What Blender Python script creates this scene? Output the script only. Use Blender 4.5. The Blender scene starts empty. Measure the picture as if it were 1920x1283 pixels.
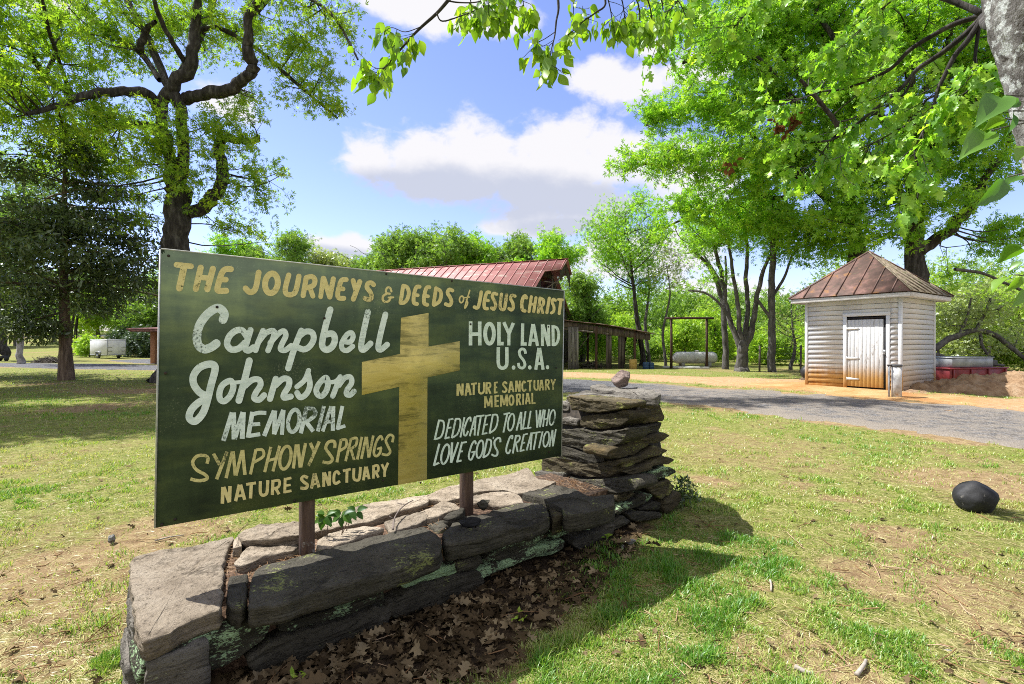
import bpy, math, random
import numpy as np
from mathutils import Vector, noise as mnoise

S = bpy.context.scene
COL = S.collection
R = math.radians
# ---------------------------------------------------------------- camera, sky, sun, exposure
EYE = 1.42
FPX = 940.0                     # focal length in pixels of the 1920 wide photograph
cam_d = bpy.data.cameras.new("camera")
cam_d.sensor_width = 36.0
cam_d.lens = FPX / 1920.0 * 36.0
cam_d.clip_start = 0.05
cam_d.clip_end = 3000.0
cam = bpy.data.objects.new("camera", cam_d)
COL.objects.link(cam)
cam.location = (0, 0, EYE)
cam.rotation_euler = (R(90), 0, 0)
S.camera = cam

SUN_TO = Vector((-1.155, 0.40, 1.80)).normalized()      # direction towards the sun
SUN_EL = math.asin(SUN_TO.z)
SUN_AZ = math.atan2(SUN_TO.x, SUN_TO.y)

def px_dir(px, py):
    v = Vector(((px - 960) / FPX, 1.0, (641.5 - py) / FPX))
    return v.normalized()

def make_world():
    w = bpy.data.worlds.new("World")
    S.world = w
    w.use_nodes = True
    nt = w.node_tree
    N = nt.nodes; L = nt.links
    N.clear()
    out = N.new("ShaderNodeOutputWorld")
    bg = N.new("ShaderNodeBackground")
    bg.inputs["Strength"].default_value = 0.10
    L.new(bg.outputs[0], out.inputs[0])
    sky = N.new("ShaderNodeTexSky")
    sky.sky_type = 'NISHITA'
    sky.sun_disc = False
    sky.sun_elevation = SUN_EL
    sky.sun_rotation = SUN_AZ
    sky.altitude = 200
    sky.air_density = 1.0
    sky.dust_density = 0.25
    sky.ozone_density = 2.0
    geo = N.new("ShaderNodeTexCoord")

    def math_(op, a, b=None, c=None):
        n = N.new("ShaderNodeMath"); n.operation = op
        for i, v in enumerate((a, b, c)):
            if v is None: continue
            if isinstance(v, (int, float)): n.inputs[i].default_value = v
            else: L.new(v, n.inputs[i])
        return n.outputs[0]
    sep = N.new("ShaderNodeSeparateXYZ"); L.new(geo.outputs["Generated"], sep.inputs[0])
    az = math_('ARCTAN2', sep.outputs[0], sep.outputs[1])
    el = math_('ARCSINE', sep.outputs[2])
    # warp of the cloud field
    mp = N.new("ShaderNodeMapping"); L.new(geo.outputs["Generated"], mp.inputs[0])
    mp.inputs["Scale"].default_value = (1, 1, 1.5)
    ns = N.new("ShaderNodeTexNoise"); L.new(mp.outputs[0], ns.inputs["Vector"])
    ns.inputs["Scale"].default_value = 9.0; ns.inputs["Detail"].default_value = 9.0
    ns.inputs["Roughness"].default_value = 0.55
    nl = N.new("ShaderNodeTexNoise"); L.new(mp.outputs[0], nl.inputs["Vector"])
    nl.inputs["Scale"].default_value = 3.0; nl.inputs["Detail"].default_value = 5.0
    nl.inputs["Roughness"].default_value = 0.5

    def field(blobs, soft):
        acc = None
        for (px, py, rx, ry) in blobs:
            d = px_dir(px, py)
            a0 = math.atan2(d.x, d.y); e0 = math.asin(d.z)
            k = 1.0 / math.hypot(FPX, px - 960)
            ra = rx * FPX / (FPX ** 2 + (px - 960) ** 2); re = ry * k
            u = math_('MULTIPLY', math_('SUBTRACT', az, a0), 1 / ra)
            v = math_('MULTIPLY', math_('SUBTRACT', el, e0), 1 / re)
            q = math_('SUBTRACT', 1.0, math_('SQRT', math_('ADD', math_('MULTIPLY', u, u), math_('MULTIPLY', v, v))))
            acc = q if acc is None else math_('SMOOTH_MAX', acc, q, soft)
        return acc
    CL = [(690, 300, 80, 66), (790, 310, 100, 72), (905, 290, 120, 76), (1040, 280, 130, 82), (1150, 300, 120, 80),
          (860, 345, 170, 55), (1010, 350, 190, 70), (1120, 390, 140, 60), (1000, 405, 90, 32), (1290, 330, 160, 90),
          (1120, 140, 90, 42), (1190, 165, 130, 52), (1300, 130, 110, 50), (1230, 90, 60, 22),
          (830, 10, 150, 50), (930, 40, 110, 34), (740, -10, 90, 40), (640, 465, 110, 30), (760, 462, 90, 22),
          (1010, 425, 160, 26), (1200, 480, 200, 70), (1330, 560, 200, 60), (430, 200, 90, 36), (100, 10, 110, 40)]
    f = field(CL, 0.25)
    nf = N.new("ShaderNodeTexNoise"); L.new(mp.outputs[0], nf.inputs["Vector"])
    nf.inputs["Scale"].default_value = 26.0; nf.inputs["Detail"].default_value = 8.0; nf.inputs["Roughness"].default_value = 0.6; nf.inputs["Distortion"].default_value = 0.3
    n3 = math_('SUBTRACT', nf.outputs[0], 0.5)
    n1 = math_('SUBTRACT', ns.outputs[0], 0.5)
    n2 = math_('SUBTRACT', nl.outputs[0], 0.5)
    f = math_('ADD', f, math_('ADD', math_('ADD', math_('MULTIPLY', n1, 1.3), math_('MULTIPLY', n3, 0.85)), math_('MULTIPLY', n2, 0.8)))
    # unseen cloud cover added behind and overhead to whiten the fill light
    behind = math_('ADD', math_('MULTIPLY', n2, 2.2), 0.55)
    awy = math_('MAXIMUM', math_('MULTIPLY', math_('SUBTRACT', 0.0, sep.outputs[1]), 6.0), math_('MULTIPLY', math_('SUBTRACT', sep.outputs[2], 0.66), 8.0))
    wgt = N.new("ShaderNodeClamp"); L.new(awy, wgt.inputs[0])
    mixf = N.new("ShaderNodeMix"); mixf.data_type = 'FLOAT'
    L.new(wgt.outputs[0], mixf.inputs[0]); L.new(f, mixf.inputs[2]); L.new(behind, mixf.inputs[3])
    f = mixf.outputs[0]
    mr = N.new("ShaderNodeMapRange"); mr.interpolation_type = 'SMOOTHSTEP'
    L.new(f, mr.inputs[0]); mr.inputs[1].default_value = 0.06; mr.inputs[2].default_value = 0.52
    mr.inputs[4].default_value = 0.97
    # grey bellies
    SH = [(720, 350, 120, 34), (840, 355, 150, 44), (960, 375, 190, 48), (1100, 380, 150, 40), (1060, 425, 120, 24), (620, 480, 120, 18)]
    g = field(SH, 0.3)
    g = math_('ADD', g, math_('ADD', math_('MULTIPLY', n2, 0.7), math_('ADD', math_('MULTIPLY', n1, 0.8), math_('MULTIPLY', n3, 0.5))))
    ms = N.new("ShaderNodeMapRange"); ms.interpolation_type = 'SMOOTHSTEP'
    L.new(g, ms.inputs[0]); ms.inputs[1].default_value = -0.25; ms.inputs[2].default_value = 0.55
    cc = N.new("ShaderNodeMix"); cc.data_type = 'RGBA'
    L.new(ms.outputs[0], cc.inputs[0])
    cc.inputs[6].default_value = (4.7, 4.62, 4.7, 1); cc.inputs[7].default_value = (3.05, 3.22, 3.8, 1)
    # sky tint
    tint = N.new("ShaderNodeMix"); tint.data_type = 'RGBA'; tint.blend_type = 'MULTIPLY'
    tint.inputs[0].default_value = 1.0
    L.new(sky.outputs[0], tint.inputs[6]); tint.inputs[7].default_value = (1.12, 1.0, 1.24, 1)
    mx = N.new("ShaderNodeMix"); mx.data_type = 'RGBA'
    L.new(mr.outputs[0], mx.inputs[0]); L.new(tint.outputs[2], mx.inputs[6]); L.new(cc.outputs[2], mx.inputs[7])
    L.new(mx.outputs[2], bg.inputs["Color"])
make_world()

sun_d = bpy.data.lights.new("sun", 'SUN')
sun_d.energy = 5.0
sun_d.angle = R(0.5)
sun_d.color = (1.0, 0.975, 0.925)
sun = bpy.data.objects.new("sun", sun_d)
COL.objects.link(sun)
sun.rotation_euler = (-SUN_TO).to_track_quat('-Z', 'Y').to_euler()
sun.location = (-20, 10, 40)

S.view_settings.view_transform = 'Standard'
S.view_settings.look = 'None'
S.view_settings.gamma = 1.0
S.view_settings.use_curve_mapping = False
S.view_settings.exposure = 1.06
S.render.engine = 'CYCLES'
S.cycles.use_denoising = False
S.cycles.filter_width = 1.0
S.cycles.max_bounces = 7
S.cycles.diffuse_bounces = 3
S.cycles.glossy_bounces = 2
S.cycles.transmission_bounces = 5
S.cycles.transparent_max_bounces = 4
S.cycles.sample_clamp_indirect = 6.0
S.cycles.caustics_reflective = False
S.cycles.caustics_refractive = False

# ---------------------------------------------------------------- helpers
def P(px, py, Y):
    """the point seen at photo pixel (px, py) at distance Y"""
    return np.array(((px - 960) / FPX * Y, Y, EYE + (641.5 - py) / FPX * Y))

def ray_plane(px, py, p0, n):
    d = np.array(((px - 960) / FPX, 1.0, (641.5 - py) / FPX)); o = np.array((0, 0, EYE))
    n = np.asarray(n, float)
    t = np.dot(np.asarray(p0, float) - o, n) / np.dot(d, n)
    return o + d * t

WL = {}
def tag(o, label=None, cat=None, group=None, kind=None):
    if label: o['label'] = label
    if cat: o['category'] = cat
    if group: o['group'] = group
    if kind: o['kind'] = kind
    return o

def thing(name, label, cat, loc=(0, 0, 0), group=None):
    o = bpy.data.objects.new(name, None)
    o.empty_display_size = 0.2
    COL.objects.link(o)
    o.location = loc
    WL[o] = np.array(loc, float)
    return tag(o, label, cat, group)

def mesh_np(name, V, F, mat, parent=None, smooth=False, attrs=None, loc=None):
    """V (n,3); F either (m,k) array or list of arrays (all with one k each) or a list of lists"""
    V = np.asarray(V, dtype=np.float64)
    me = bpy.data.meshes.new(name)
    org = np.zeros(3)
    if parent is not None: org = WL[parent]
    elif loc is not None: org = np.array(loc, float)
    Vl = (V - org).astype(np.float32)
    if isinstance(F, np.ndarray):
        fl = [F]
    elif len(F) and isinstance(F[0], np.ndarray) and F[0].ndim == 2:
        fl = [f for f in F if len(f)]
    else:
        byk = {}
        for f in F: byk.setdefault(len(f), []).append(f)
        fl = [np.array(v) for v in byk.values()]
    nf = sum(len(f) for f in fl)
    nl = sum(f.size for f in fl)
    me.vertices.add(len(Vl)); me.vertices.foreach_set("co", Vl.ravel())
    me.loops.add(nl); me.polygons.add(nf)
    li = np.concatenate([f.ravel() for f in fl]).astype(np.int32)
    tot = np.concatenate([np.full(len(f), f.shape[1], np.int32) for f in fl])
    st = np.concatenate(([0], np.cumsum(tot)[:-1])).astype(np.int32)
    me.loops.foreach_set("vertex_index", li)
    me.polygons.foreach_set("loop_start", st)
    me.polygons.foreach_set("loop_total", tot)
    if smooth: me.polygons.foreach_set("use_smooth", np.ones(nf, bool))
    if attrs:
        for k, a in attrs.items():
            at = me.attributes.new(k, 'FLOAT', 'POINT')
            at.data.foreach_set("value", np.asarray(a, np.float32))
    me.update(calc_edges=True)
    me.validate(verbose=False)
    me.materials.append(mat)
    o = bpy.data.objects.new(name, me)
    COL.objects.link(o)
    o.location = org if parent is None else (0, 0, 0)
    if parent is not None: o.parent = parent
    WL[o] = org
    return o

class MB:
    """collects shapes into one mesh"""
    def __init__(s): s.v = []; s.f = []; s.n = 0
    def add(s, V, F):
        V = np.asarray(V, float)
        s.v.append(V); s.f += [[i + s.n for i in f] for f in (F.tolist() if isinstance(F, np.ndarray) else F)]
        s.n += len(V); return s
    def box(s, c, size, ax=None, bev=0.0):
        """box with centre c; ax = 3 axes (rows) or None"""
        a = np.eye(3) if ax is None else np.asarray(ax, float)
        h = np.asarray(size, float) / 2
        if bev > 0:
            b = min(bev, h.min() * 0.9)
            pts = []
            for sx in (-1, 1):
                for sy in (-1, 1):
                    for sz in (-1, 1):
                        k = np.array((sx, sy, sz)) * h
                        pts += [k - np.array((sx * b, 0, 0)) - np.array((0, sy * b, 0)), k - np.array((sx * b, 0, 0)) - np.array((0, 0, sz * b)),
                                k - np.array((0, sy * b, 0)) - np.array((0, 0, sz * b))]
            import bmesh
            bm = bmesh.new()
            for p in pts: bm.verts.new(p)
            bmesh.ops.convex_hull(bm, input=bm.verts)
            bm.verts.index_update()
            V = np.array([v.co[:] for v in bm.verts]); F = [[v.index for v in f.verts] for f in bm.faces]
            bm.free()
            return s.add(V @ a + np.asarray(c), F)
        V = np.array([(x, y, z) for x in (-1, 1) for y in (-1, 1) for z in (-1, 1)]) * h
        F = [[0, 1, 3, 2], [4, 6, 7, 5], [0, 4, 5, 1], [2, 3, 7, 6], [0, 2, 6, 4], [1, 5, 7, 3]]
        return s.add(V @ a + np.asarray(c), F)
    def beam(s, p, q, w, h, up=(0, 0, 1), bev=0.0):
        p = np.asarray(p, float); q = np.asarray(q, float)
        x = q - p; L = np.linalg.norm(x); x /= L
        y = np.cross(up, x)
        if np.linalg.norm(y) < 1e-4: y = np.array((1.0, 0, 0))
        y /= np.linalg.norm(y); z = np.cross(x, y)
        return s.box((p + q) / 2, (L, w, h), (x, y, z), bev)
    def tube(s, pts, rad, n=10, cap=True):
        pts = np.asarray(pts, float)
        rad = np.full(len(pts), rad) if np.isscalar(rad) else np.asarray(rad, float)
        V, F = tubes(pts[None], rad[None], n)
        F = F.tolist()
        if cap:
            k = len(pts)
            F.append(list(range(n))[::-1]); F.append(list(range((k - 1) * n, k * n)))
        return s.add(V, F)
    def prism(s, poly, off):
        """closed polygon (world pts) extruded by vector off"""
        a = np.asarray(poly, float); b = a + np.asarray(off, float); n = len(a)
        F = [list(range(n)), list(range(n, 2 * n))[::-1]] + [[i, i + n, (i + 1) % n + n, (i + 1) % n] for i in range(n)]
        return s.add(np.vstack((a, b)), F)
    def build(s, name, mat, parent=None, smooth=False, loc=None):
        return mesh_np(name, np.vstack(s.v), s.f, mat, parent, smooth, loc=loc)

def nrm(v):
    v = np.asarray(v, float)
    return v / np.maximum(np.linalg.norm(v, axis=-1, keepdims=True), 1e-9)

def tubes(Pt, Rd, n=5):
    """batch of tubes: Pt (N,k,3), Rd (N,k) -> verts, quads"""
    Pt = np.asarray(Pt, float); N, k, _ = Pt.shape
    T = np.zeros_like(Pt)
    T[:, 1:-1] = Pt[:, 2:] - Pt[:, :-2]; T[:, 0] = Pt[:, 1] - Pt[:, 0]; T[:, -1] = Pt[:, -1] - Pt[:, -2]
    T = nrm(T)
    main = nrm(Pt[:, -1] - Pt[:, 0])
    ref = np.where(np.abs(main[:, 2:3]) > 0.8, np.array((1.0, 0.13, 0)), np.array((0.05, 0.1, 1.0)))
    ref = np.repeat(ref[:, None], k, 1)
    A = nrm(np.cross(T, ref)); B = np.cross(T, A)
    th = np.arange(n) / n * 2 * np.pi
    V = Pt[:, :, None] + Rd[:, :, None, None] * (A[:, :, None] * np.cos(th)[None, None, :, None] + B[:, :, None] * np.sin(th)[None, None, :, None])
    V = V.reshape(-1, 3)
    i = np.arange(k - 1)[:, None] * n; j = np.arange(n)[None]; j2 = (j + 1) % n
    q = np.stack((i + j, i + j2, i + n + j2, i + n + j), -1).reshape(-1, 4)
    F = (q[None] + (np.arange(N) * k * n)[:, None, None]).reshape(-1, 4)
    return V, F

def inst(TV, TF, org, ax, bx, scale):
    """instances of a template: x along ax, y along bx, z along their cross"""
    TV = np.asarray(TV, float); N = len(org)
    cx = np.cross(ax, bx)
    sc = np.asarray(scale, float).reshape(N, -1)
    if sc.shape[1] == 1: sc = np.repeat(sc, 3, 1)
    V = org[:, None] + TV[None, :, 0:1] * (ax * sc[:, 0:1])[:, None] + TV[None, :, 1:2] * (bx * sc[:, 1:2])[:, None] + TV[None, :, 2:3] * (cx * sc[:, 2:3])[:, None]
    m = len(TV)
    Fs = []
    for F in (TF if isinstance(TF, list) else [TF]):
        Fs.append((F[None] + (np.arange(N) * m)[:, None, None]).reshape(-1, F.shape[1]))
    return V.reshape(-1, 3), Fs

def rnd_dirs(rg, n):
    return nrm(rg.normal(size=(n, 3)))

def perp(rg, a):
    return nrm(np.cross(a, rnd_dirs(rg, len(a))))

def _hash(ix, iy, seed):
    h = (ix.astype(np.int64) * 374761393 + iy.astype(np.int64) * 668265263 + seed * 144665) & 0x7fffffff
    h = ((h ^ (h >> 13)) * 1274126177) & 0x7fffffff
    return ((h ^ (h >> 16)) & 0xffff) / 65535.0

def vnoise(x, y, seed=0):
    ix = np.floor(x); iy = np.floor(y); fx = x - ix; fy = y - iy
    fx = fx * fx * (3 - 2 * fx); fy = fy * fy * (3 - 2 * fy)
    a = _hash(ix, iy, seed); b = _hash(ix + 1, iy, seed); c = _hash(ix, iy + 1, seed); d = _hash(ix + 1, iy + 1, seed)
    return (a * (1 - fx) + b * fx) * (1 - fy) + (c * (1 - fx) + d * fx) * fy

def fbm(x, y, sc, oct=4, seed=0, rough=0.5):
    x = np.asarray(x, float); y = np.asarray(y, float)
    t = 0; a = 1; n = 0
    for o in range(oct):
        t = t + a * vnoise(x / sc + 17.3 * o, y / sc - 9.1 * o, seed + o); n += a; a *= rough; sc = sc / 2.03
    return t / n

def sstep(a, b, x):
    t = np.clip((np.asarray(x, float) - a) / (b - a), 0, 1)
    return t * t * (3 - 2 * t)

def catmull(pts, sub=6, closed=False):
    p = np.asarray(pts, float); n = len(p)
    if n < 3 and not closed:
        return np.array([p[0] + (p[-1] - p[0]) * t for t in np.linspace(0, 1, sub + 1)])
    out = []
    rng_ = range(n if closed else n - 1)
    for i in rng_:
        if closed: a, b, c, d = p[(i - 1) % n], p[i], p[(i + 1) % n], p[(i + 2) % n]
        else: a, b, c, d = p[max(i - 1, 0)], p[i], p[i + 1], p[min(i + 2, n - 1)]
        for k in range(sub):
            t = k / sub
            out.append(0.5 * ((2 * b) + (c - a) * t + (2 * a - 5 * b + 4 * c - d) * t * t + (3 * b - a - 3 * c + d) * t ** 3))
    if not closed: out.append(p[-1])
    return np.array(out)

# ---------------------------------------------------------------- materials
def new_mat(name):
    m = bpy.data.materials.new(name); m.use_nodes = True
    nt = m.node_tree
    for n in list(nt.nodes): nt.nodes.remove(n)
    return m, nt, nt.nodes, nt.links

def coords(N, L, stretch=(1, 1, 1), kind="Object"):
    tc = N.new("ShaderNodeTexCoord"); mp = N.new("ShaderNodeMapping")
    L.new(tc.outputs[kind], mp.inputs[0]); mp.inputs["Scale"].default_value = stretch
    return mp.outputs[0]

def noise(N, L, vec, scale, detail=5, rough=0.6, dist=0.0):
    n = N.new("ShaderNodeTexNoise"); L.new(vec, n.inputs["Vector"])
    n.inputs["Scale"].default_value = scale; n.inputs["Detail"].default_value = detail
    n.inputs["Roughness"].default_value = rough; n.inputs["Distortion"].default_value = dist
    return n.outputs[0]

def ramp(N, L, fac, stops):
    r = N.new("ShaderNodeValToRGB"); L.new(fac, r.inputs[0])
    e = r.color_ramp.elements
    while len(e) < len(stops): e.new(0.5)
    for i, (p, c) in enumerate(stops):
        e[i].position = p; e[i].color = (*c, 1) if len(c) == 3 else c
    return r.outputs[0]

def mixc(N, L, fac, a, b, mode='MIX'):
    m = N.new("ShaderNodeMix"); m.data_type = 'RGBA'; m.blend_type = mode
    for sock, v in ((0, fac), (6, a), (7, b)):
        if isinstance(v, (int, float)): m.inputs[sock].default_value = v
        elif isinstance(v, tuple): m.inputs[sock].default_value = (*v, 1)
        else: L.new(v, m.inputs[sock])
    return m.outputs[2]

def maprange(N, L, v, a, b, c=0.0, d=1.0):
    m = N.new("ShaderNodeMapRange"); m.interpolation_type = 'SMOOTHSTEP'
    L.new(v, m.inputs[0]); m.inputs[1].default_value = a; m.inputs[2].default_value = b
    m.inputs[3].default_value = c; m.inputs[4].default_value = d
    return m.outputs[0]

def mth(N, L, op, a, b=None):
    n = N.new("ShaderNodeMath"); n.operation = op
    for i, v in enumerate((a, b)):
        if v is None: continue
        if isinstance(v, (int, float)): n.inputs[i].default_value = v
        else: L.new(v, n.inputs[i])
    return n.outputs[0]

def finish(m, N, L, col, rough=0.85, bump=None, bstr=0.3, bdist=0.01, metal=0.0, spec=0.3):
    b = N.new("ShaderNodeBsdfPrincipled"); o = N.new("ShaderNodeOutputMaterial")
    if isinstance(col, tuple): b.inputs["Base Color"].default_value = (*col, 1)
    else: L.new(col, b.inputs["Base Color"])
    b.inputs["Roughness"].default_value = rough
    b.inputs["Metallic"].default_value = metal
    b.inputs["Specular IOR Level"].default_value = spec
    if bump is not None:
        bn = N.new("ShaderNodeBump"); L.new(bump, bn.inputs["Height"])
        bn.inputs["Strength"].default_value = bstr; bn.inputs["Distance"].default_value = bdist
        L.new(bn.outputs[0], b.inputs["Normal"])
    L.new(b.outputs[0], o.inputs[0])
    return m

def mk(name, stops, scale=6, detail=6, rough=0.85, stretch=(1, 1, 1), bump=0.4, bscale=30, bdist=0.01, patch=None, metal=0.0, spec=0.3, dist=0.0):
    """noise-ramp material; patch = list of (colour, scale, lo, hi) layers over it"""
    m, nt, N, L = new_mat(name)
    v = coords(N, L, stretch)
    c = ramp(N, L, noise(N, L, v, scale, detail, 0.62, dist), stops)
    for i, (pc, ps, lo, hi) in enumerate(patch or []):
        w = coords(N, L, (1, 1, 1)); 
        mp = N.new("ShaderNodeMapping"); L.new(w, mp.inputs[0]); mp.inputs["Location"].default_value = (3.7 * (i + 1), -2.1 * i, 1.3 * i)
        c = mixc(N, L, maprange(N, L, noise(N, L, mp.outputs[0], ps, 6, 0.65), lo, hi), c, pc)
    h = noise(N, L, v, bscale, 6, 0.65)
    return finish(m, N, L, c, rough, h if bump else None, bump, bdist, metal, spec)

LEAF_ALBEDO = 1.0
def leaf_mat(name, c0, c1, c2, trans=0.45, boost=(1.15, 1.25, 0.6), gloss=0.06):
    """c0..c2 by the per-leaf attribute «tint»"""
    m, nt, N, L = new_mat(name)
    at = N.new("ShaderNodeAttribute"); at.attribute_name = "tint"
    c0, c1, c2 = [tuple(LEAF_ALBEDO * x for x in q) for q in (c0, c1, c2)]
    c = ramp(N, L, at.outputs["Fac"], [(0.0, c0), (0.5, c1), (1.0, c2)])
    d = N.new("ShaderNodeBsdfDiffuse"); L.new(c, d.inputs[0])
    t = N.new("ShaderNodeBsdfTranslucent"); L.new(mixc(N, L, 1.0, c, boost, 'MULTIPLY'), t.inputs[0])
    mx = N.new("ShaderNodeMixShader"); mx.inputs[0].default_value = trans
    L.new(d.outputs[0], mx.inputs[1]); L.new(t.outputs[0], mx.inputs[2])
    g = N.new("ShaderNodeBsdfGlossy"); g.inputs["Roughness"].default_value = 0.42; g.inputs[0].default_value = (0.9, 0.95, 1, 1)
    m2 = N.new("ShaderNodeMixShader"); m2.inputs[0].default_value = gloss
    L.new(mx.outputs[0], m2.inputs[1]); L.new(g.outputs[0], m2.inputs[2])
    o = N.new("ShaderNodeOutputMaterial"); L.new(m2.outputs[0], o.inputs[0])
    return m
# ---------------------------------------------------------------- terrain
def gh(x, y):
    x = np.asarray(x, float); y = np.asarray(y, float)
    z = 0.20 * np.exp(-((x - 11.0) / 4.6) ** 2 - ((y - 14.8) / 4.2) ** 2)
    z = z + 3.4 * sstep(52, 120, y) * sstep(4, -18, x)
    z = z - 0.24 * sstep(30, 46, y) * sstep(-8, -20, x) * (1 - sstep(54, 70, y))
    z = z + 1.2 * sstep(70, 160, y)
    far = sstep(3.2, 9, np.hypot(x, y - 2))
    z = z + (fbm(x, y, 4.5, 3, 11) - 0.5) * 0.10 * far
    z = z + (fbm(x, y, 0.7, 3, 5) - 0.5) * 0.022 * sstep(45, 25, y)
    return z

def G(px, py):
    """ground point under a photo pixel"""
    d = np.array(((px - 960) / FPX, 1.0, (641.5 - py) / FPX))
    t = 1.0
    for _ in range(60):
        z = EYE + d[2] * t
        e = z - float(gh(d[0] * t, t))
        if d[2] >= -1e-4: break
        t2 = (EYE - float(gh(d[0] * t, t))) / -d[2]
        if abs(t2 - t) < 1e-4: break
        t = 0.5 * t + 0.5 * t2
    return np.array((d[0] * t, t, float(gh(d[0] * t, t))))

# frame of the sign and the wall: s along it, t towards the camera
SD = np.array((0.788, 0.6157, 0.0)); SN = np.array((0.6157, -0.788, 0.0))
R0 = np.array((-1.55, 2.197, 0.0))
def W(s, t, z): return R0 + SD * s + SN * t + np.array((0, 0, z))
def st_of(x, y):
    dx = np.asarray(x) - R0[0]; dy = np.asarray(y) - R0[1]
    return dx * SD[0] + dy * SD[1], dx * SN[0] + dy * SN[1]

def seg_dist(x, y, line):
    """distance to a polyline with (x, y, half width) points, minus the half width"""
    best = np.full(np.shape(x), 1e9)
    for (x0, y0, w0), (x1, y1, w1) in zip(line[:-1], line[1:]):
        dx, dy = x1 - x0, y1 - y0
        t = np.clip(((x - x0) * dx + (y - y0) * dy) / (dx * dx + dy * dy), 0, 1)
        d = np.hypot(x - x0 - t * dx, y - y0 - t * dy) - (w0 + (w1 - w0) * t)
        best = np.minimum(best, d)
    return best

ROAD = [(20.0, 1.6, 2.2), (11.6, 5.9, 2.3), (8.3, 8.5, 2.3), (5.9, 11.9, 1.85), (3.5, 15.2, 1.85), (0.0, 18.3, 2.1), (-5, 21.6, 2.0), (-11, 24.6, 1.9), (-20, 27.6, 2.0), (-30, 31.0, 2.3), (-48, 36, 2.4)]
SPUR = [(-14, 25.8, 1.6), (-19, 31, 1.8), (-26, 38, 2.2), (-34, 46, 2.4)]
FARROAD = [(-95, 92, 2.2), (-75, 96, 2.4), (-55, 101, 2.4), (-35, 110, 2.4)]

def zones(x, y):
    x = np.asarray(x, float); y = np.asarray(y, float)
    n1 = fbm(x, y, 1.5, 4, 3); n2 = fbm(x, y, 0.42, 4, 8); n3 = fbm(x, y, 4.0, 3, 21)
    # clay: the bare orange yard round the little house
    clay = np.zeros(np.shape(x))
    line = [(2.0, 22.4, 1.0), (6.0, 19.4, 1.6), (8.0, 16.2, 1.9), (8.6, 13.6, 1.3), (9.2, 11.8, 0.7), (11.0, 10.6, 1.1), (14, 10.2, 2.2)]
    d = seg_dist(x, y, line) + (n1 - 0.5) * 1.6 + (n2 - 0.5) * 0.8
    clay = sstep(0.45, -0.5, d)
    # litter: mulch in front of the wall
    s, t = st_of(x, y)
    lw = np.interp(s, [-1.2, -0.3, 0.6, 1.4, 2.0, 2.6, 3.2], [0.62, 0.86, 0.95, 0.85, 0.72, 0.55, 0.30])
    lit = sstep(0.10, -0.10, t - lw + (n1 - 0.5) * 0.5 + (n2 - 0.5) * 0.25) * sstep(-0.75, -0.65, t) * sstep(-0.05, 0.35, s + (n2 - 0.5) * 0.5) * sstep(3.35, 2.9, s)
    # bare patches in the lawn (world spots read off the photograph)
    bare = 0.75 * sstep(0.60, 0.71, n1 * 0.55 + n2 * 0.45)
    for (bx, by, br) in BARE:
        dd = np.hypot(x - bx, (y - by)) / br + (n2 - 0.5) * 1.9 + (n1 - 0.5) * 1.2
        bare = np.maximum(bare, 0.82 * sstep(1.2, 0.30, dd))
    near_wall = sstep(0.55, 0.0, np.abs(t + 0.75) + (n2 - 0.5) * 0.5) * sstep(-0.8, -0.2, s) * sstep(3.4, 3.0, s)
    bare = np.maximum(bare, near_wall * 0.7)
    thin = np.clip(0.75 + 0.9 * (n3 - 0.5) + 1.5 * (n1 - 0.5), 0.42, 1)
    left = sstep(-0.9, -2.4, x - (y - 3.0) * 0.5) * sstep(12, 7, y)
    thin = np.clip(thin - 0.10 * left, 0.3, 1)
    lush = sstep(0.15, -0.25, np.hypot((s - 2.65) / 1.0, (t - 0.86) / 0.55) - 1 + (n2 - 0.5) * 0.7)
    lush = np.maximum(lush, sstep(0.2, -0.2, np.hypot((s - 1.55) / 0.75, (t - 1.25) / 0.26) - 1 + (n2 - 0.5) * 0.7))
    grass = thin * (1 - 0.93 * bare)
    grass = np.maximum(grass, lush * 0.95)
    grass = grass * (1 - clay) * (1 - lit * (1 - 0.6 * lush))
    rd = np.minimum(np.minimum(seg_dist(x, y, ROAD), seg_dist(x, y, SPUR)), seg_dist(x, y, FARROAD))
    grass = grass * sstep(-0.1, 0.25, rd + (n2 - 0.5) * 0.7)
    return grass, clay, lit, bare, lush

BARE = []
for px, py, br in [(1690, 1085, 0.42), (1840, 905, 0.75), (1350, 905, 0.55), (1320, 1000, 0.3), (60, 1075, 0.33), (330, 985, 0.45), (120, 1230, 0.25), (30, 1230, 0.3),
                   (1330, 1200, 0.22), (1560, 1245, 0.2), (1520, 1100, 0.15), (1870, 1210, 0.25), (1010, 1270, 0.2), (470, 940, 0.6), (1660, 1000, 0.22), (90, 720, 1.2), (250, 735, 1.6), (120, 770, 1.0)]:
    g = G(px, py); BARE.append((g[0], g[1], br))

def graded(a, fine, b, d_in, lo, hi, grow=1.12):
    inner = np.arange(a, b + d_in * 0.5, d_in)
    up = []; d = d_in; v = inner[-1]
    while v < hi: d = min(d * grow, 40); v += d; up.append(v)
    dn = []; d = d_in; v = inner[0]
    while v > lo: d = min(d * grow, 40); v -= d; dn.append(v)
    return np.array(dn[::-1] + list(inner) + up)

def grid_mesh(xs, ys):
    X, Y = np.meshgrid(xs, ys)
    nx, ny = len(xs), len(ys)
    i = np.arange(ny - 1)[:, None] * nx + np.arange(nx - 1)[None]
    F = np.stack((i, i + 1, i + nx + 1, i + nx), -1).reshape(-1, 4)
    return X.ravel(), Y.ravel(), F

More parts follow.
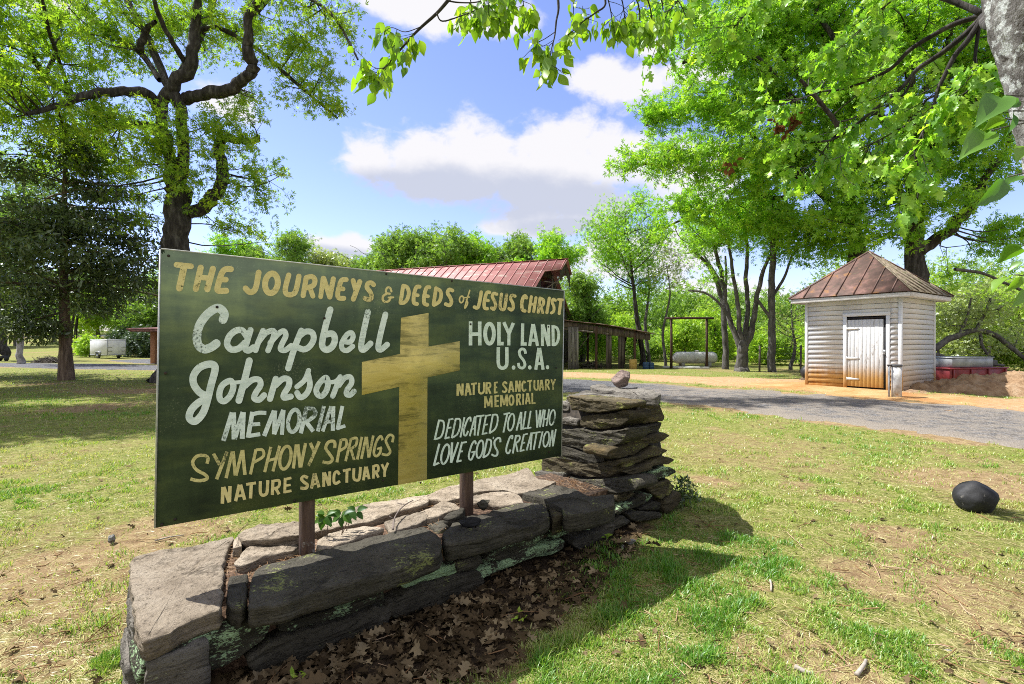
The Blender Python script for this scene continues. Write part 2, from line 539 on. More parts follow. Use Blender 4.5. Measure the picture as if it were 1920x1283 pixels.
def ground_material():
    m, nt, N, L = new_mat("lawn_soil")
    v = coords(N, L)
    def att(k):
        a = N.new("ShaderNodeAttribute"); a.attribute_name = k; return a.outputs["Fac"]
    big = noise(N, L, v, 1.3, 6, 0.6); mid = noise(N, L, v, 9, 8, 0.7); fine = noise(N, L, v, 48, 5, 0.75); straw = noise(N, L, v, 28, 6, 0.75, 1.2)
    soil = ramp(N, L, mid, [(0.3, (0.16, 0.10, 0.055)), (0.5, (0.30, 0.21, 0.115)), (0.7, (0.44, 0.33, 0.195))])
    soil = mixc(N, L, maprange(N, L, straw, 0.52, 0.66), soil, (0.42, 0.33, 0.18))
    soil = mixc(N, L, maprange(N, L, fine, 0.56, 0.72, 0, 0.75), soil, (0.085, 0.05, 0.03))
    gr = ramp(N, L, mid, [(0.28, (0.09, 0.12, 0.022)), (0.5, (0.20, 0.235, 0.05)), (0.75, (0.37, 0.36, 0.13))])
    gr = mixc(N, L, maprange(N, L, straw, 0.5, 0.62, 0, 0.75), gr, (0.42, 0.36, 0.18))
    gr = mixc(N, L, maprange(N, L, fine, 0.50, 0.62, 0, 0.8), gr, (0.06, 0.065, 0.018))
    ga = mth(N, L, 'ADD', att("grass"), mth(N, L, 'MULTIPLY', mth(N, L, 'SUBTRACT', mth(N, L, 'ADD', mth(N, L, 'MULTIPLY', mid, 0.55), mth(N, L, 'MULTIPLY', noise(N, L, v, 24, 4, 0.7), 0.45)), 0.5), 1.9))
    c = mixc(N, L, maprange(N, L, ga, 0.14, 0.72), soil, gr)
    tan = ramp(N, L, mid, [(0.34, (0.34, 0.20, 0.10)), (0.5, (0.46, 0.30, 0.17)), (0.66, (0.52, 0.38, 0.24))])
    clay = ramp(N, L, mth(N, L, 'ADD', mth(N, L, 'MULTIPLY', big, 0.6), mth(N, L, 'MULTIPLY', mid, 0.4)),
                [(0.34, (0.36, 0.15, 0.05)), (0.48, (0.48, 0.265, 0.11)), (0.62, (0.53, 0.38, 0.21))])
    clay = mixc(N, L, maprange(N, L, mth(N, L, 'ADD', mth(N, L, 'MULTIPLY', straw, 0.6), mth(N, L, 'MULTIPLY', big, 0.4)), 0.5, 0.62, 0, 0.7), clay, (0.38, 0.34, 0.15))
    clay = mixc(N, L, maprange(N, L, mth(N, L, 'ADD', att("rust"), mth(N, L, 'MULTIPLY', mth(N, L, 'SUBTRACT', big, 0.5), 1.2)), 0.25, 0.6), tan, clay)
    c = mixc(N, L, att("clay"), c, clay)
    mul = ramp(N, L, fine, [(0.3, (0.02, 0.014, 0.009)), (0.52, (0.055, 0.038, 0.025)), (0.75, (0.15, 0.105, 0.065))])
    c = mixc(N, L, att("litter"), c, mul)
    c = mixc(N, L, 1.0, c, (0.80, 0.79, 0.76), 'MULTIPLY')
    h = mth(N, L, 'ADD', fine, mth(N, L, 'MULTIPLY', mid, 1.5))
    return finish(m, N, L, c, 0.95, h, 0.9, 0.02, 0, 0.1)

def build_ground():
    xs = graded(-9, 0, 9, 0.085, -900, 900, 1.07)
    ys = graded(1.0, 0, 11.5, 0.075, -60, 1400, 1.035)
    X, Y, F = grid_mesh(xs, ys)
    g, c, l, b, lu = zones(X, Y)
    rd = np.minimum(seg_dist(X, Y, ROAD), seg_dist(X, Y, SPUR))
    Z = gh(X, Y) + (fbm(X, Y, 0.22, 3, 77) - 0.5) * 0.03 * sstep(14, 9, Y) * sstep(0, 0.5, rd)
    o = mesh_np("ground", np.stack((X, Y, Z), 1), F, ground_material(), None, True, {"grass": g, "clay": c, "litter": l, "rust": np.exp(-((X - 8.8) / 3.0) ** 2 - ((Y - 13.2) / 3.0) ** 2)})
    tag(o, "lawn of thin grass, straw and bare red-brown soil under the trees", "ground", kind="structure")
    # gravel
    m, nt, N, L = new_mat("gravel")
    v = coords(N, L)
    f = noise(N, L, v, 55, 4, 0.8); mid = noise(N, L, v, 4, 6, 0.65); big = noise(N, L, v, 0.7, 4, 0.6)
    vo = N.new("ShaderNodeTexVoronoi"); L.new(v, vo.inputs["Vector"]); vo.inputs["Scale"].default_value = 46
    c = ramp(N, L, vo.outputs["Color"], [(0.1, (0.038, 0.037, 0.037)), (0.5, (0.10, 0.099, 0.10)), (0.9, (0.28, 0.275, 0.27))])
    c = mixc(N, L, maprange(N, L, f, 0.55, 0.7, 0, 0.8), c, (0.055, 0.05, 0.05))
    at = N.new("ShaderNodeAttribute"); at.attribute_name = "edge"
    dm = mth(N, L, 'ADD', at.outputs["Fac"], mth(N, L, 'MULTIPLY', mth(N, L, 'SUBTRACT', mid, 0.5), 1.1))
    c = mixc(N, L, maprange(N, L, dm, 0.5, 0.95, 0, 0.75), c, (0.31, 0.26, 0.20))
    c = mixc(N, L, 1.0, c, (0.76, 0.77, 0.80), 'MULTIPLY')
    gm = finish(m, N, L, c, 0.9, mth(N, L, 'ADD', vo.outputs["Distance"], mth(N, L, 'MULTIPLY', f, 0.6)), 0.7, 0.02, 0, 0.2)
    for nm, line, lab, step in (("gravel_road", ROAD, "grey gravel drive curving behind the sign past the little white house", 0.16),
                          ("gravel_driveway", SPUR, "pale gravel spur leading to the parked cargo trailer", 0.3),
                          ("far_road", FARROAD, "pale road crossing the rise far behind the cargo trailer", 0.6)):
        a = np.array([(p[0], p[1]) for p in line]); 
        xs = np.arange(max(a[:, 0].min() - 4, -60 if nm != "far_road" else -120), a[:, 0].max() + 4, step); ys = np.arange(a[:, 1].min() - 4, a[:, 1].max() + 4, step)
        X, Y, F = grid_mesh(xs, ys)
        d = seg_dist(X, Y, line) + (fbm(X, Y, 0.8, 3, 31) - 0.5) * 1.1 + (fbm(X, Y, 0.25, 2, 41) - 0.5) * 0.35
        far = sstep(12, 8, np.hypot(X - 12.5, Y - 11.5))
        Z = gh(X, Y) + 0.022 - 0.09 * sstep(-0.16, 0.10, d) - 0.2 * sstep(0.1, 0.5, d)
        keep = (d[F] < 0.5).any(1)
        used = np.unique(F[keep]); rm = np.full(len(X), -1); rm[used] = np.arange(len(used))
        e = sstep(-0.8, 0.1, d) * 0.45
        cl = zones(X, Y)[1]
        rr = np.clip(sstep(12.5, 8.0, np.hypot(X - 12.0, Y - 10.8)) * 0.75, 0, 1)
        e = np.clip(e + rr + 0.3 * cl, 0, 1)
        o = mesh_np(nm, np.stack((X, Y, Z), 1)[used], rm[F[keep]], gm, None, True, {"edge": e[used]})
        tag(o, lab, "road", kind="structure")
build_ground()

def gz(x, y): return float(gh(x, y))
# ---------------------------------------------------------------- the painted sign
def onsign(px, py, off=0.0): return ray_plane(px, py, R0 + SN * off, SN)

def paint_mat(name, col, col2, wear=0.62, board=(0.035, 0.055, 0.03)):
    m, nt, N, L = new_mat(name)
    v = coords(N, L)
    a = noise(N, L, coords(N, L, (1, 1, 3)), 14, 6, 0.7)
    c = ramp(N, L, a, [(0.3, col2), (0.62, col)])
    fl = noise(N, L, v, 95, 5, 0.75); pt = noise(N, L, v, 3.6, 4, 0.6)
    w = mth(N, L, 'ADD', mth(N, L, 'MULTIPLY', fl, 0.50), mth(N, L, 'MULTIPLY', pt, 0.55))
    c = mixc(N, L, maprange(N, L, w, wear, wear + 0.07, 0, 0.85), c, board)
    return finish(m, N, L, c, 0.8, fl, 0.15, 0.002, 0, 0.1)

def ribbon(path, w, z0, mb, round_=True, closed=False, smooth=True):
    """a brush stroke on the sign: path in photo pixels, w in photo pixels"""
    p = np.asarray(path, float)
    if smooth and len(p) > 2: p = catmull(p, 7, closed)
    elif closed: pass
    if closed: p = np.vstack((p, p[:1]))
    n = len(p)
    if closed:
        T = np.roll(p[:-1], -1, 0) - np.roll(p[:-1], 1, 0); T = np.vstack((T, T[:1]))
    else:
        T = np.gradient(p, axis=0)
    T = T / np.maximum(np.linalg.norm(T, axis=1, keepdims=True), 1e-6)
    Nn = np.stack((-T[:, 1], T[:, 0]), 1) * (w / 2)
    zs = z0 + np.arange(n) * 2e-6
    def pt(q, z): return onsign(q[0], q[1], z)
    V = []; F = []
    for i in range(n):
        V += [pt(p[i] + Nn[i], zs[i]), pt(p[i] - Nn[i], zs[i])]
    for i in range(n - 1): F.append([2 * i, 2 * i + 2, 2 * i + 3, 2 * i + 1])
    if round_ and not closed:
        for e, sgn, i in ((0, -1, 0), (n - 1, 1, n - 1)):
            t = T[i] * sgn * w / 2; nn = Nn[i]
            b = len(V); K = 7
            V.append(pt(p[i], zs[i]))
            for k in range(K + 1):
                a = math.pi * k / K
                V.append(pt(p[i] + nn * math.cos(a) + t * math.sin(a), zs[i]))
            for k in range(K): F.append([b, b + 1 + k, b + 2 + k])
    mb.add(np.array(V), F)

def ell(cx, cy, rx, ry, sl=0.0):
    return [(cx + rx * math.cos(a) - sl * ry * math.sin(a), cy + ry * math.sin(a)) for a in np.linspace(0, 2 * math.pi, 13)[:-1]]

def line_mesh(name, crop, strokes, mat, parent, base, round_=True, lab=None):
    ox, oy, sc = crop
    mb = MB()
    for k, st in enumerate(strokes):
        w, path = st[0], st[1]
        closed = len(st) > 2 and st[2]
        q = [(ox + x / sc, oy + y / sc) for x, y in path]
        curved = len(path) > 2 and not (len(st) > 2 and st[2] == 'hard')
        ribbon(q, w / sc, base + (k % 12) * 1.2e-4, mb, round_, closed is True, curved)
    o = mb.build(name, mat, parent)
    if lab: o['label'] = lab
    return o

def build_sign():
    root = thing("memorial_sign", "big dark green hand painted board sign on two posts above the stone wall", "sign", tuple(R0 + SD * 1.2))
    m, nt, N, L = new_mat("green_board")
    v = coords(N, L)
    s1 = noise(N, L, coords(N, L, (0.5, 0.5, 2.2)), 3.2, 7, 0.65); s2 = noise(N, L, coords(N, L, (1, 1, 0.25)), 7, 5, 0.6); fl = noise(N, L, v, 130, 4, 0.8)
    c = ramp(N, L, mth(N, L, 'ADD', mth(N, L, 'MULTIPLY', s1, 0.6), mth(N, L, 'MULTIPLY', s2, 0.4)),
             [(0.36, (0.030, 0.043, 0.029)), (0.5, (0.052, 0.075, 0.042)), (0.62, (0.10, 0.13, 0.055))])
    # mottled bleaching
    c = mixc(N, L, maprange(N, L, noise(N, L, coords(N, L, (1, 1, 2.5)), 2.4, 6, 0.65), 0.48, 0.68, 0, 0.5), c, (0.098, 0.122, 0.042))
    c = mixc(N, L, maprange(N, L, mth(N, L, 'ADD', mth(N, L, 'MULTIPLY', fl, 0.7), mth(N, L, 'MULTIPLY', noise(N, L, v, 3, 3, 0.6), 0.35)), 0.62, 0.68, 0, 0.5), c, (0.25, 0.27, 0.17))
    board = finish(m, N, L, c, 0.8, fl, 0.12, 0.002, 0, 0.08)
    q = [(302, 468), (1057, 545.5), (1052, 855), (292, 990)]
    f = [onsign(*p) for p in q]
    MB().prism(f, -SN * 0.016).build("panel", board, root)
    trim = mk("weathered_aluminium", [(0.3, (0.30, 0.31, 0.29)), (0.7, (0.55, 0.56, 0.54))], 20, 4, 0.45, bump=0.1, metal=0.3)
    e = 0.006
    for a, b in ((0, 1), (1, 2), (3, 0)):
        mid = (f[0] + f[2]) / 2
        u = nrm(f[b] - f[a]); w = np.cross(u, SN)
        if np.dot(w, mid - f[a]) > 0: w = -w
        mb = MB(); mb.prism([f[a] + SN * 0.003, f[b] + SN * 0.003, f[b] + SN * 0.003 + w * e, f[a] + SN * 0.003 + w * e], -SN * 0.022)
        mb.build("edge_trim", trim, root)
    # posts behind the panel, reaching into the wall
    pm = mk("post_wood", [(0.3, (0.035, 0.025, 0.02)), (0.5, (0.09, 0.055, 0.04)), (0.75, (0.16, 0.11, 0.08))], 9, 6, 0.8, (3, 3, 0.4), 0.5, 30, patch=[((0.55, 0.54, 0.50), 6, 0.60, 0.68)])
    for px0, px1, pyb in ((563, 588, 1028), (863, 887, 948)):
        c0 = ray_plane((px0 + px1) / 2, 900, R0 - SN * 0.055, SN)
        s, t = st_of(c0[0], c0[1])
        mb = MB(); mb.box(W(s, -0.058, 0.97), (0.062, 0.078, 1.52), (SD, SN, (0, 0, 1)), 0.004)
        mb.build("post", pm, root)
    # screw heads
    sm = mk("rusty_screw", [(0.3, (0.01, 0.01, 0.008)), (0.7, (0.05, 0.03, 0.02))], 30, 3, 0.6)
    for x, y in [(407, 576), (608, 597), (882, 608), (1028, 613), (328, 974), (303, 984), (718, 901), (1029, 848), (824, 866), (788, 905), (316, 480), (724, 514), (847, 527), (310, 700), (1043, 690), (552, 939)]:
        p = onsign(x, y, 0.0); a = np.linspace(0, 2 * np.pi, 11)[:-1]
        r = 0.0062
        MB().prism([p + SD * r * math.cos(t) + np.array((0, 0, r * math.sin(t))) + SN * 0.0045 for t in a], -SN * 0.004).build("screw", sm, root)
    yel = paint_mat("yellow_paint", (0.74, 0.63, 0.30), (0.58, 0.48, 0.20), 0.585)
    yel2 = paint_mat("thin_yellow_paint", (0.66, 0.58, 0.26), (0.40, 0.36, 0.14), 0.565)
    wht = paint_mat("white_paint", (0.76, 0.84, 0.79), (0.52, 0.61, 0.56), 0.575)
    wht2 = paint_mat("pale_paint", (0.72, 0.82, 0.73), (0.48, 0.59, 0.49), 0.60)
    # the cross
    m, nt, N, L = new_mat("cross_paint")
    st = noise(N, L, coords(N, L, (0.7, 0.7, 6)), 4.5, 7, 0.7, 0.4); pt = noise(N, L, coords(N, L), 2.4, 5, 0.6); fl = noise(N, L, coords(N, L), 110, 4, 0.75)
    c = ramp(N, L, st, [(0.3, (0.56, 0.45, 0.12)), (0.6, (0.76, 0.63, 0.23))])
    w = mth(N, L, 'ADD', mth(N, L, 'MULTIPLY', st, 0.55), mth(N, L, 'MULTIPLY', pt, 0.55))
    c = mixc(N, L, maprange(N, L, w, 0.53, 0.66, 0, 0.85), c, (0.16, 0.145, 0.045))
    c = mixc(N, L, maprange(N, L, fl, 0.66, 0.74, 0, 0.6), c, (0.10, 0.09, 0.03))
    cm = finish(m, N, L, c, 0.8, fl, 0.12, 0.002, 0, 0.1)
    cr = [(752, 596), (803.5, 587), (803.5, 650), (862, 640), (862, 694.5), (801.5, 708), (800.5, 900), (746.5, 909.5), (748.5, 725.5), (678.5, 741), (678.5, 679), (750, 664)]
    mb = MB(); mb.prism([onsign(x, y, 0.0012) for x, y in cr], -SN * 0.0008)
    mb.build("cross", cm, root)
    def t(*pts): return list(pts)
    A = (310, 470, 4.8)
    w1 = 60; w2 = 50
    line_mesh("lettering", A, [
        (50, [(100, 128), (232, 142)]), (62, [(170, 140), (127, 338)]),
        (56, [(318, 155), (275, 345)]), (56, [(428, 165), (378, 348)]), (48, [(300, 240), (405, 250)]),
        (54, [(590, 168), (545, 168), (510, 200), (480, 290), (468, 350), (490, 363), (548, 362)]), (50, [(500, 260), (545, 262)]),
        (52, [(840, 198), (818, 320), (795, 365), (758, 374), (722, 340)]),
        (54, ell(955, 295, 57, 88, 0.08), True),
        (48, [(1110, 222), (1082, 330), (1085, 382), (1120, 398), (1160, 385), (1182, 335), (1202, 232)]),
        (46, [(1268, 245), (1240, 405)]), (46, [(1270, 243), (1320, 235), (1346, 265), (1333, 312), (1280, 335)]), (44, [(1300, 330), (1328, 410)]),
        (42, [(1420, 248), (1398, 417)]), (46, [(1425, 250), (1480, 418)]), (46, [(1512, 255), (1480, 418)]),
        (44, [(1628, 262), (1592, 265), (1572, 300), (1552, 380), (1560, 425), (1606, 430)]), (42, [(1575, 342), (1600, 346)]),
        (44, [(1690, 270), (1712, 350)]), (46, [(1750, 280), (1692, 437)]),
        (42, [(1875, 308), (1852, 290), (1822, 298), (1816, 335), (1845, 375), (1856, 420), (1836, 443), (1798, 430)])], yel, root, 0.0012)
    line_mesh("lettering", (700, 510, 5.189), [
        (20, [(176, 190), (165, 158), (140, 152), (122, 180), (130, 206), (160, 212)]), (22, [(130, 212), (97, 235), (92, 270), (115, 292), (150, 283), (170, 248)]), (18, [(148, 250), (195, 248)]),
        (38, [(290, 138), (265, 295)]), (38, [(292, 135), (330, 152), (345, 205), (330, 265), (300, 298), (265, 302)]),
        (38, [(450, 145), (418, 150), (395, 225), (394, 298), (425, 312)]), (36, [(405, 225), (432, 228)]),
        (38, [(545, 150), (516, 158), (495, 235), (495, 305), (524, 320)]), (36, [(508, 235), (532, 238)]),
        (36, [(610, 158), (586, 315)]), (36, [(612, 162), (650, 185), (660, 232), (640, 290), (590, 322)]),
        (36, [(770, 182), (738, 172), (722, 205), (745, 245), (760, 290), (742, 325), (704, 314)]),
        (15, ell(858, 268, 20, 32, 0.1), True), (14, [(938, 180), (890, 342), (905, 335), (918, 300), (905, 272)]), (12, [(880, 252), (936, 245)]),
        (34, [(1050, 197), (1030, 310), (1012, 350), (984, 343)]),
        (34, [(1130, 200), (1102, 206), (1080, 290), (1082, 348), (1108, 358)]), (32, [(1092, 275), (1117, 279)]),
        (32, [(1200, 217), (1172, 210), (1158, 240), (1180, 290), (1190, 330), (1172, 362), (1150, 352)]),
        (32, [(1247, 218), (1236, 300), (1236, 350), (1256, 367), (1277, 350), (1296, 225)]),
        (32, [(1378, 236), (1348, 228), (1335, 260), (1355, 300), (1362, 345), (1344, 370), (1320, 357)]),
        (34, [(1490, 252), (1475, 234), (1456, 255), (1443, 315), (1452, 368), (1474, 380)]),
        (30, [(1537, 242), (1515, 387)]), (30, [(1582, 252), (1560, 387)]), (26, [(1530, 312), (1565, 317)]),
        (30, [(1622, 255), (1604, 392)]), (30, [(1625, 258), (1655, 275), (1650, 320), (1615, 332)]), (28, [(1628, 332), (1648, 397)]),
        (30, [(1712, 256), (1688, 397)]),
        (28, [(1772, 277), (1750, 266), (1740, 297), (1757, 340), (1754, 382), (1732, 400)]),
        (26, [(1800, 268), (1842, 273)]), (30, [(1825, 275), (1808, 405)])], yel, root, 0.0012)
    line_mesh("lettering", (340, 560, 4.8), [
        (78, [(375, 190), (388, 140), (358, 98), (315, 88), (240, 135), (168, 230), (140, 340), (155, 420), (205, 455), (265, 440), (315, 405)]),
        (58, [(592, 345), (548, 288), (490, 290), (432, 340), (412, 410), (450, 458), (515, 450), (570, 400)]), (56, [(622, 284), (590, 390), (575, 450), (605, 468), (648, 440)]),
        (52, [(737, 290), (690, 400), (668, 465)]), (50, [(692, 395), (760, 312), (828, 290), (832, 335), (800, 420), (780, 468)]), (50, [(800, 400), (868, 322), (920, 292), (940, 335), (905, 410), (893, 455), (935, 465), (990, 425)]),
        (56, [(1080, 290), (1020, 440), (962, 627)]), (54, [(1060, 340), (1120, 298), (1178, 308), (1190, 370), (1150, 435), (1100, 458), (1048, 440)]),
        (58, [(1340, 100), (1298, 250), (1268, 390), (1275, 440), (1312, 462), (1360, 430), (1382, 370), (1362, 318), (1305, 322)]),
        (46, [(1465, 388), (1520, 390), (1546, 345), (1530, 308), (1490, 325), (1446, 395), (1448, 450), (1490, 468), (1542, 430)]),
        (54, [(1680, 120), (1640, 300), (1618, 430), (1640, 462), (1702, 405)]),
        (52, [(1837, 143), (1795, 310), (1772, 435), (1795, 460), (1852, 415)])], wht, root, 0.0012)
    line_mesh("lettering", (340, 660, 4.8), [
        (66, [(215, 392), (160, 360), (112, 290), (110, 215), (160, 145), (235, 113), (292, 118), (303, 165), (270, 290), (225, 470), (185, 565), (122, 625), (72, 595), (88, 525), (150, 460), (225, 420)]),
        (56, [(430, 262), (370, 300), (343, 370), (350, 428), (390, 442), (440, 395), (468, 320), (458, 275)], True), (34, [(450, 278), (540, 270), (600, 250)]),
        (62, [(612, 80), (570, 250), (518, 437)]), (54, [(575, 305), (640, 252), (700, 252), (712, 300), (672, 365), (655, 415), (698, 432), (745, 390)]),
        (56, [(850, 243), (798, 422)]), (54, [(850, 300), (915, 242), (968, 252), (965, 310), (925, 378), (925, 412), (985, 402)]),
        (46, [(1145, 168), (1108, 255), (1040, 315)]), (52, [(1140, 200), (1157, 300), (1125, 378), (1072, 410), (1042, 370)]),
        (52, [(1300, 232), (1245, 280), (1215, 340), (1228, 385), (1265, 397), (1305, 350), (1320, 280)], True), (38, [(1305, 272), (1380, 268), (1435, 222)]),
        (48, [(1430, 225), (1363, 397)]), (48, [(1418, 302), (1470, 235), (1522, 228), (1532, 280), (1490, 345), (1488, 382), (1520, 388), (1555, 355)])], wht, root, 0.0026)
    H = 'hard'
    line_mesh("lettering", (340, 660, 4.8), [
        (44, [(458, 545), (378, 802)]), (44, [(470, 545), (475, 788)]), (44, [(555, 542), (478, 785)]), (44, [(558, 542), (548, 782)]),
        (40, [(640, 540), (600, 772)]), (36, [(640, 562), (700, 548), (765, 550)]), (34, [(620, 655), (710, 648)]), (36, [(605, 757), (710, 740)]),
        (40, [(835, 528), (745, 757)]), (36, [(845, 528), (833, 742)]), (38, [(918, 522), (835, 742)]), (36, [(920, 522), (905, 746)]),
        (36, ell(1012, 620, 50, 100, 0.14), True),
        (38, [(1130, 492), (1075, 733)]), (36, [(1120, 508), (1190, 515), (1203, 570), (1110, 640)]), (38, [(1130, 640), (1188, 715)]),
        (34, [(1284, 487), (1228, 715)]), (32, [(1348, 490), (1272, 716)]), (36, [(1368, 489), (1363, 710)]), (30, [(1300, 632), (1360, 628)]),
        (34, [(1450, 487), (1405, 700)]), (30, [(1400, 690), (1476, 665)])], wht, root, 0.0012, False)
    line_mesh("lettering", (340, 800, 4.571), [
        (29, [(220, 318), (228, 268), (190, 247), (130, 257), (97, 310), (130, 370), (200, 410), (223, 440), (190, 460), (130, 462), (78, 448)]),
        (30, [(275, 232), (330, 330)]), (30, [(392, 215), (302, 452)]),
        (28, [(437, 215), (384, 442)]), (28, [(445, 212), (462, 420)]), (28, [(522, 203), (468, 420)]), (30, [(525, 200), (545, 414)]),
        (26, [(640, 195), (592, 410)]), (25, [(640, 200), (695, 200), (702, 255), (622, 307)]),
        (26, [(768, 174), (714, 391)]), (26, [(843, 164), (785, 384)]), (23, [(745, 292), (815, 272)]),
        (27, ell(892, 267, 46, 98, 0.16), True),
        (27, [(985, 153), (960, 359)]), (29, [(998, 152), (1020, 352)]), (27, [(1065, 142), (1023, 350)]),
        (28, [(1105, 140), (1138, 215)]), (28, [(1182, 128), (1090, 338)]),
        (27, [(1315, 185), (1312, 130), (1262, 133), (1238, 185), (1270, 235), (1295, 280), (1265, 310), (1210, 302)]),
        (25, [(1370, 110), (1333, 307)]), (23, [(1370, 115), (1412, 115), (1410, 170), (1358, 208)]),
        (23, [(1455, 103), (1408, 297)]), (23, [(1455, 108), (1502, 100), (1495, 160), (1440, 197)]), (23, [(1455, 200), (1482, 287)]),
        (23, [(1547, 88), (1508, 282)]), (23, [(1583, 88), (1543, 277)]), (23, [(1588, 88), (1606, 267)]), (22, [(1645, 77), (1608, 265)]),
        (22, [(1725, 117), (1708, 82), (1672, 130), (1650, 220), (1668, 254), (1700, 230), (1712, 180)]), (18, [(1678, 192), (1718, 178)]),
        (22, [(1808, 135), (1815, 85), (1782, 73), (1753, 120), (1772, 170), (1790, 215), (1765, 243), (1718, 235)])], yel2, root, 0.0012, False)
    line_mesh("lettering", (340, 800, 4.571), [
        (30, [(356, 518), (352, 661)]), (32, [(362, 518), (412, 650)]), (30, [(417, 510), (412, 648)]),
        (28, [(497, 498), (465, 640)]), (28, [(508, 498), (543, 628)]), (22, [(480, 597), (535, 588)]),
        (24, [(555, 496), (640, 483)]), (28, [(600, 490), (593, 616)]),
        (27, [(678, 468), (677, 560), (695, 588), (725, 580), (736, 550), (741, 460)]),
        (27, [(785, 458), (780, 586)]), (23, [(785, 468), (835, 462), (842, 495), (825, 522), (785, 532)]), (26, [(808, 530), (838, 580)]),
        (24, [(890, 440), (886, 572)]), (22, [(880, 455), (943, 440)]), (20, [(885, 508), (937, 500)]), (22, [(885, 562), (944, 550)]),
        (27, [(1085, 440), (1052, 427), (1030, 450), (1052, 477), (1080, 500), (1067, 528), (1020, 528)]),
        (26, [(1140, 403), (1115, 531)]), (26, [(1145, 403), (1180, 521)]), (20, [(1125, 495), (1172, 488)]),
        (25, [(1220, 393), (1220, 516)]), (28, [(1225, 393), (1268, 506)]), (24, [(1272, 384), (1270, 505)]),
        (24, [(1355, 412), (1337, 387), (1312, 405), (1308, 470), (1325, 488), (1360, 468)]),
        (22, [(1385, 380), (1452, 365)]), (24, [(1420, 375), (1418, 481)]),
        (24, [(1479, 358), (1478, 440), (1500, 460), (1525, 445), (1536, 346)]),
        (23, [(1579, 344), (1560, 461)]), (23, [(1586, 344), (1610, 451)]), (18, [(1570, 427), (1605, 420)]),
        (23, [(1648, 333), (1646, 446)]), (22, [(1648, 340), (1683, 335), (1685, 380), (1648, 390)]), (22, [(1665, 387), (1690, 437)]),
        (22, [(1718, 323), (1745, 377)]), (22, [(1772, 310), (1745, 377), (1742, 431)])], yel, root, 0.0012, False)
    F_ = (800, 700, 7.127)
    line_mesh("lettering", F_, [
        (34, [(417, 143), (415, 302)]), (34, [(424, 143), (476, 297)]), (30, [(480, 138), (478, 297)]),
        (29, [(545, 133), (520, 301)]), (29, [(552, 133), (588, 293)]), (22, [(535, 247), (577, 241)]),
        (26, [(592, 146), (670, 135)]), (28, [(630, 140), (628, 289)]),
        (27, [(701, 128), (699, 240), (720, 270), (750, 262), (765, 225), (766, 121)]),
        (28, [(800, 123), (799, 276)]), (25, [(800, 132), (845, 135), (848, 180), (803, 207)]), (27, [(822, 205), (853, 274)]),
        (26, [(912, 118), (910, 271)]), (22, [(902, 129), (950, 122)]), (20, [(908, 192), (942, 187)]), (22, [(905, 260), (946, 254)]),
        (27, [(1072, 142), (1045, 120), (1020, 147), (1045, 185), (1067, 220), (1045, 250), (1008, 240)]),
        (25, [(1125, 107), (1100, 261)]), (25, [(1131, 107), (1160, 253)]), (20, [(1112, 217), (1150, 213)]),
        (25, [(1195, 100), (1192, 249)]), (28, [(1198, 100), (1240, 246)]), (24, [(1245, 100), (1243, 246)]),
        (25, [(1320, 132), (1300, 110), (1279, 140), (1280, 212), (1302, 236), (1329, 214)]),
        (22, [(1342, 109), (1407, 98)]), (24, [(1380, 105), (1378, 243)]),
        (24, [(1440, 93), (1440, 195), (1460, 220), (1485, 205), (1491, 90)]),
        (23, [(1530, 88), (1510, 233)]), (23, [(1537, 88), (1558, 229)]), (18, [(1515, 187), (1550, 183)]),
        (23, [(1592, 83), (1590, 229)]), (22, [(1592, 92), (1628, 95), (1628, 140), (1595, 157)]), (22, [(1612, 155), (1640, 223)]),
        (22, [(1665, 83), (1690, 152)]), (22, [(1717, 78), (1692, 150), (1690, 221)])], yel2, root, 0.0012, False)
    line_mesh("lettering", F_, [
        (26, [(780, 308), (781, 464)]), (26, [(785, 308), (825, 440)]), (26, [(862, 302), (826, 440)]), (26, [(866, 300), (869, 456)]),
        (26, [(918, 295), (919, 453)]), (22, [(910, 306), (970, 300)]), (20, [(918, 374), (962, 369)]), (22, [(912, 442), (963, 438)]),
        (25, [(993, 292), (993, 446)]), (25, [(1000, 292), (1034, 425)]), (25, [(1068, 287), (1036, 425)]), (25, [(1073, 285), (1076, 441)]),
        (26, ell(1132, 360, 28, 62), True),
        (25, [(1205, 278), (1206, 431)]), (23, [(1205, 287), (1245, 287), (1245, 335), (1208, 354)]), (24, [(1225, 350), (1256, 427)]),
        (23, [(1290, 273), (1289, 421)]), (23, [(1345, 266), (1325, 416)]), (23, [(1352, 266), (1379, 411)]), (18, [(1335, 372), (1372, 369)]),
        (23, [(1410, 263), (1412, 413)]), (20, [(1405, 402), (1455, 396)])], yel2, root, 0.0012, False)
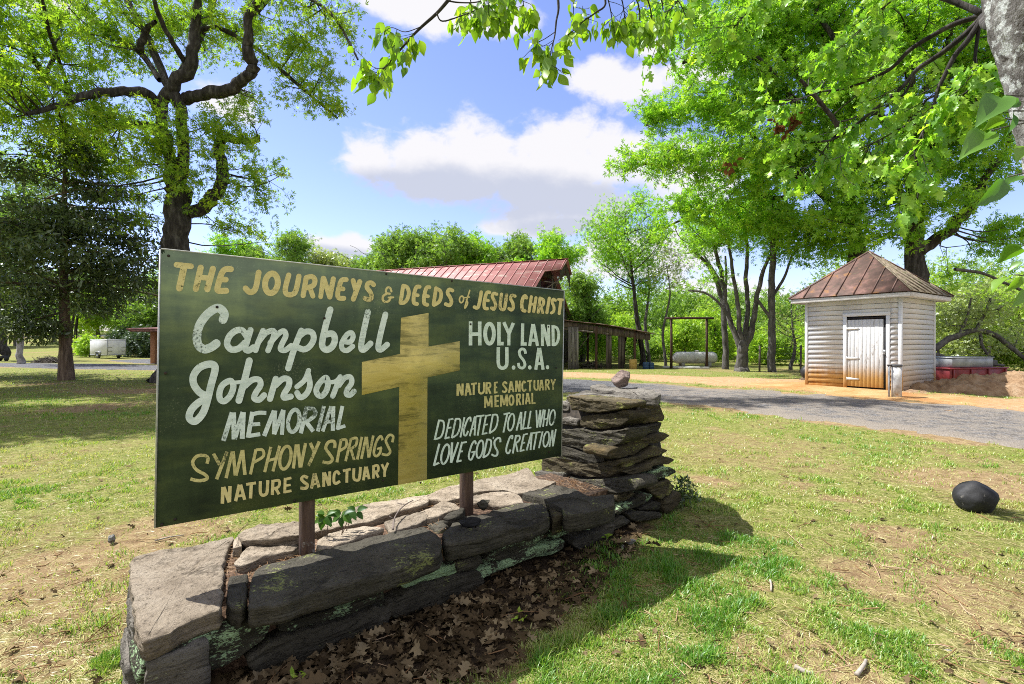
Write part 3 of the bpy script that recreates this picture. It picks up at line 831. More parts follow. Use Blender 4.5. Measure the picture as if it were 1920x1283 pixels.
    line_mesh("lettering", F_, [
        (26, [(167, 622), (106, 892)]), (25, [(160, 632), (222, 645), (228, 740), (190, 850), (105, 883)]),
        (24, [(305, 608), (246, 882)]), (22, [(296, 622), (358, 607)]), (22, [(275, 737), (330, 723)]), (24, [(240, 870), (306, 857)]),
        (25, [(390, 602), (335, 868)]), (24, [(388, 610), (445, 620), (445, 720), (405, 820), (335, 862)]),
        (24, [(505, 588), (451, 857)]),
        (24, [(588, 645), (583, 592), (545, 622), (502, 740), (497, 815), (525, 830), (555, 772)]),
        (24, [(645, 578), (575, 842)]), (24, [(655, 578), (640, 832)]), (18, [(605, 747), (645, 737)]),
        (22, [(660, 578), (772, 564)]), (24, [(725, 570), (681, 833)]),
        (23, [(795, 558), (745, 822)]), (20, [(790, 572), (862, 555)]), (20, [(770, 692), (816, 683)]), (22, [(738, 813), (810, 799)]),
        (24, [(885, 550), (840, 807)]), (23, [(880, 557), (942, 562), (945, 660), (910, 750), (838, 802)]),
        (23, [(1028, 550), (1117, 530)]), (24, [(1077, 540), (1025, 793)]), (23, ell(1128, 655, 40, 112, 0.15), True),
        (23, [(1260, 518), (1200, 767)]), (23, [(1266, 518), (1264, 760)]), (18, [(1225, 667), (1265, 660)]),
        (23, [(1322, 508), (1285, 752)]), (20, [(1280, 743), (1336, 733)]), (23, [(1390, 503), (1351, 744)]), (20, [(1346, 735), (1399, 725)]),
        (22, [(1466, 495), (1475, 727)]), (20, [(1518, 490), (1477, 726)]), (20, [(1522, 490), (1512, 722)]), (22, [(1562, 484), (1514, 721)]),
        (21, [(1582, 488), (1555, 717)]), (21, [(1637, 478), (1601, 706)]), (18, [(1562, 622), (1620, 602)]), (21, ell(1678, 592, 34, 100, 0.14), True)], wht2, root, 0.0012, False)
    line_mesh("lettering", F_, [
        (27, [(170, 942), (96, 1238)]), (26, [(90, 1230), (172, 1194)]), (27, ell(248, 1082, 48, 130, 0.2), True),
        (30, [(340, 925), (325, 1197)]), (27, [(422, 923), (328, 1197)]),
        (26, [(475, 918), (406, 1188)]), (23, [(466, 932), (537, 918)]), (22, [(440, 1050), (482, 1042)]), (25, [(398, 1183), (467, 1166)]),
        (25, [(657, 950), (645, 907), (605, 950), (567, 1075), (567, 1140), (600, 1150), (640, 1055)]), (20, [(598, 1058), (652, 1045)]),
        (25, ell(712, 1015, 42, 116, 0.16), True),
        (25, [(810, 878), (756, 1132)]), (24, [(805, 887), (857, 898), (857, 985), (820, 1085), (753, 1127)]), (16, [(893, 850), (889, 880)]),
        (26, [(985, 922), (980, 872), (945, 870), (907, 915), (915, 985), (945, 1040), (940, 1092), (905, 1104), (866, 1083)]),
        (24, [(1140, 882), (1145, 837), (1110, 862), (1067, 990), (1067, 1055), (1095, 1068), (1121, 1020)]),
        (24, [(1195, 828), (1150, 1072)]), (23, [(1192, 838), (1240, 840), (1237, 895), (1178, 945)]), (23, [(1193, 945), (1216, 1052)]),
        (23, [(1300, 813), (1250, 1048)]), (20, [(1293, 825), (1352, 808)]), (19, [(1275, 937), (1316, 926)]), (21, [(1244, 1043), (1306, 1025)]),
        (23, [(1400, 793), (1335, 1032)]), (23, [(1406, 793), (1388, 1027)]), (18, [(1355, 937), (1396, 927)]),
        (20, [(1412, 802), (1522, 785)]), (22, [(1470, 795), (1430, 1022)]), (22, [(1549, 778), (1500, 1002)]),
        (22, ell(1598, 882, 36, 100, 0.14), True),
        (21, [(1680, 758), (1640, 987)]), (21, [(1683, 760), (1686, 977)]), (21, [(1727, 748), (1688, 976)])], wht2, root, 0.0012, False)
    Gc = (860, 590, 9.6)
    hl = [(64, [(215, 122), (213, 556)]), (64, [(378, 125), (380, 556)]), (66, [(215, 352), (380, 352)]),
        (70, ell(555, 345, 78, 178), True), (64, [(725, 133), (725, 557)]), (64, [(720, 523), (810, 523)]),
        (60, [(812, 138), (905, 345)]), (60, [(985, 150), (905, 345)]), (56, [(905, 330), (903, 556)]),
        (58, [(1152, 160), (1145, 562)]), (60, [(1140, 530), (1224, 530)]),
        (56, [(1335, 172), (1278, 566)]), (56, [(1345, 172), (1420, 566)]), (56, [(1300, 462), (1392, 462)]),
        (52, [(1505, 178), (1508, 566)]), (60, [(1512, 178), (1622, 566)]), (52, [(1617, 185), (1625, 566)]),
        (54, [(1697, 190), (1702, 566)]), (50, [(1680, 215), (1765, 240), (1800, 350), (1785, 470), (1740, 538), (1685, 542)])]
    line_mesh("lettering", Gc, hl, wht2, root, 0.0012, False)
    line_mesh("lettering", Gc, [(62, [(714, 588), (713, 860), (735, 938), (790, 966), (845, 938), (868, 860), (865, 588)]),
        (32, ell(988, 955, 17, 22), True), (32, ell(1280, 952, 16, 22), True), (30, ell(1598, 948, 15, 22), True),
        (50, [(1205, 705), (1185, 635), (1130, 622), (1092, 670), (1110, 750), (1170, 830), (1192, 910), (1150, 962), (1090, 942), (1075, 870)]),
        (56, [(1443, 600), (1388, 992)]), (56, [(1457, 600), (1520, 992)]), (50, [(1410, 885), (1492, 885)])], wht2, root, 0.0012, False)
build_sign()

# ---------------------------------------------------------------- the dry stone wall and pillar
def stone_mat(name, dark, mid, light, lichen=None, lo=0.6, warm=None):
    m, nt, N, L = new_mat(name)
    oi = N.new("ShaderNodeObjectInfo")
    v0 = coords(N, L, (1, 1, 2.4))
    va = N.new("ShaderNodeVectorMath"); va.operation = 'ADD'; L.new(v0, va.inputs[0])
    cx = N.new("ShaderNodeCombineXYZ"); L.new(mth(N, L, 'MULTIPLY', oi.outputs["Random"], 37.0), cx.inputs[0]); L.new(mth(N, L, 'MULTIPLY', oi.outputs["Random"], 91.0), cx.inputs[1])
    L.new(cx.outputs[0], va.inputs[1]); v = va.outputs[0]
    a = noise(N, L, v, 5, 8, 0.68); f = noise(N, L, v, 42, 6, 0.75); b = noise(N, L, v, 1.7, 4, 0.6)
    c = ramp(N, L, mth(N, L, 'ADD', mth(N, L, 'MULTIPLY', a, 0.7), mth(N, L, 'MULTIPLY', b, 0.3)), [(0.32, dark), (0.5, mid), (0.68, light)])
    c = mixc(N, L, maprange(N, L, f, 0.53, 0.66, 0, 0.75), c, tuple(0.40 * x for x in dark))
    c = mixc(N, L, maprange(N, L, f, 0.40, 0.28, 0, 0.6), c, tuple(min(1, 1.4 * x) for x in light))
    tone = mth(N, L, 'ADD', 0.75, mth(N, L, 'MULTIPLY', oi.outputs["Random"], 0.5))
    cmb = N.new("ShaderNodeCombineColor"); [L.new(tone, cmb.inputs[i]) for i in range(3)]
    c = mixc(N, L, 1.0, c, cmb.outputs[0], 'MULTIPLY')
    if warm: c = mixc(N, L, maprange(N, L, noise(N, L, v, 3.1, 5, 0.6), 0.55, 0.72, 0, 0.6), c, warm)
    if lichen:
        q = mth(N, L, 'ADD', mth(N, L, 'MULTIPLY', noise(N, L, v, 4.5, 4, 0.6), 0.6), mth(N, L, 'MULTIPLY', noise(N, L, v, 60, 3, 0.7), 0.4))
        c = mixc(N, L, maprange(N, L, q, lo, lo + 0.045, 0, 0.9), c, lichen)
    lay = noise(N, L, coords(N, L, (1.2, 1.2, 14)), 4.5, 5, 0.65, 0.6)
    c = mixc(N, L, maprange(N, L, lay, 0.46, 0.36, 0, 0.6), c, tuple(0.35 * x for x in dark))
    h = mth(N, L, 'ADD', mth(N, L, 'ADD', mth(N, L, 'MULTIPLY', a, 1.2), mth(N, L, 'MULTIPLY', f, 0.6)), mth(N, L, 'MULTIPLY', lay, 1.0))
    return finish(m, N, L, c, 0.92, h, 1.0, 0.028, 0, 0.15)

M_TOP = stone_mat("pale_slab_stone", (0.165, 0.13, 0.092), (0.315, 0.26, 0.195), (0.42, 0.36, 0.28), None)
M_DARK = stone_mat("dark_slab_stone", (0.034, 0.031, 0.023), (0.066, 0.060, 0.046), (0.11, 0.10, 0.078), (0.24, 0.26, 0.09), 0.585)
M_LICH = stone_mat("lichened_stone", (0.026, 0.026, 0.019), (0.055, 0.051, 0.037), (0.10, 0.088, 0.066), (0.36, 0.52, 0.29), 0.495)
M_MOSS = stone_mat("mossy_brown_stone", (0.040, 0.034, 0.021), (0.088, 0.073, 0.044), (0.15, 0.125, 0.078), (0.24, 0.25, 0.07), 0.565, (0.20, 0.14, 0.06))
M_GREY = stone_mat("rough_grey_stone", (0.081, 0.074, 0.063), (0.163, 0.148, 0.126), (0.252, 0.233, 0.200), (0.36, 0.40, 0.26), 0.60)

def stone(poly, inward, mat, parent, name="stone", rough=0.011, bev=0.006, seed=0, dome=0.006, loc=None, layers=0.006):
    """an irregular stone: outline poly (world points) on its seen face, extruded along inward"""
    p = np.asarray(poly, float)
    inw = np.asarray(inward, float); depth = np.linalg.norm(inw); n = -inw / depth
    # even, jittered boundary
    c = p.mean(0)
    q = np.vstack((p, p[:1])); d = np.linalg.norm(np.diff(q, axis=0), axis=1); cum = np.concatenate(([0], np.cumsum(d)))
    per = cum[-1]; K = int(np.clip(per / 0.017, 28, 150))
    u = np.arange(K) / K * per
    B = np.stack([np.interp(u, cum, q[:, k]) for k in range(3)], 1)
    B = 0.25 * np.roll(B, 1, 0) + 0.5 * B + 0.25 * np.roll(B, -1, 0)
    rg = np.random.default_rng(seed + 5)
    size = math.sqrt(max(per * per / 16, 1e-6))
    c = B.mean(0)
    # inward-facing 2D direction per boundary vertex
    tang = np.roll(B, -1, 0) - np.roll(B, 1, 0)
    inn = nrm(np.cross(np.broadcast_to(n, tang.shape), tang))
    if np.sum((c - B) * inn) < 0: inn = -inn
    half = np.abs(np.sum((c - B) * inn, 1)).min() * 0.9
    bev = min(bev, half * 0.4, depth * 0.2)
    # chipped outline
    ch = np.array([mnoise.noise(Vector(v * 13 + seed * 3.1)) * 0.011 + mnoise.noise(Vector(v * 34 - seed)) * 0.006 for v in B])
    B = B + inn * (ch * min(1.0, half / 0.05))[:, None]
    rings = [B - n * depth + inn * bev * 0.5]
    for f in (0.8, 0.6, 0.4, 0.22):
        st = np.array([mnoise.noise(Vector((v[0] * 4 + seed, v[1] * 4, v[2] * 4 + f * 17))) for v in B])
        rings.append(B - n * depth * f + inn * (np.maximum(st, -0.1) * min(0.022, half * 0.35))[:, None])
    rings += [B - n * bev * 1.2, B - n * bev * 0.35 + inn * bev * 0.3, B + inn * bev, B + inn * bev * 2.4]
    base = B + inn * bev * 2.4
    for s in (0.9, 0.8, 0.69, 0.58, 0.46, 0.34, 0.2, 0.09): rings.append(c + (base - c) * s)
    V = np.vstack(rings + [c[None], (c - n * depth)[None]])
    nr = len(rings); R0_ = nr - 10
    # rough the surface
    nv = n
    a1 = seed * 7.31
    D = np.zeros_like(V)
    # strata run in the flat plane of the wall courses
    for i, v in enumerate(V):
        ring = min(i // K, nr)
        k3 = mnoise.noise_vector(Vector((v[0] * 5 + a1, v[1] * 5, v[2] * 9)))
        k4 = mnoise.noise_vector(Vector((v[0] * 17 - a1, v[1] * 17, v[2] * 30)))
        k5 = mnoise.noise(Vector((v[0] * 42 - a1, v[1] * 42, v[2] * 60)))
        D[i] = np.array(k3) * rough * 0.9 + np.array(k4) * rough * 0.55 + nv * k5 * rough * 0.4
        if ring >= R0_ and i < nr * K + 1:
            t = 1.0 if i == nr * K else (ring - R0_ + 1) / 10.0
            D[i] += nv * dome * t
            if layers:
                q_ = mnoise.noise(Vector((v[0] * 3.2 + a1, v[1] * 3.2, v[2] * 24)))
                q2 = mnoise.noise(Vector((v[0] * 6.5 - a1, v[1] * 6.5, v[2] * 30)))
                D[i] += nv * layers * ((1 if q_ > 0.05 else -0.3) + (0.5 if q2 > 0.1 else 0))
    V = V + D
    F = []
    j = np.arange(K); j2 = (j + 1) % K
    quads = np.concatenate([np.stack((r * K + j, r * K + j2, (r + 1) * K + j2, (r + 1) * K + j), 1) for r in range(nr - 1)])
    tris = np.concatenate((np.stack(((nr - 1) * K + j, (nr - 1) * K + j2, np.full(K, nr * K)), 1), np.stack((j2, j, np.full(K, nr * K + 1)), 1)))
    # orientation
    a, b2, c2 = V[(nr - 1) * K], V[(nr - 1) * K + 1], V[nr * K]
    if np.dot(np.cross(b2 - a, c2 - a), n) < 0: quads = quads[:, ::-1]; tris = tris[:, ::-1]
    return mesh_np(name, V, [quads, tris], mat, parent, False, loc=loc)

def crop_pts(crop, pts): return [(crop[0] + x / crop[2], crop[1] + y / crop[2]) for x, y in pts]

K1 = (220, 960, 3.974); K2 = (500, 930, 4.139); K3 = (780, 840, 4.5825); K4 = (420, 860, 5.0526); K5 = (800, 840, 6.857); K6 = (1040, 690, 7.3846); K7 = (1040, 820, 6.4154)

def top_slab(crop, pts, z, th, mat, parent, seed, **k):
    poly = np.array([ray_plane(x, y, (0, 0, z), (0, 0, 1)) for x, y in crop_pts(crop, pts)])
    if crop in (K4, K5) and mat is M_TOP:
        c = poly.mean(0); poly = c + (poly - c) * 1.07; k.setdefault('rough', 0.008); k['dome'] = 0.002; k['layers'] = 0.003
    return stone(poly, (0, 0, -th), mat, parent, seed=seed, **k)

# front of the wall leans a little: it comes closer to the camera at its left end
FA = W(0.0, 0.355, 0); FB = W(2.6, 0.215, 0)
FD = nrm(FB - FA); FNRM = np.array((FD[1], -FD[0], 0.0))
def front_stone(crop, pts, mat, parent, seed, depth=0.22, off=0.0, **k):
    poly = [ray_plane(x, y, FA + FNRM * off, FNRM) for x, y in crop_pts(crop, pts)]
    return stone(poly, -FNRM * depth, mat, parent, seed=seed, **k)

def build_wall():
    wall = thing("stone_wall", "low dry stone wall of flat slabs under the green sign", "wall", tuple(W(1.2, 0, 0)))
    soil = mk("needle_soil", [(0.3, (0.03, 0.02, 0.014)), (0.5, (0.11, 0.065, 0.04)), (0.72, (0.34, 0.23, 0.15))], 38, 6, 0.95, (1, 1, 1), 0.8, 70)
    mb = MB()
    a, b, c, d = W(-0.02, 0.26, -0.1), W(2.8, 0.12, -0.1), W(2.8, -0.5, -0.1), W(-0.02, -0.5, -0.1)
    mb.prism([a, b, c, d], (0, 0, 0.395)); mb.build("rubble_core", soil, wall)
    S_ = 0
    def top(cr, pts, z, th, m, **k):
        nonlocal S_; S_ += 1; return top_slab(cr, pts, z, th, m, wall, S_, **k)
    def fr(cr, pts, m, **k):
        nonlocal S_; S_ += 1; return front_stone(cr, pts, m, wall, S_, **k)
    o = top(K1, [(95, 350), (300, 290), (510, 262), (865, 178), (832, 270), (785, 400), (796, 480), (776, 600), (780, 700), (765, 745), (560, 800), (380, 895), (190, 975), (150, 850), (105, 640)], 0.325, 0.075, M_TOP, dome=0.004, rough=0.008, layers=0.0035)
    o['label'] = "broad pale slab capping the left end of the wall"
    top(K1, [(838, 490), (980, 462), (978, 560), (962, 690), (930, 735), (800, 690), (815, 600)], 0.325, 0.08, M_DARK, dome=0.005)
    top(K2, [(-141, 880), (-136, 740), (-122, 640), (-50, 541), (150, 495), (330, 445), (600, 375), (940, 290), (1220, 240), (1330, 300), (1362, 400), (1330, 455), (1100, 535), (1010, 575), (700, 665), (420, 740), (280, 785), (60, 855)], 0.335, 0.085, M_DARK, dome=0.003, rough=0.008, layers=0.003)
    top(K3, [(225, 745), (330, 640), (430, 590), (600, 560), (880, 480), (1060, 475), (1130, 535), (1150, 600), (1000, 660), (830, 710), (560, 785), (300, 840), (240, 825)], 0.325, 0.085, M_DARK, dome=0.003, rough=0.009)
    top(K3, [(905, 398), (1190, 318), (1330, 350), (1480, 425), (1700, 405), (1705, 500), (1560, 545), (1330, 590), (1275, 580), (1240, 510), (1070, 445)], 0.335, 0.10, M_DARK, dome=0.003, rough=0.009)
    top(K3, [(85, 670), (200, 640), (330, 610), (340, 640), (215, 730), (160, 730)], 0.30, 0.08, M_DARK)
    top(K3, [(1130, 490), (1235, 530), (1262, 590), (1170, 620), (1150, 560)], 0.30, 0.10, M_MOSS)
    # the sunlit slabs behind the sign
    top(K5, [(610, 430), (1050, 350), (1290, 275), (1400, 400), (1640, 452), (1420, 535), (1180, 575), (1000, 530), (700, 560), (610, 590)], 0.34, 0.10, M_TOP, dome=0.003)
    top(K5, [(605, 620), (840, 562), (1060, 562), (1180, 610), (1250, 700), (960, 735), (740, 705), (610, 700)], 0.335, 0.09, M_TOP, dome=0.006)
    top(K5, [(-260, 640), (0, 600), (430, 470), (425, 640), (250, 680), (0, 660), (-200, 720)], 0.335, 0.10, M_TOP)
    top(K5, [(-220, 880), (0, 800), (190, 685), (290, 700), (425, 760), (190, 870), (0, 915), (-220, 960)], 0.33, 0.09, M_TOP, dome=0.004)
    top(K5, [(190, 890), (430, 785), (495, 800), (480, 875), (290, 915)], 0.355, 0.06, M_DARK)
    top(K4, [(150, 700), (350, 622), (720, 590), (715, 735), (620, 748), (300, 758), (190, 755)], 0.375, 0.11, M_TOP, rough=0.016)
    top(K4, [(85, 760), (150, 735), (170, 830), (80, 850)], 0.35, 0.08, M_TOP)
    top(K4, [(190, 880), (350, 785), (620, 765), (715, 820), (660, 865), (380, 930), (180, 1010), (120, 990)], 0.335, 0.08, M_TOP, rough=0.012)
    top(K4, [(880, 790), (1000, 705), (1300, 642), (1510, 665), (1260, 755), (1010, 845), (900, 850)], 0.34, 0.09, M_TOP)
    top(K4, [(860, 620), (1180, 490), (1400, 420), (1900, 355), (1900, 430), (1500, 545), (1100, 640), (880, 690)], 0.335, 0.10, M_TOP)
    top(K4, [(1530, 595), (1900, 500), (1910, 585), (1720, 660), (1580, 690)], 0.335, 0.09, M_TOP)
    # faces seen from the front
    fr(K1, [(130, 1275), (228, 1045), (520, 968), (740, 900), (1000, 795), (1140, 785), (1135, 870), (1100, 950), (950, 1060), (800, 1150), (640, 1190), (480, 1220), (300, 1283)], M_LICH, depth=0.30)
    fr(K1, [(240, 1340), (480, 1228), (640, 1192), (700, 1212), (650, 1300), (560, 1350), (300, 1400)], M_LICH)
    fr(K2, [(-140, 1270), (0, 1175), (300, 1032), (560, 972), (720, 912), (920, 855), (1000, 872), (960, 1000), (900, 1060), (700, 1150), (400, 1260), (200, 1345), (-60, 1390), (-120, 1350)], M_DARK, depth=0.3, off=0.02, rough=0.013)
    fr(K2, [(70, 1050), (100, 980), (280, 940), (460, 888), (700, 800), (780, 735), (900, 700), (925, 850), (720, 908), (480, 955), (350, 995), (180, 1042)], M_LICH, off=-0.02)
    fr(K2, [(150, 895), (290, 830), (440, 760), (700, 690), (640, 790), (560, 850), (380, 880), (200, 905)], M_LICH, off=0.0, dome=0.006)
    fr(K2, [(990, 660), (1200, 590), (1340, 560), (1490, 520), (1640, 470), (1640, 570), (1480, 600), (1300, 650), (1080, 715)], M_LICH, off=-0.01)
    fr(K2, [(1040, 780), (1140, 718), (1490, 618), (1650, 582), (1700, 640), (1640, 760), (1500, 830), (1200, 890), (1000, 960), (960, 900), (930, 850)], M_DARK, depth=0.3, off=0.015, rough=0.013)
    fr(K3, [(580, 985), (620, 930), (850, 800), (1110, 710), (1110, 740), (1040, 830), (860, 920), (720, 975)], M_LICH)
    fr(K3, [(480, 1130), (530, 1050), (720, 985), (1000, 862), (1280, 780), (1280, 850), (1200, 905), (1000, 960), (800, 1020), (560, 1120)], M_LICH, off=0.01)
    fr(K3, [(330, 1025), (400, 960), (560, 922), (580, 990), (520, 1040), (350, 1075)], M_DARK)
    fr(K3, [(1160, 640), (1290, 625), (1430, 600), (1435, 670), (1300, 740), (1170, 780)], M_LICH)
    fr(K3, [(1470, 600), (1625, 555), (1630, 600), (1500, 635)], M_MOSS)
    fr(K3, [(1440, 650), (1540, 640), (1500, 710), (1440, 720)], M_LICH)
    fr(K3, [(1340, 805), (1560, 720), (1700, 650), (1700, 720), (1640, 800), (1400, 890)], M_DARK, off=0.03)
    # left end, lit by the sun
    def endst(t0, t1, z0, z1, m, off=0.0, seed=0):
        s_ = -0.075 + off * 0.7
        pl = [W(s_, t0, z0), W(s_, (t0 + t1) / 2, z0 - 0.02), W(s_, t1, z0 + 0.01), W(s_ + 0.01, t1 + 0.01, (z0 + z1) / 2), W(s_, t1, z1), W(s_, (t0 + t1) / 2, z1 + 0.012), W(s_, t0, z1 - 0.01)]
        stone(pl, SD * 0.2, m, wall, seed=seed, rough=0.014)
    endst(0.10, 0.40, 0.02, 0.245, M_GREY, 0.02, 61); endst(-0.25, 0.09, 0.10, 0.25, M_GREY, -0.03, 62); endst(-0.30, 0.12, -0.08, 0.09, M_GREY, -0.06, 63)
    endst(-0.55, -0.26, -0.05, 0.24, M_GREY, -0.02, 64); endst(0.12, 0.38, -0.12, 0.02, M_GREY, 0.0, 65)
    # pillar
    pil = thing("stone_pillar", "stacked flat stone pillar at the right end of the low wall", "pillar", tuple(W(3.2, -0.15, 0)))
    dk = mk("dark_crevice", [(0.3, (0.012, 0.01, 0.008)), (0.7, (0.05, 0.04, 0.03))], 30, 4, 0.95)
    mb = MB(); pl = [W(2.86, 0.13, -0.1), W(3.60, 0.13, -0.1), W(3.60, -0.5, -0.1), W(2.86, -0.5, -0.1)]
    pt = [W(2.88, 0.10, 0.90), W(3.42, 0.10, 0.90), W(3.42, -0.48, 0.90), W(2.88, -0.48, 0.90)]
    mb.add(np.array(pl + pt), [[0, 3, 2, 1], [4, 5, 6, 7]] + [[i, (i + 1) % 4, (i + 1) % 4 + 4, i + 4] for i in range(4)]); mb.build("rubble_core", dk, pil)
    PS = 2.82
    def inset(pl, g=0.008):
        pl = np.array(pl); c = pl.mean(0); d = pl - c; L_ = np.linalg.norm(d, axis=1, keepdims=True)
        return c + d * np.maximum(1 - g / L_, 0.8)
    def lf(cr, pts, m, off=0.0, depth=0.25):
        nonlocal S_; S_ += 1
        stone(inset([ray_plane(x, y, W(PS + off, 0, 0), SD) for x, y in crop_pts(cr, pts)]), SD * depth, m, pil, seed=S_, rough=0.008)
    def rf(cr, pts, m, off=0.0, depth=0.25):
        nonlocal S_; S_ += 1
        stone(inset([ray_plane(x, y, W(0, 0.20 + off, 0), SN) for x, y in crop_pts(cr, pts)]), -SN * depth, m, pil, seed=S_, rough=0.008)
    lf(K6, [(130, 415), (170, 385), (500, 412), (860, 468), (1005, 492), (980, 560), (780, 600), (580, 632), (220, 592), (195, 470)], M_MOSS, -0.03)
    lf(K6, [(340, 740), (370, 662), (620, 642), (990, 587), (1060, 620), (1050, 730), (850, 838), (640, 868), (350, 818)], M_MOSS)
    lf(K6, [(20, 740), (150, 662), (260, 690), (335, 705), (335, 815), (120, 790)], M_GREY, 0.02)
    lf(K6, [(-100, 500), (110, 440), (190, 480), (210, 590), (100, 600), (-100, 640)], M_GREY, 0.05)
    lf(K6, [(-60, 840), (330, 832), (620, 872), (1040, 842), (1000, 1000), (720, 1140), (560, 1172), (420, 1162), (-60, 1020)], M_DARK)
    lf(K6, [(-40, 1030), (420, 1172), (560, 1182), (700, 1152), (705, 1255), (700, 1300), (500, 1340), (-40, 1230)], M_DARK)
    lf(K7, [(-160, 250), (100, 238), (380, 312), (560, 302), (800, 262), (808, 310), (700, 370), (740, 410), (690, 478), (380, 492), (160, 440), (-160, 400)], M_MOSS)
    lf(K7, [(170, 470), (360, 502), (700, 492), (960, 502), (1015, 600), (960, 648), (720, 688), (440, 712), (330, 660), (180, 560)], M_DARK)
    lf(K7, [(-250, 420), (-20, 410), (110, 430), (120, 520), (0, 560), (-200, 540)], M_GREY, -0.04)
    rf(K6, [(1060, 570), (1200, 520), (1290, 460), (1400, 450), (1470, 520), (1525, 680), (1500, 738), (1240, 782), (1150, 738), (1060, 640)], M_MOSS, -0.02)
    rf(K6, [(980, 830), (1240, 792), (1508, 748), (1450, 880), (1250, 938), (1020, 950)], M_DARK, -0.02)
    rf(K6, [(1000, 1020), (1300, 932), (1450, 892), (1550, 897), (1610, 930), (1480, 1028), (1320, 1060), (1010, 1108)], M_MOSS, 0.0)
    rf(K7, [(620, 200), (640, 162), (880, 82), (1140, 32), (1150, 90), (980, 198), (760, 268), (640, 273)], M_MOSS)
    rf(K7, [(800, 370), (830, 302), (1150, 162), (1210, 92), (1350, 150), (1290, 198), (1080, 278), (850, 372)], M_MOSS, 0.01)
    rf(K7, [(830, 420), (1130, 312), (1300, 217), (1455, 270), (1380, 323), (1160, 348), (1160, 400), (930, 453)], M_MOSS, 0.01)
    rf(K7, [(990, 520), (1100, 442), (1330, 347), (1465, 385), (1465, 428), (1300, 498), (1100, 578), (1020, 588)], M_LICH, 0.02)
    rf(K7, [(1110, 622), (1200, 562), (1370, 482), (1460, 590), (1420, 648), (1290, 758), (1180, 690)], M_MOSS, 0.01)
    rf(K7, [(740, 692), (960, 652), (973, 690), (870, 768), (740, 798)], M_MOSS, 0.0)
    rf(K7, [(690, 930), (830, 812), (980, 742), (1100, 662), (1198, 690), (1130, 778), (960, 868), (760, 938)], M_LICH, 0.02)
    rf(K7, [(1000, 862), (1200, 772), (1288, 790), (1270, 888), (1040, 880)], M_DARK, 0.0)
    rf(K7, [(1310, 762), (1500, 642), (1520, 660), (1540, 760), (1380, 920), (1320, 938), (1292, 860)], M_MOSS, 0.02)
    rf(K7, [(870, 922), (1040, 887), (1288, 900), (1288, 960), (1000, 1040), (930, 1010)], M_DARK, 0.03)
    rf(K7, [(600, 1080), (830, 932), (925, 1010), (800, 1090), (600, 1160)], M_DARK, 0.03)
    def tp(cr, pts, z, th, m, **k):
        nonlocal S_; S_ += 1; top_slab(cr, pts, z, th, m, pil, S_, **k)
    tp(K6, [(150, 395), (290, 355), (430, 312), (640, 320), (1060, 372), (1180, 440), (1160, 500), (1000, 480), (860, 462), (500, 410)], 0.95, 0.07, M_GREY, rough=0.014)
    tp(K6, [(500, 262), (600, 237), (860, 262), (1080, 275), (1340, 310), (1480, 395), (1420, 425), (1190, 410), (1100, 362), (860, 322), (560, 300)], 0.985, 0.06, M_GREY, rough=0.014, dome=0.004)
    stone([ray_plane(x, y, W(0, 0.15, 0), SN) for x, y in crop_pts(K6, [(990, 500), (1080, 420), (1180, 430), (1210, 520), (1090, 580), (1000, 570)])], -SN * 0.2, M_GREY, pil, seed=90, rough=0.02)
build_wall()

def rock(name, c, size, mat, seed, label, cat="rock", rot=0.0, rough=0.25, group=None, flat=0.0, cuts=11):
    """a free lump of stone"""
    import bmesh
    bm = bmesh.new(); bmesh.ops.create_icosphere(bm, subdivisions=4, radius=1.0)
    V = np.array([v.co[:] for v in bm.verts]); F = np.array([[v.index for v in f.verts] for f in bm.faces]); bm.free()
    rg = np.random.default_rng(seed)
    for _ in range(cuts):
        d = rnd_dirs(rg, 1)[0]; lim = rg.uniform(0.42, 0.74)
        k = V @ d; V = V - np.outer(np.maximum(k - lim, 0) * 0.96, d)
    D = np.array([mnoise.noise(Vector(v * 1.6) + Vector((seed * 3.3, 0, 0))) * rough + mnoise.noise(Vector(v * 6) + Vector((0, seed, 0))) * rough * 0.22 for v in V])
    V = V * (1 + D)[:, None]
    V = V * np.array(size) / 2
    if flat: V[:, 2] = np.maximum(V[:, 2], -size[2] / 2 * flat)
    cs, sn = math.cos(rot), math.sin(rot)
    V = V @ np.array([[cs, sn, 0], [-sn, cs, 0], [0, 0, 1]])
    c = np.array(c, float); V = V + c + np.array((0, 0, -V[:, 2].min()))
    o = mesh_np(name, V, F, mat, None, True, loc=c)
    return tag(o, label, cat, group)

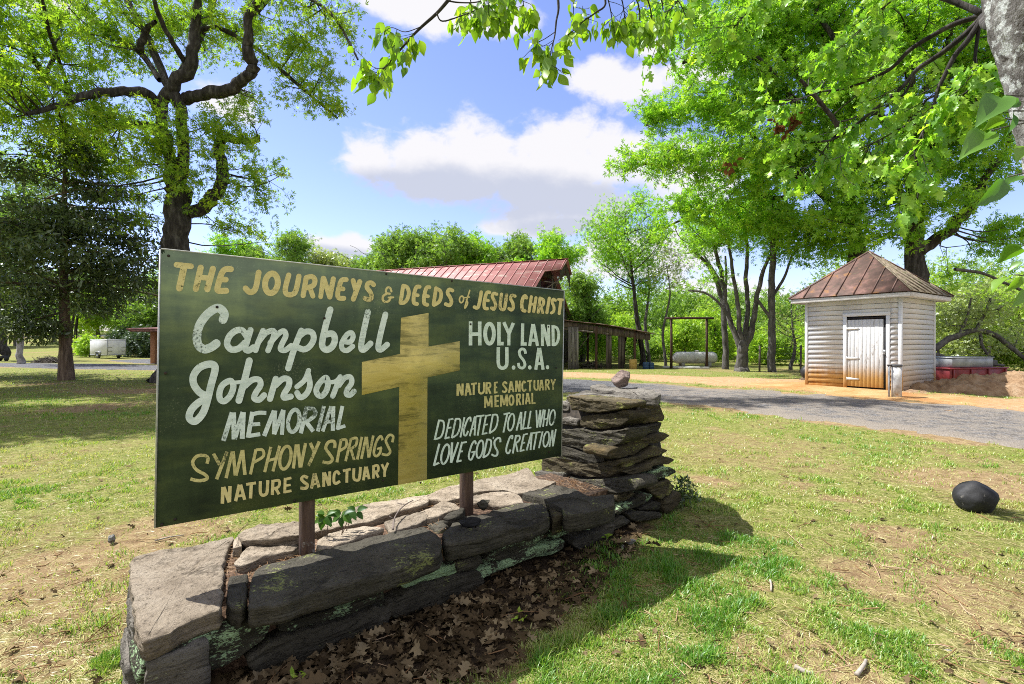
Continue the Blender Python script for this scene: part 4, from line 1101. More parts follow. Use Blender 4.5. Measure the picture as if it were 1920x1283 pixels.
M_PINK = stone_mat("pinkish_rock", (0.133, 0.089, 0.074), (0.281, 0.215, 0.185), (0.385, 0.318, 0.281), None, 0.6, (0.30, 0.19, 0.11))
M_BLACK = stone_mat("black_boulder_stone", (0.014, 0.014, 0.015), (0.028, 0.028, 0.030), (0.05, 0.05, 0.052), (0.10, 0.10, 0.10), 0.625)
M_WHITE = stone_mat("pale_quartz", (0.222, 0.215, 0.192), (0.355, 0.348, 0.318), (0.459, 0.451, 0.422), None)
M_BALL = mk("smooth_black_stone", [(0.3, (0.010, 0.010, 0.011)), (0.55, (0.022, 0.022, 0.024)), (0.75, (0.05, 0.05, 0.052))], 7, 7, 0.7, (1, 1, 1), 0.35, 40, 0.01, patch=[((0.13, 0.12, 0.11), 11, 0.63, 0.69), ((0.16, 0.12, 0.05), 7, 0.66, 0.69)])
def loose_rocks():
    p = ray_plane(1168, 727, (0, 0, 0.99), (0, 0, 1))
    rock("rock", p, (0.22, 0.195, 0.225), M_PINK, 6, "pinkish angular rock sitting on top of the stone pillar", rot=0.4, rough=0.12, flat=0.85)
    g = G(1828, 955); 
    b = rock("boulder", (g[0], g[1], g[2] - 0.04), (0.305, 0.28, 0.275), M_BALL, 9, "rounded black boulder lying alone on the lawn at the right", "boulder", rough=0.12, cuts=0)
    p = ray_plane(907, 957, (0, 0, 0.325), (0, 0, 1)); rock("rock", p, (0.12, 0.10, 0.075), M_DARK, 12, "squarish dark rock at the foot of the right sign post", rot=0.6)
    p = ray_plane(884, 985, (0, 0, 0.33), (0, 0, 1)); rock("rock", p, (0.155, 0.11, 0.06), M_BLACK, 15, "flat blackish rock lying on the slab in front of the right sign post", rot=0.5)
    for i, (px, py, s, lab) in enumerate([(1183, 1020, (0.075, 0.06, 0.05), "small pale round stone in the litter below the pillar"), (1168, 1028, (0.05, 0.04, 0.035), "smaller pale stone chip in the litter left of the round one"),
                                          (211, 1018, (0.06, 0.05, 0.07), "small grey stone standing in the grass left of the sign"), (1777, 1220, (0.06, 0.035, 0.012), "white chip of wood lying in the grass at lower right")]):
        g = G(px, py); rock("stone" if i < 3 else "wood_chip", (g[0], g[1], g[2] - 0.006), s, M_WHITE, 20 + i, lab, "stone" if i < 3 else "wood chip", rot=i)
    g = G(1855, 985)
loose_rocks()
# ---------------------------------------------------------------- the little white pump house
def build_pumphouse():
    N0 = np.array((9.858, 12.716, 0.0)); l = np.array((-0.555, 0.832, 0.0)); r = np.array((0.832, 0.555, 0.0)); w = 2.28
    zb, zt = 0.14, 2.56
    def Q(u, v, z): return N0 + l * u + r * v + np.array((0, 0, z))
    root = thing("pump_house", "small square white clapboard house with a rusty red pyramid roof", "shed", tuple(Q(w / 2, w / 2, zb)))
    def siding_mat(name, stain):
        m, nt, N, L = new_mat(name)
        v = coords(N, L)
        sep = N.new("ShaderNodeSeparateXYZ"); L.new(v, sep.inputs[0])
        a = noise(N, L, coords(N, L, (1, 1, 6)), 5, 6, 0.7); f = noise(N, L, v, 60, 4, 0.7)
        c = ramp(N, L, a, [(0.3, (0.530, 0.554, 0.577)), (0.6, (0.624, 0.647, 0.671))])
        c = mixc(N, L, maprange(N, L, f, 0.60, 0.70, 0, 0.5), c, (0.30, 0.29, 0.26))
        h = mth(N, L, 'ADD', sep.outputs[2], mth(N, L, 'MULTIPLY', mth(N, L, 'SUBTRACT', noise(N, L, coords(N, L, (3, 3, 0.6)), 3, 5, 0.7), 0.5), 0.55))
        c = mixc(N, L, maprange(N, L, h, 0.72, 0.28, 0, stain), c, (0.496, 0.280, 0.072))
        c = mixc(N, L, maprange(N, L, h, 0.22, -0.02, 0, stain), c, (0.40, 0.17, 0.035))
        return finish(m, N, L, c, 0.65, f, 0.15, 0.003, 0, 0.3)
    sid = siding_mat("white_clapboard", 0.95)
    sid2 = siding_mat("white_clapboard_side", 0.5)
    trimm = siding_mat("white_trim_board", 0.9)
    def clap(mb, p0, p1, out, z0, z1, nrow):
        h = (zt - zb) / nrow
        for k in range(nrow):
            a, b = zb + k * h, zb + (k + 1) * h
            a2, b2 = max(a, z0), min(b, z1)
            if b2 - a2 < 0.01: continue
            up = np.array((0, 0, 1.0)); wob = 0.003 * math.sin(k * 5.1 + p0[0] * 9)
            a2 += 0.009  # gap bares the black backing as a drawn shadow line under each board
            V = [p0 + out * (0.034 + wob) + up * a2, p1 + out * (0.034 - wob) + up * a2, p1 + out * 0.008 + up * b2, p0 + out * 0.008 + up * b2, p0 - out * 0.01 + up * a2, p1 - out * 0.01 + up * a2, p1 - out * 0.01 + up * b2, p0 - out * 0.01 + up * b2]
            mb.add(np.array(V), [[0, 1, 2, 3], [4, 5, 1, 0], [0, 3, 7, 4], [1, 5, 6, 2]])
    nrow = 18
    # front (towards the drive), with the door opening
    du0, du1, dz0, dz1 = 0.31, 1.22, 0.22, 2.09
    mb = MB()
    clap(mb, Q(0.036, 0, 0), Q(du0 - 0.09, 0, 0), -r, zb, zt, nrow); clap(mb, Q(du1 + 0.09, 0, 0), Q(w - 0.036, 0, 0), -r, zb, zt, nrow)
    clap(mb, Q(du0 - 0.09, 0, 0), Q(du1 + 0.09, 0, 0), -r, dz1 + 0.10, zt, nrow)
    f = mb.build("wall", sid, root)
    mb = MB(); clap(mb, Q(0, 0.036, 0), Q(0, w - 0.036, 0), -l, zb, zt, nrow); o = mb.build("wall", sid2, root); o['label'] = "shaded clapboard side wall"
    mb = MB(); clap(mb, Q(w, 0.06, 0), Q(w, w - 0.06, 0), l, zb, zt, nrow); mb.build("wall", sid2, root)
    mb = MB(); clap(mb, Q(0.06, w, 0), Q(w - 0.06, w, 0), r, zb, zt, nrow); mb.build("wall", sid2, root)
    for u in (0, w):
        for v in (0, w): mb = MB(); mb.box(Q(u, v, (zb + zt) / 2), (0.075, 0.075, zt - zb), (l, r, (0, 0, 1)), 0.004); mb.build("corner_board", trimm, root)
    # door
    mb = MB()
    for u in (du0 - 0.045, du1 + 0.045): mb.box(Q(u, -0.012, (zb + dz1) / 2 + 0.02), (0.085, 0.05, dz1 - zb), (l, r, (0, 0, 1)), 0.004)
    mb.box(Q((du0 + du1) / 2, -0.016, dz1 + 0.065), (du1 - du0 + 0.2, 0.055, 0.09), (l, r, (0, 0, 1)), 0.004)
    mb.build("door_frame", trimm, root)
    m, nt, N, L = new_mat("peeling_white_door")
    v = coords(N, L); sep = N.new("ShaderNodeSeparateXYZ"); L.new(v, sep.inputs[0])
    a = noise(N, L, coords(N, L, (1, 1, 0.12)), 22, 7, 0.75); b = noise(N, L, coords(N, L, (1, 1, 0.5)), 5, 5, 0.7)
    c = ramp(N, L, b, [(0.3, (0.429, 0.445, 0.452)), (0.6, (0.577, 0.585, 0.593))])
    c = mixc(N, L, maprange(N, L, mth(N, L, 'ADD', mth(N, L, 'MULTIPLY', a, 0.7), mth(N, L, 'MULTIPLY', b, 0.35)), 0.56, 0.63), c, (0.22, 0.20, 0.18))
    h = mth(N, L, 'ADD', sep.outputs[2], mth(N, L, 'MULTIPLY', mth(N, L, 'SUBTRACT', a, 0.5), 0.6))
    c = mixc(N, L, maprange(N, L, h, 0.75, 0.25, 0, 0.95), c, (0.496, 0.288, 0.072))
    c = mixc(N, L, maprange(N, L, h, 0.22, -0.02, 0, 0.9), c, (0.40, 0.19, 0.05))
    dm = finish(m, N, L, c, 0.75, a, 0.4, 0.004)
    mb = MB(); nb = 9; du1b, du0b = du1 + 0.004, du0 + 0.06
    for k in range(nb):
        a0 = du0b + (du1b - du0b) * k / nb; a1 = du0b + (du1b - du0b) * (k + 1) / nb
        mb.box(Q((a0 + a1) / 2, 0.006 - 0.003 * (k % 2), (dz0 + dz1 - 0.07) / 2), (a1 - a0 - 0.004, 0.035, dz1 - 0.07 - dz0), (l, r, (0, 0, 1)), 0.003)
    door = mb.build("door", dm, root)
    dark = mk("black_rubber", [(0.3, (0.008, 0.008, 0.009)), (0.7, (0.02, 0.02, 0.022))], 20, 3, 0.8)
    mb = MB(); mb.box(Q((du0 + du1) / 2, 0.002, dz1 - 0.03), (du1 - du0 - 0.02, 0.04, 0.045), (l, r, (0, 0, 1))); mb.build("weather_strip", dark, root)
    mb = MB(); mb.box(Q(du0 + 0.03, 0.01, (dz0 + dz1 - 0.08) / 2), (0.05, 0.03, dz1 - 0.09 - dz0), (l, r, (0, 0, 1))); mb.build("weather_strip", dark, root)
    back = mk("shade_black", [(0.3, (0.01, 0.01, 0.01)), (0.7, (0.02, 0.02, 0.02))], 5, 2, 0.9)
    hm = mk("painted_hinge", [(0.3, (0.5, 0.5, 0.48)), (0.7, (0.65, 0.65, 0.63))], 20, 3, 0.6)
    for z in (1.78, 0.98, 0.42):
        mb = MB(); mb.prism([Q(du1 + 0.02, -0.028, z - 0.03), Q(du1 - 0.06, -0.028, z - 0.035), Q(du1 - 0.30, -0.028, z - 0.012), Q(du1 - 0.30, -0.028, z + 0.012), Q(du1 - 0.06, -0.028, z + 0.035), Q(du1 + 0.02, -0.028, z + 0.03)], r * 0.008)
        mb.tube([Q(du1, -0.03, z - 0.045), Q(du1, -0.03, z + 0.045)], 0.009, 8); mb.build("hinge", hm, door)
    mb = MB(); mb.box(Q(du0 + 0.03, -0.04, 1.17), (0.05, 0.012, 0.09), (l, r, (0, 0, 1)), 0.003); mb.tube([Q(du0 + 0.05, -0.045, 1.15), Q(du0 + 0.05, -0.07, 1.12), Q(du0 + 0.02, -0.07, 1.10), Q(du0 + 0.02, -0.045, 1.13)], 0.006, 6); mb.build("latch", mk("steel_latch", [(0.3, (0.3, 0.3, 0.3)), (0.7, (0.5, 0.5, 0.5))], 20, 3, 0.4, metal=0.8), door)
    mb = MB(); mb.box(Q(w / 2, w / 2, (zb + zt) / 2), (w - 0.08, w - 0.08, zt - zb - 0.02), (l, r, (0, 0, 1))); mb.build("dark_backing", back, root)  # black box behind the boards, its colour stands in for shade
    mb = MB(); mb.box(Q(w / 2, w / 2, 0.08), (w - 0.15, w - 0.15, 0.2), (l, r, (0, 0, 1))); mb.build("foundation", mk("clay_stained_block", [(0.3, (0.25, 0.11, 0.04)), (0.7, (0.4, 0.22, 0.1))], 8), root)
    # eaves
    e = 0.30; W2 = w + 2 * e
    mb = MB(); mb.box(Q(w / 2, w / 2, 2.585), (W2 - 0.04, W2 - 0.04, 0.022), (l, r, (0, 0, 1))); mb.build("soffit", trimm, root)
    mb = MB()
    for (u, v, du, dv) in ((w / 2, -e, W2, 0.025), (w / 2, w + e, W2, 0.025), (-e, w / 2, 0.025, W2 - 0.06), (w + e, w / 2, 0.025, W2 - 0.06)):
        mb.box(Q(u, v, 2.60), (du, dv, 0.115), (l, r, (0, 0, 1)), 0.004)
    fas = mk("weathered_fascia", [(0.3, (0.40, 0.39, 0.37)), (0.6, (0.62, 0.61, 0.59))], 8, 5, 0.7, (1, 1, 3)); mb.build("fascia", fas, root)
    apex = Q(w / 2, w / 2, 3.98); ze = 2.668; ee = e + 0.045
    cs = [Q(-ee, -ee, ze), Q(w + ee, -ee, ze), Q(w + ee, w + ee, ze), Q(-ee, w + ee, ze)]
    red = mk("rusty_red_tin", [(0.32, (0.05, 0.032, 0.026)), (0.50, (0.105, 0.062, 0.050)), (0.61, (0.18, 0.10, 0.082)), (0.74, (0.33, 0.19, 0.165))], 2.6, 8, 0.7, (1, 1, 1), 0.3, 40, patch=[((0.20, 0.10, 0.045), 4, 0.56, 0.66), ((0.10, 0.09, 0.05), 9, 0.60, 0.70)])
    moss = mk("mossy_grey_tin", [(0.30, (0.07, 0.055, 0.035)), (0.5, (0.15, 0.12, 0.085)), (0.7, (0.26, 0.22, 0.16))], 9, 8, 0.9, (1, 1, 1), 0.6, 60, patch=[((0.10, 0.11, 0.04), 7, 0.54, 0.64)])
    def face(a, b, mat, seams):
        mb = MB(); up = np.array((0, 0, 0.018))
        mb.add(np.array([a + up, b + up, apex + up, a, b, apex]), [[0, 1, 2], [5, 4, 3], [0, 3, 4, 1], [1, 4, 5, 2], [2, 5, 3, 0]])
        d = b - a; L_ = np.linalg.norm(d); d /= L_; mid = (a + b) / 2; sl = apex - mid
        nn = nrm(np.cross(d, sl)); nn = nn if nn[2] > 0 else -nn
        for k in range(1, seams):
            x = L_ * k / seams; t = 1 - abs(x - L_ / 2) / (L_ / 2)
            p = a + d * x; q = p + sl * t
            mb.beam(p + up + nn * 0.010, q + up + nn * 0.010, 0.022, 0.034, nn)
        mb.beam(a + up + nn * 0.004, apex + up + nn * 0.004, 0.06, 0.022, nn)
        mb.build("roof", mat, root)
    face(cs[1], cs[0], red, 7); face(cs[0], cs[3], moss, 7); face(cs[3], cs[2], red, 7); face(cs[2], cs[1], moss, 7)
    # standpipe in front
    g = G(1681, 744)
    pr = thing("standpipe", "white plastic well pipe with a dark cap standing before the pump house", "pipe", tuple(g))
    pv = mk("dirty_white_plastic", [(0.3, (0.360, 0.344, 0.304)), (0.55, (0.576, 0.568, 0.544))], 6, 5, 0.5, patch=[((0.40, 0.22, 0.09), 5, 0.60, 0.72)])
    mb = MB(); mb.tube([g + (0, 0, -0.1), g + (0, 0, 0.72)], 0.103, 20); mb.build("pipe", pv, pr, True)
    mb = MB(); mb.tube([g + (0, 0, 0.72), g + (0, 0, 0.745), g + (0, 0, 0.765)], [0.118, 0.118, 0.10], 20); mb.box(g + (-0.12, 0.02, 0.745), (0.16, 0.05, 0.03)); mb.build("cap", mk("dark_metal_cap", [(0.3, (0.03, 0.03, 0.03)), (0.7, (0.08, 0.08, 0.08))], 20, 3, 0.5), pr)
    mb = MB(); mb.tube([g + (-0.165, 0.02, -0.1), g + (-0.165, 0.02, 0.75)], 0.021, 10); mb.build("conduit", mk("grey_conduit", [(0.3, (0.25, 0.25, 0.25)), (0.7, (0.45, 0.45, 0.45))], 10, 3, 0.5), pr)
build_pumphouse()

def build_yard():
    # black round tank peeping out behind the pump house
    p = G(1506, 709); c = np.array((9.0, 16.3, 0.0)); c = P(1509, 697, 16.2)
    t = thing("drum", "black round drum half hidden by the left corner of the pump house", "drum", (c[0] + 0.1, c[1], gz(c[0], c[1])))
    bk = mk("black_plastic", [(0.3, (0.012, 0.012, 0.013)), (0.7, (0.03, 0.03, 0.03))], 8, 4, 0.5)
    b = np.array(t.location); ax = np.array((0.55, 0.83, 0))
    mb = MB(); ctr = b + (0, 0, 0.24); ks = np.linspace(0, 1, 7); mb.tube([ctr + ax * (k * 0.9) for k in ks], [0.15, 0.23, 0.24, 0.245, 0.24, 0.23, 0.15], 18); mb.build("body", bk, t, True)
    cm_ = mk("old_timber", [(0.3, (0.08, 0.05, 0.03)), (0.7, (0.2, 0.14, 0.09))], 8)
    for k in (0.1, 0.8): mb = MB(); mb.beam(b + ax * k + (-0.25, 0, 0.0), b + ax * k + (0.25, 0, 0.0), 0.12, 0.08); mb.build("cradle", cm_, t)
    # red skip with a grey lid
    Y = 16.0; a = P(1781, 712, Y); b2 = P(1925, 712, Y + 0.9); z0 = gz(a[0], a[1])
    d = nrm(np.array((b2[0] - a[0], b2[1] - a[1], 0))); pdir = np.array((-d[1], d[0], 0)); Lg = 2.6
    t = thing("metal_bin", "red metal bin with a grey box lid beyond the dirt mound", "bin", (a[0] + 1.2, a[1] + 0.4, z0))
    o = np.array((a[0], a[1], z0))
    redm = mk("dull_red_paint", [(0.3, (0.10, 0.012, 0.018)), (0.6, (0.20, 0.025, 0.032))], 4, 6, 0.5, patch=[((0.08, 0.03, 0.02), 5, 0.58, 0.7)])
    mb = MB(); ce = o + d * Lg / 2 + pdir * 0.6
    mb.box(ce + (0, 0, 0.24), (Lg, 1.2, 0.44), (d, pdir, (0, 0, 1)), 0.02); mb.box(ce + (0, 0, 0.45), (Lg + 0.06, 1.26, 0.05), (d, pdir, (0, 0, 1)), 0.01)
    for k in (0.05, 0.35, 0.65, 0.95): mb.box(o + d * Lg * k + (0, 0, 0.22) - pdir * 0.02, (0.06, 0.05, 0.40), (d, pdir, (0, 0, 1)), 0.008)
    mb.build("body", redm, t)
    gm = mk("grey_sheet_metal", [(0.3, (0.16, 0.17, 0.18)), (0.6, (0.30, 0.31, 0.33))], 3, 5, 0.45, metal=0.3)
    mb = MB(); cl = o + d * 1.18 + pdir * 0.6; mb.box(cl + (0, 0, 0.635), (1.85, 1.0, 0.31), (d, pdir, (0, 0, 1)), 0.02); mb.box(cl + (0, 0, 0.80), (1.9, 1.05, 0.03), (d, pdir, (0, 0, 1)), 0.008); mb.build("lid", gm, t)
    mb = MB(); mb.box(o + d * 2.3 + pdir * 0.4 + (0, 0, 0.6), (0.36, 0.4, 0.2), (d, pdir, (0, 0, 1)), 0.02); mb.tube([o + d * 2.2 + pdir * 0.2 + (0, 0, 0.56), o + d * 2.75 + pdir * 0.2 + (0, 0, 0.52)], 0.04, 8); mb.build("motor_box", mk("dark_motor", [(0.3, (0.03, 0.03, 0.03)), (0.7, (0.10, 0.10, 0.10))], 9), t)
    # mound of dug soil
    c = G(1900, 740); cx, cy = c[0] + 1.5, c[1] + 0.5
    xs = np.arange(cx - 5.2, cx + 4, 0.07); ys = np.arange(cy - 1.7, cy + 2.2, 0.07)
    X, Yg, F = grid_mesh(xs, ys)
    rr = ((X - cx) / 4.2) ** 2 + ((Yg - cy) / 1.35) ** 2 + (fbm(X, Yg, 0.9, 3, 4) - 0.5) * 0.9
    h = 0.50 * np.clip(1 - rr, -0.3, 1); h = np.where(h > 0, h ** 1.1 * 1.1, h)
    Z = gh(X, Yg) - 0.03 + h * (0.75 + 0.5 * fbm(X, Yg, 0.35, 3, 9)) + (fbm(X, Yg, 0.2, 4, 14, 0.65) - 0.5) * 0.26 * sstep(-0.02, 0.1, h)
    dirt = mk("dug_soil", [(0.28, (0.111, 0.059, 0.030)), (0.48, (0.252, 0.163, 0.092)), (0.7, (0.340, 0.248, 0.159))], 5, 8, 0.95, (1, 1, 1), 0.9, 26, 0.03)
    o = mesh_np("dirt_mound", np.stack((X, Yg, Z), 1), F, dirt, None, True); tag(o, "heap of loose tan soil at the right of the pump house", "dirt mound", kind="structure")
    # hoses on the ground
    hm = mk("black_hose", [(0.3, (0.02, 0.02, 0.02)), (0.7, (0.06, 0.06, 0.06))], 10, 3, 0.5)
    for k, lab in enumerate(("black hose lying beside the pump house, nearer the heap", "grey black pipe lying beside the pump house, nearer its wall")):
        pts = []
        for px, py in [(1722 + 8 * k, 728 - 4 * k), (1750, 724 - 3 * k), (1785, 719 - 3 * k), (1822, 711 - 3 * k), (1850, 707 - 2 * k)]:
            g = G(px, py); pts.append((g[0], g[1], g[2] + 0.03))
        mb = MB(); mb.tube(catmull(pts, 5), 0.022, 8); o = mb.build("hose", hm, None, True, loc=pts[2]); tag(o, lab, "hose", "hoses on the ground")
    g = G(1778, 772); rock("clod", (g[0], g[1], g[2] - 0.01), (0.3, 0.14, 0.055), dirt, 77, "red brown clod of earth lying on the drive at right", "clod")
build_yard()

# ---------------------------------------------------------------- barn, open shed and the things round them
GREYWOOD = mk("grey_barn_board", [(0.3, (0.028, 0.022, 0.018)), (0.5, (0.075, 0.062, 0.052)), (0.7, (0.17, 0.145, 0.12))], 3, 8, 0.9, (4, 4, 0.35), 0.6, 30)
BROWNWOOD = mk("brown_post_wood", [(0.3, (0.022, 0.013, 0.01)), (0.5, (0.058, 0.032, 0.023)), (0.7, (0.11, 0.064, 0.046))], 4, 7, 0.85, (4, 4, 0.4), 0.5, 30)
def build_barn():
    e = nrm(np.array((11.85, -4.7, 0))); pr = np.array((-0.369, -0.93, 0)); pr = nrm(np.array((e[1], -e[0], 0)))
    zr = 6.36; Rt = np.array((2.14, 30.48, 0)); Lr = 14.5; hw = 5.2; sl = 0.672
    root = thing("barn", "old grey barn with a long faded red tin roof behind the sign", "barn", (Rt[0] - e[0] * 6, Rt[1] - e[1] * 6, 0))
    def Q(a, b, z): return Rt + e * a + pr * b + np.array((0, 0, z))
    m, nt, N, L = new_mat("faded_red_tin")
    v = coords(N, L)
    a = noise(N, L, v, 0.9, 6, 0.65); b = noise(N, L, coords(N, L, (1, 1, 3)), 1.6, 5, 0.7); f = noise(N, L, v, 9, 5, 0.7)
    c = ramp(N, L, a, [(0.3, (0.288, 0.108, 0.104)), (0.5, (0.376, 0.160, 0.152)), (0.7, (0.440, 0.216, 0.200))])
    c = mixc(N, L, maprange(N, L, b, 0.565, 0.62, 0, 0.85), c, (0.496, 0.416, 0.360))
    c = mixc(N, L, maprange(N, L, f, 0.60, 0.72, 0, 0.5), c, (0.17, 0.06, 0.05))
    tin = finish(m, N, L, c, 0.6, f, 0.2, 0.01, 0.0, 0.3)
    for s in (1, -1):
        mb = MB(); th = np.array((0, 0, 0.04))
        A = [Q(1.3, 0, zr), Q(1.25, s * 1.15, zr - 1.15 * sl), Q(0.25, s * 1.25, zr - 1.25 * sl), Q(0.25, s * hw, zr - hw * sl), Q(-Lr, s * hw, zr - hw * sl), Q(-Lr, 0, zr)]
        mb.prism([p + th for p in A][::s], -th)
        nn = nrm(np.array((0, 0, 1.0)) + pr * s * sl)
        k = -Lr
        while k < 1.2:
            b1 = hw if k < 0.22 else 1.17
            mb.beam(Q(k, 0.02 * s, zr - 0.02 * sl) + nn * 0.055, Q(k, s * b1, zr - b1 * sl) + nn * 0.055, 0.03, 0.045, nn); k += 0.56
        mb.build("roof", tin, root)
    mb = MB(); mb.beam(Q(1.32, 0, zr + 0.045), Q(-Lr, 0, zr + 0.045), 0.22, 0.035); mb.build("ridge_cap", tin, root)
    # gable wall with the loft opening, boards
    mb = MB()
    b = -hw + 0.25
    while b < hw - 0.25:
        zt = zr - (abs(b + 0.11)) * sl - 0.06
        lo = 0.0
        if abs(b) < 1.0: zt_seg = [(0.0, 3.4), (5.35, zt)] if zt > 5.4 else [(0.0, 3.4)]
        else: zt_seg = [(0.0, zt)]
        for z0, z1 in zt_seg: mb.box(Q(0.0, b + 0.11, (z0 + z1) / 2), (0.03, 0.205, z1 - z0), (e, pr, (0, 0, 1)))
        b += 0.22
    mb.build("gable_wall", GREYWOOD, root)
    for bb in (hw - 0.35, -hw + 0.35):
        k = -Lr + 0.3; mb = MB()
        while k < -0.1:
            mb.box(Q(k + 0.11, bb, (zr - hw * sl) / 2), (0.205, 0.03, zr - hw * sl - 0.02), (e, pr, (0, 0, 1))); k += 0.22
        mb.build("side_wall", GREYWOOD, root)
    mb = MB()
    b = -hw + 0.25
    while b < hw - 0.25:
        mb.box(Q(-Lr + 0.3, b + 0.11, (zr - abs(b + 0.11) * sl - 0.06) / 2), (0.03, 0.2, zr - abs(b + 0.11) * sl - 0.06), (e, pr, (0, 0, 1))); b += 0.22
    mb.build("gable_wall", GREYWOOD, root)
    # boarded hood ends below the ridge and the hay loft struts
    mb = MB(); k = -1.05
    while k < 1.05:
        zt = zr - abs(k) * sl - 0.05; mb.box(Q(1.12, k, zt - 0.22 - 0.18 * abs(math.sin(k * 7))), (0.03, 0.15, 0.44 + 0.36 * abs(math.sin(k * 7))), (e, pr, (0, 0, 1))); k += 0.17
    mb.build("hood_board", GREYWOOD, root)
    pale = mk("pale_board", [(0.3, (0.16, 0.14, 0.12)), (0.7, (0.36, 0.33, 0.29))], 5, 5, 0.9, (3, 3, 0.5))
    mb = MB()
    for a, b in (((0.15, 0.7, 4.6), (0.9, -0.3, 5.4)), ((0.15, -0.7, 4.5), (0.9, 0.4, 5.3)), ((0.1, 0.9, 5.0), (0.5, -0.9, 5.05)), ((0.3, 0.1, 4.3), (0.35, 0.0, 5.5))): mb.beam(Q(*a), Q(*b), 0.08, 0.05)
    mb.build("loft_strut", pale, root)
    # open lean-to shed
    t = thing("open_shed", "low open fronted shed of dark posts with a sagging roof by the barn", "shed", (5.2, 29.5, 0))
    Yf, Yb = 27.0, 33.0
    m2 = mk("rusty_dark_tin", [(0.3, (0.05, 0.028, 0.022)), (0.5, (0.13, 0.075, 0.06)), (0.7, (0.34, 0.28, 0.24))], 2.2, 7, 0.7, (1, 1, 1), 0.3, 20)
    mb = MB(); rg = np.random.default_rng(3)
    x = 0.9
    while x < 7.6:
        x2 = min(x + 0.72, 7.65); sag = -0.05 * math.sin((x - 0.9) * 1.1)
        z1 = 2.89 - (x - 0.9) * 0.150 + sag; z2 = 2.89 - (x2 - 0.9) * 0.150 - 0.05 * math.sin((x2 - 0.9) * 1.1)
        yo = rg.uniform(-0.12, 0.12)
        mb.prism([(x, Yf - 0.35 + yo, z1), (x2 + 0.03, Yf - 0.35 + yo, z2), (x2 + 0.03, Yb, z2 + 0.25), (x, Yb, z1 + 0.25)], (0, 0, 0.03 + 0.012 * rg.uniform())); x = x2
    mb.build("roof", m2, t)
    mb = MB()
    x = 1.0
    while x < 7.3:
        h = rg.uniform(0.24, 0.40); zt = 2.86 - (x + 0.14 - 0.9) * 0.150 - 0.04
        mb.box((x + 0.14, Yf - 0.05, zt - h / 2), (0.27, 0.03, h)); x += 0.28
    mb.build("fascia_board", GREYWOOD, t)
    def post(px0, px1, mat, Y=Yf, boards=False):
        x0, x1 = (px0 - 960) / FPX * Y, (px1 - 960) / FPX * Y
        zt = 2.84 - ((x0 + x1) / 2 - 0.9) * 0.150 - 0.05
        mb = MB()
        if boards:
            n = max(2, int((x1 - x0) / 0.16)); 
            for k in range(n):
                a = x0 + (x1 - x0) * k / n; b = x0 + (x1 - x0) * (k + 1) / n
                mb.box(((a + b) / 2, Y + 0.02 * (k % 2), (zt - 0.25) / 2 + 0.0), (b - a - 0.012, 0.05, zt - 0.25 + 0.1))
        else: mb.box(((x0 + x1) / 2, Y, zt / 2 - 0.05), (x1 - x0, 0.14, zt + 0.1), bev=0.01)
        mb.build("post", mat, t)
    post(1065, 1085, mk('silvered_board', [(0.3, (0.06, 0.055, 0.05)), (0.5, (0.15, 0.14, 0.13)), (0.7, (0.30, 0.29, 0.27))], 3, 8, 0.9, (4, 4, 0.35), 0.6, 30), Yf - 0.1, True); post(1116, 1120, BROWNWOOD); post(1136, 1147, GREYWOOD, Yf, True); post(1159, 1171, GREYWOOD, Yf, True); post(1188, 1192, BROWNWOOD); post(1040, 1048, GREYWOOD, Yf, True)
    post(1100, 1104, BROWNWOOD, Yb - 0.5); post(1138, 1142, BROWNWOOD, Yb - 0.5); post(1168, 1172, BROWNWOOD, Yb - 0.5)
    mb = MB()
    for a in np.linspace(0, 1, 12):
        ang = math.pi * a; x = 6.42 + 0.28 * math.cos(ang) * 1.1; 
        zl = 1.35 + 0.42 * math.sin(ang)
        mb.box((x, Yf + 0.02, (zl + 2.0) / 2), (0.07, 0.03, 2.0 - zl))
    mb.build("arch_panel", GREYWOOD, t)
    mb = MB(); mb.beam((3.0, Yf + 0.3, 0.3), (3.6, Yf + 0.2, 1.7), 0.06, 0.03); mb.beam((4.3, Yf + 0.1, 1.9), (3.4, Yf + 0.1, 0.8), 0.06, 0.03); mb.beam((2.2, Yf - 0.03, 2.2), (7.1, Yf - 0.03, 1.62), 0.05, 0.1); mb.build("brace", GREYWOOD, t)
    # barrels and junk in the shed
    ym = mk("yellow_plastic", [(0.3, (0.30, 0.19, 0.05)), (0.7, (0.50, 0.34, 0.10))], 5, 4, 0.6)
    bm_ = mk("blue_plastic", [(0.3, (0.02, 0.05, 0.11)), (0.7, (0.05, 0.10, 0.20))], 5, 4, 0.5)
    def barrel(px, py, Y, r, h, mat, lab, grp=None):
        c = P(px, py, Y); c[2] = gz(c[0], c[1]) - 0.01
        b = thing("barrel", lab, "barrel", tuple(c), grp)
        mb = MB(); zz = [0, 0.05, 0.3, 0.34, 0.38, 0.62, 0.66, 0.7, 0.95, 1.0]; rr = [0.92, 1.0, 0.99, 1.04, 0.99, 0.99, 1.04, 0.99, 1.0, 0.92]
        mb.tube([c + (0, 0, h * z) for z in zz], [r * q for q in rr], 18); mb.build("body", mat, b, True)
        mb = MB(); mb.tube([c + (r * 0.4, 0, h - 0.01), c + (r * 0.4, 0, h + 0.025)], r * 0.14, 8); mb.build("bung", mat, b)
    barrel(1187, 688, 26.6, 0.21, 0.52, ym, "dull yellow barrel standing at the right end of the open shed")
    barrel(1211, 690, 26.8, 0.17, 0.36, bm_, "dark blue barrel beside the open shed, left of its pair", "blue barrels by the open shed")
    barrel(1221, 690, 26.9, 0.15, 0.33, bm_, "dark blue barrel beside the open shed, right of its pair", "blue barrels by the open shed")
    c = P(1107, 690, 27.8); c[2] = gz(c[0], c[1])
    mb = MB(); rg = np.random.default_rng(8)
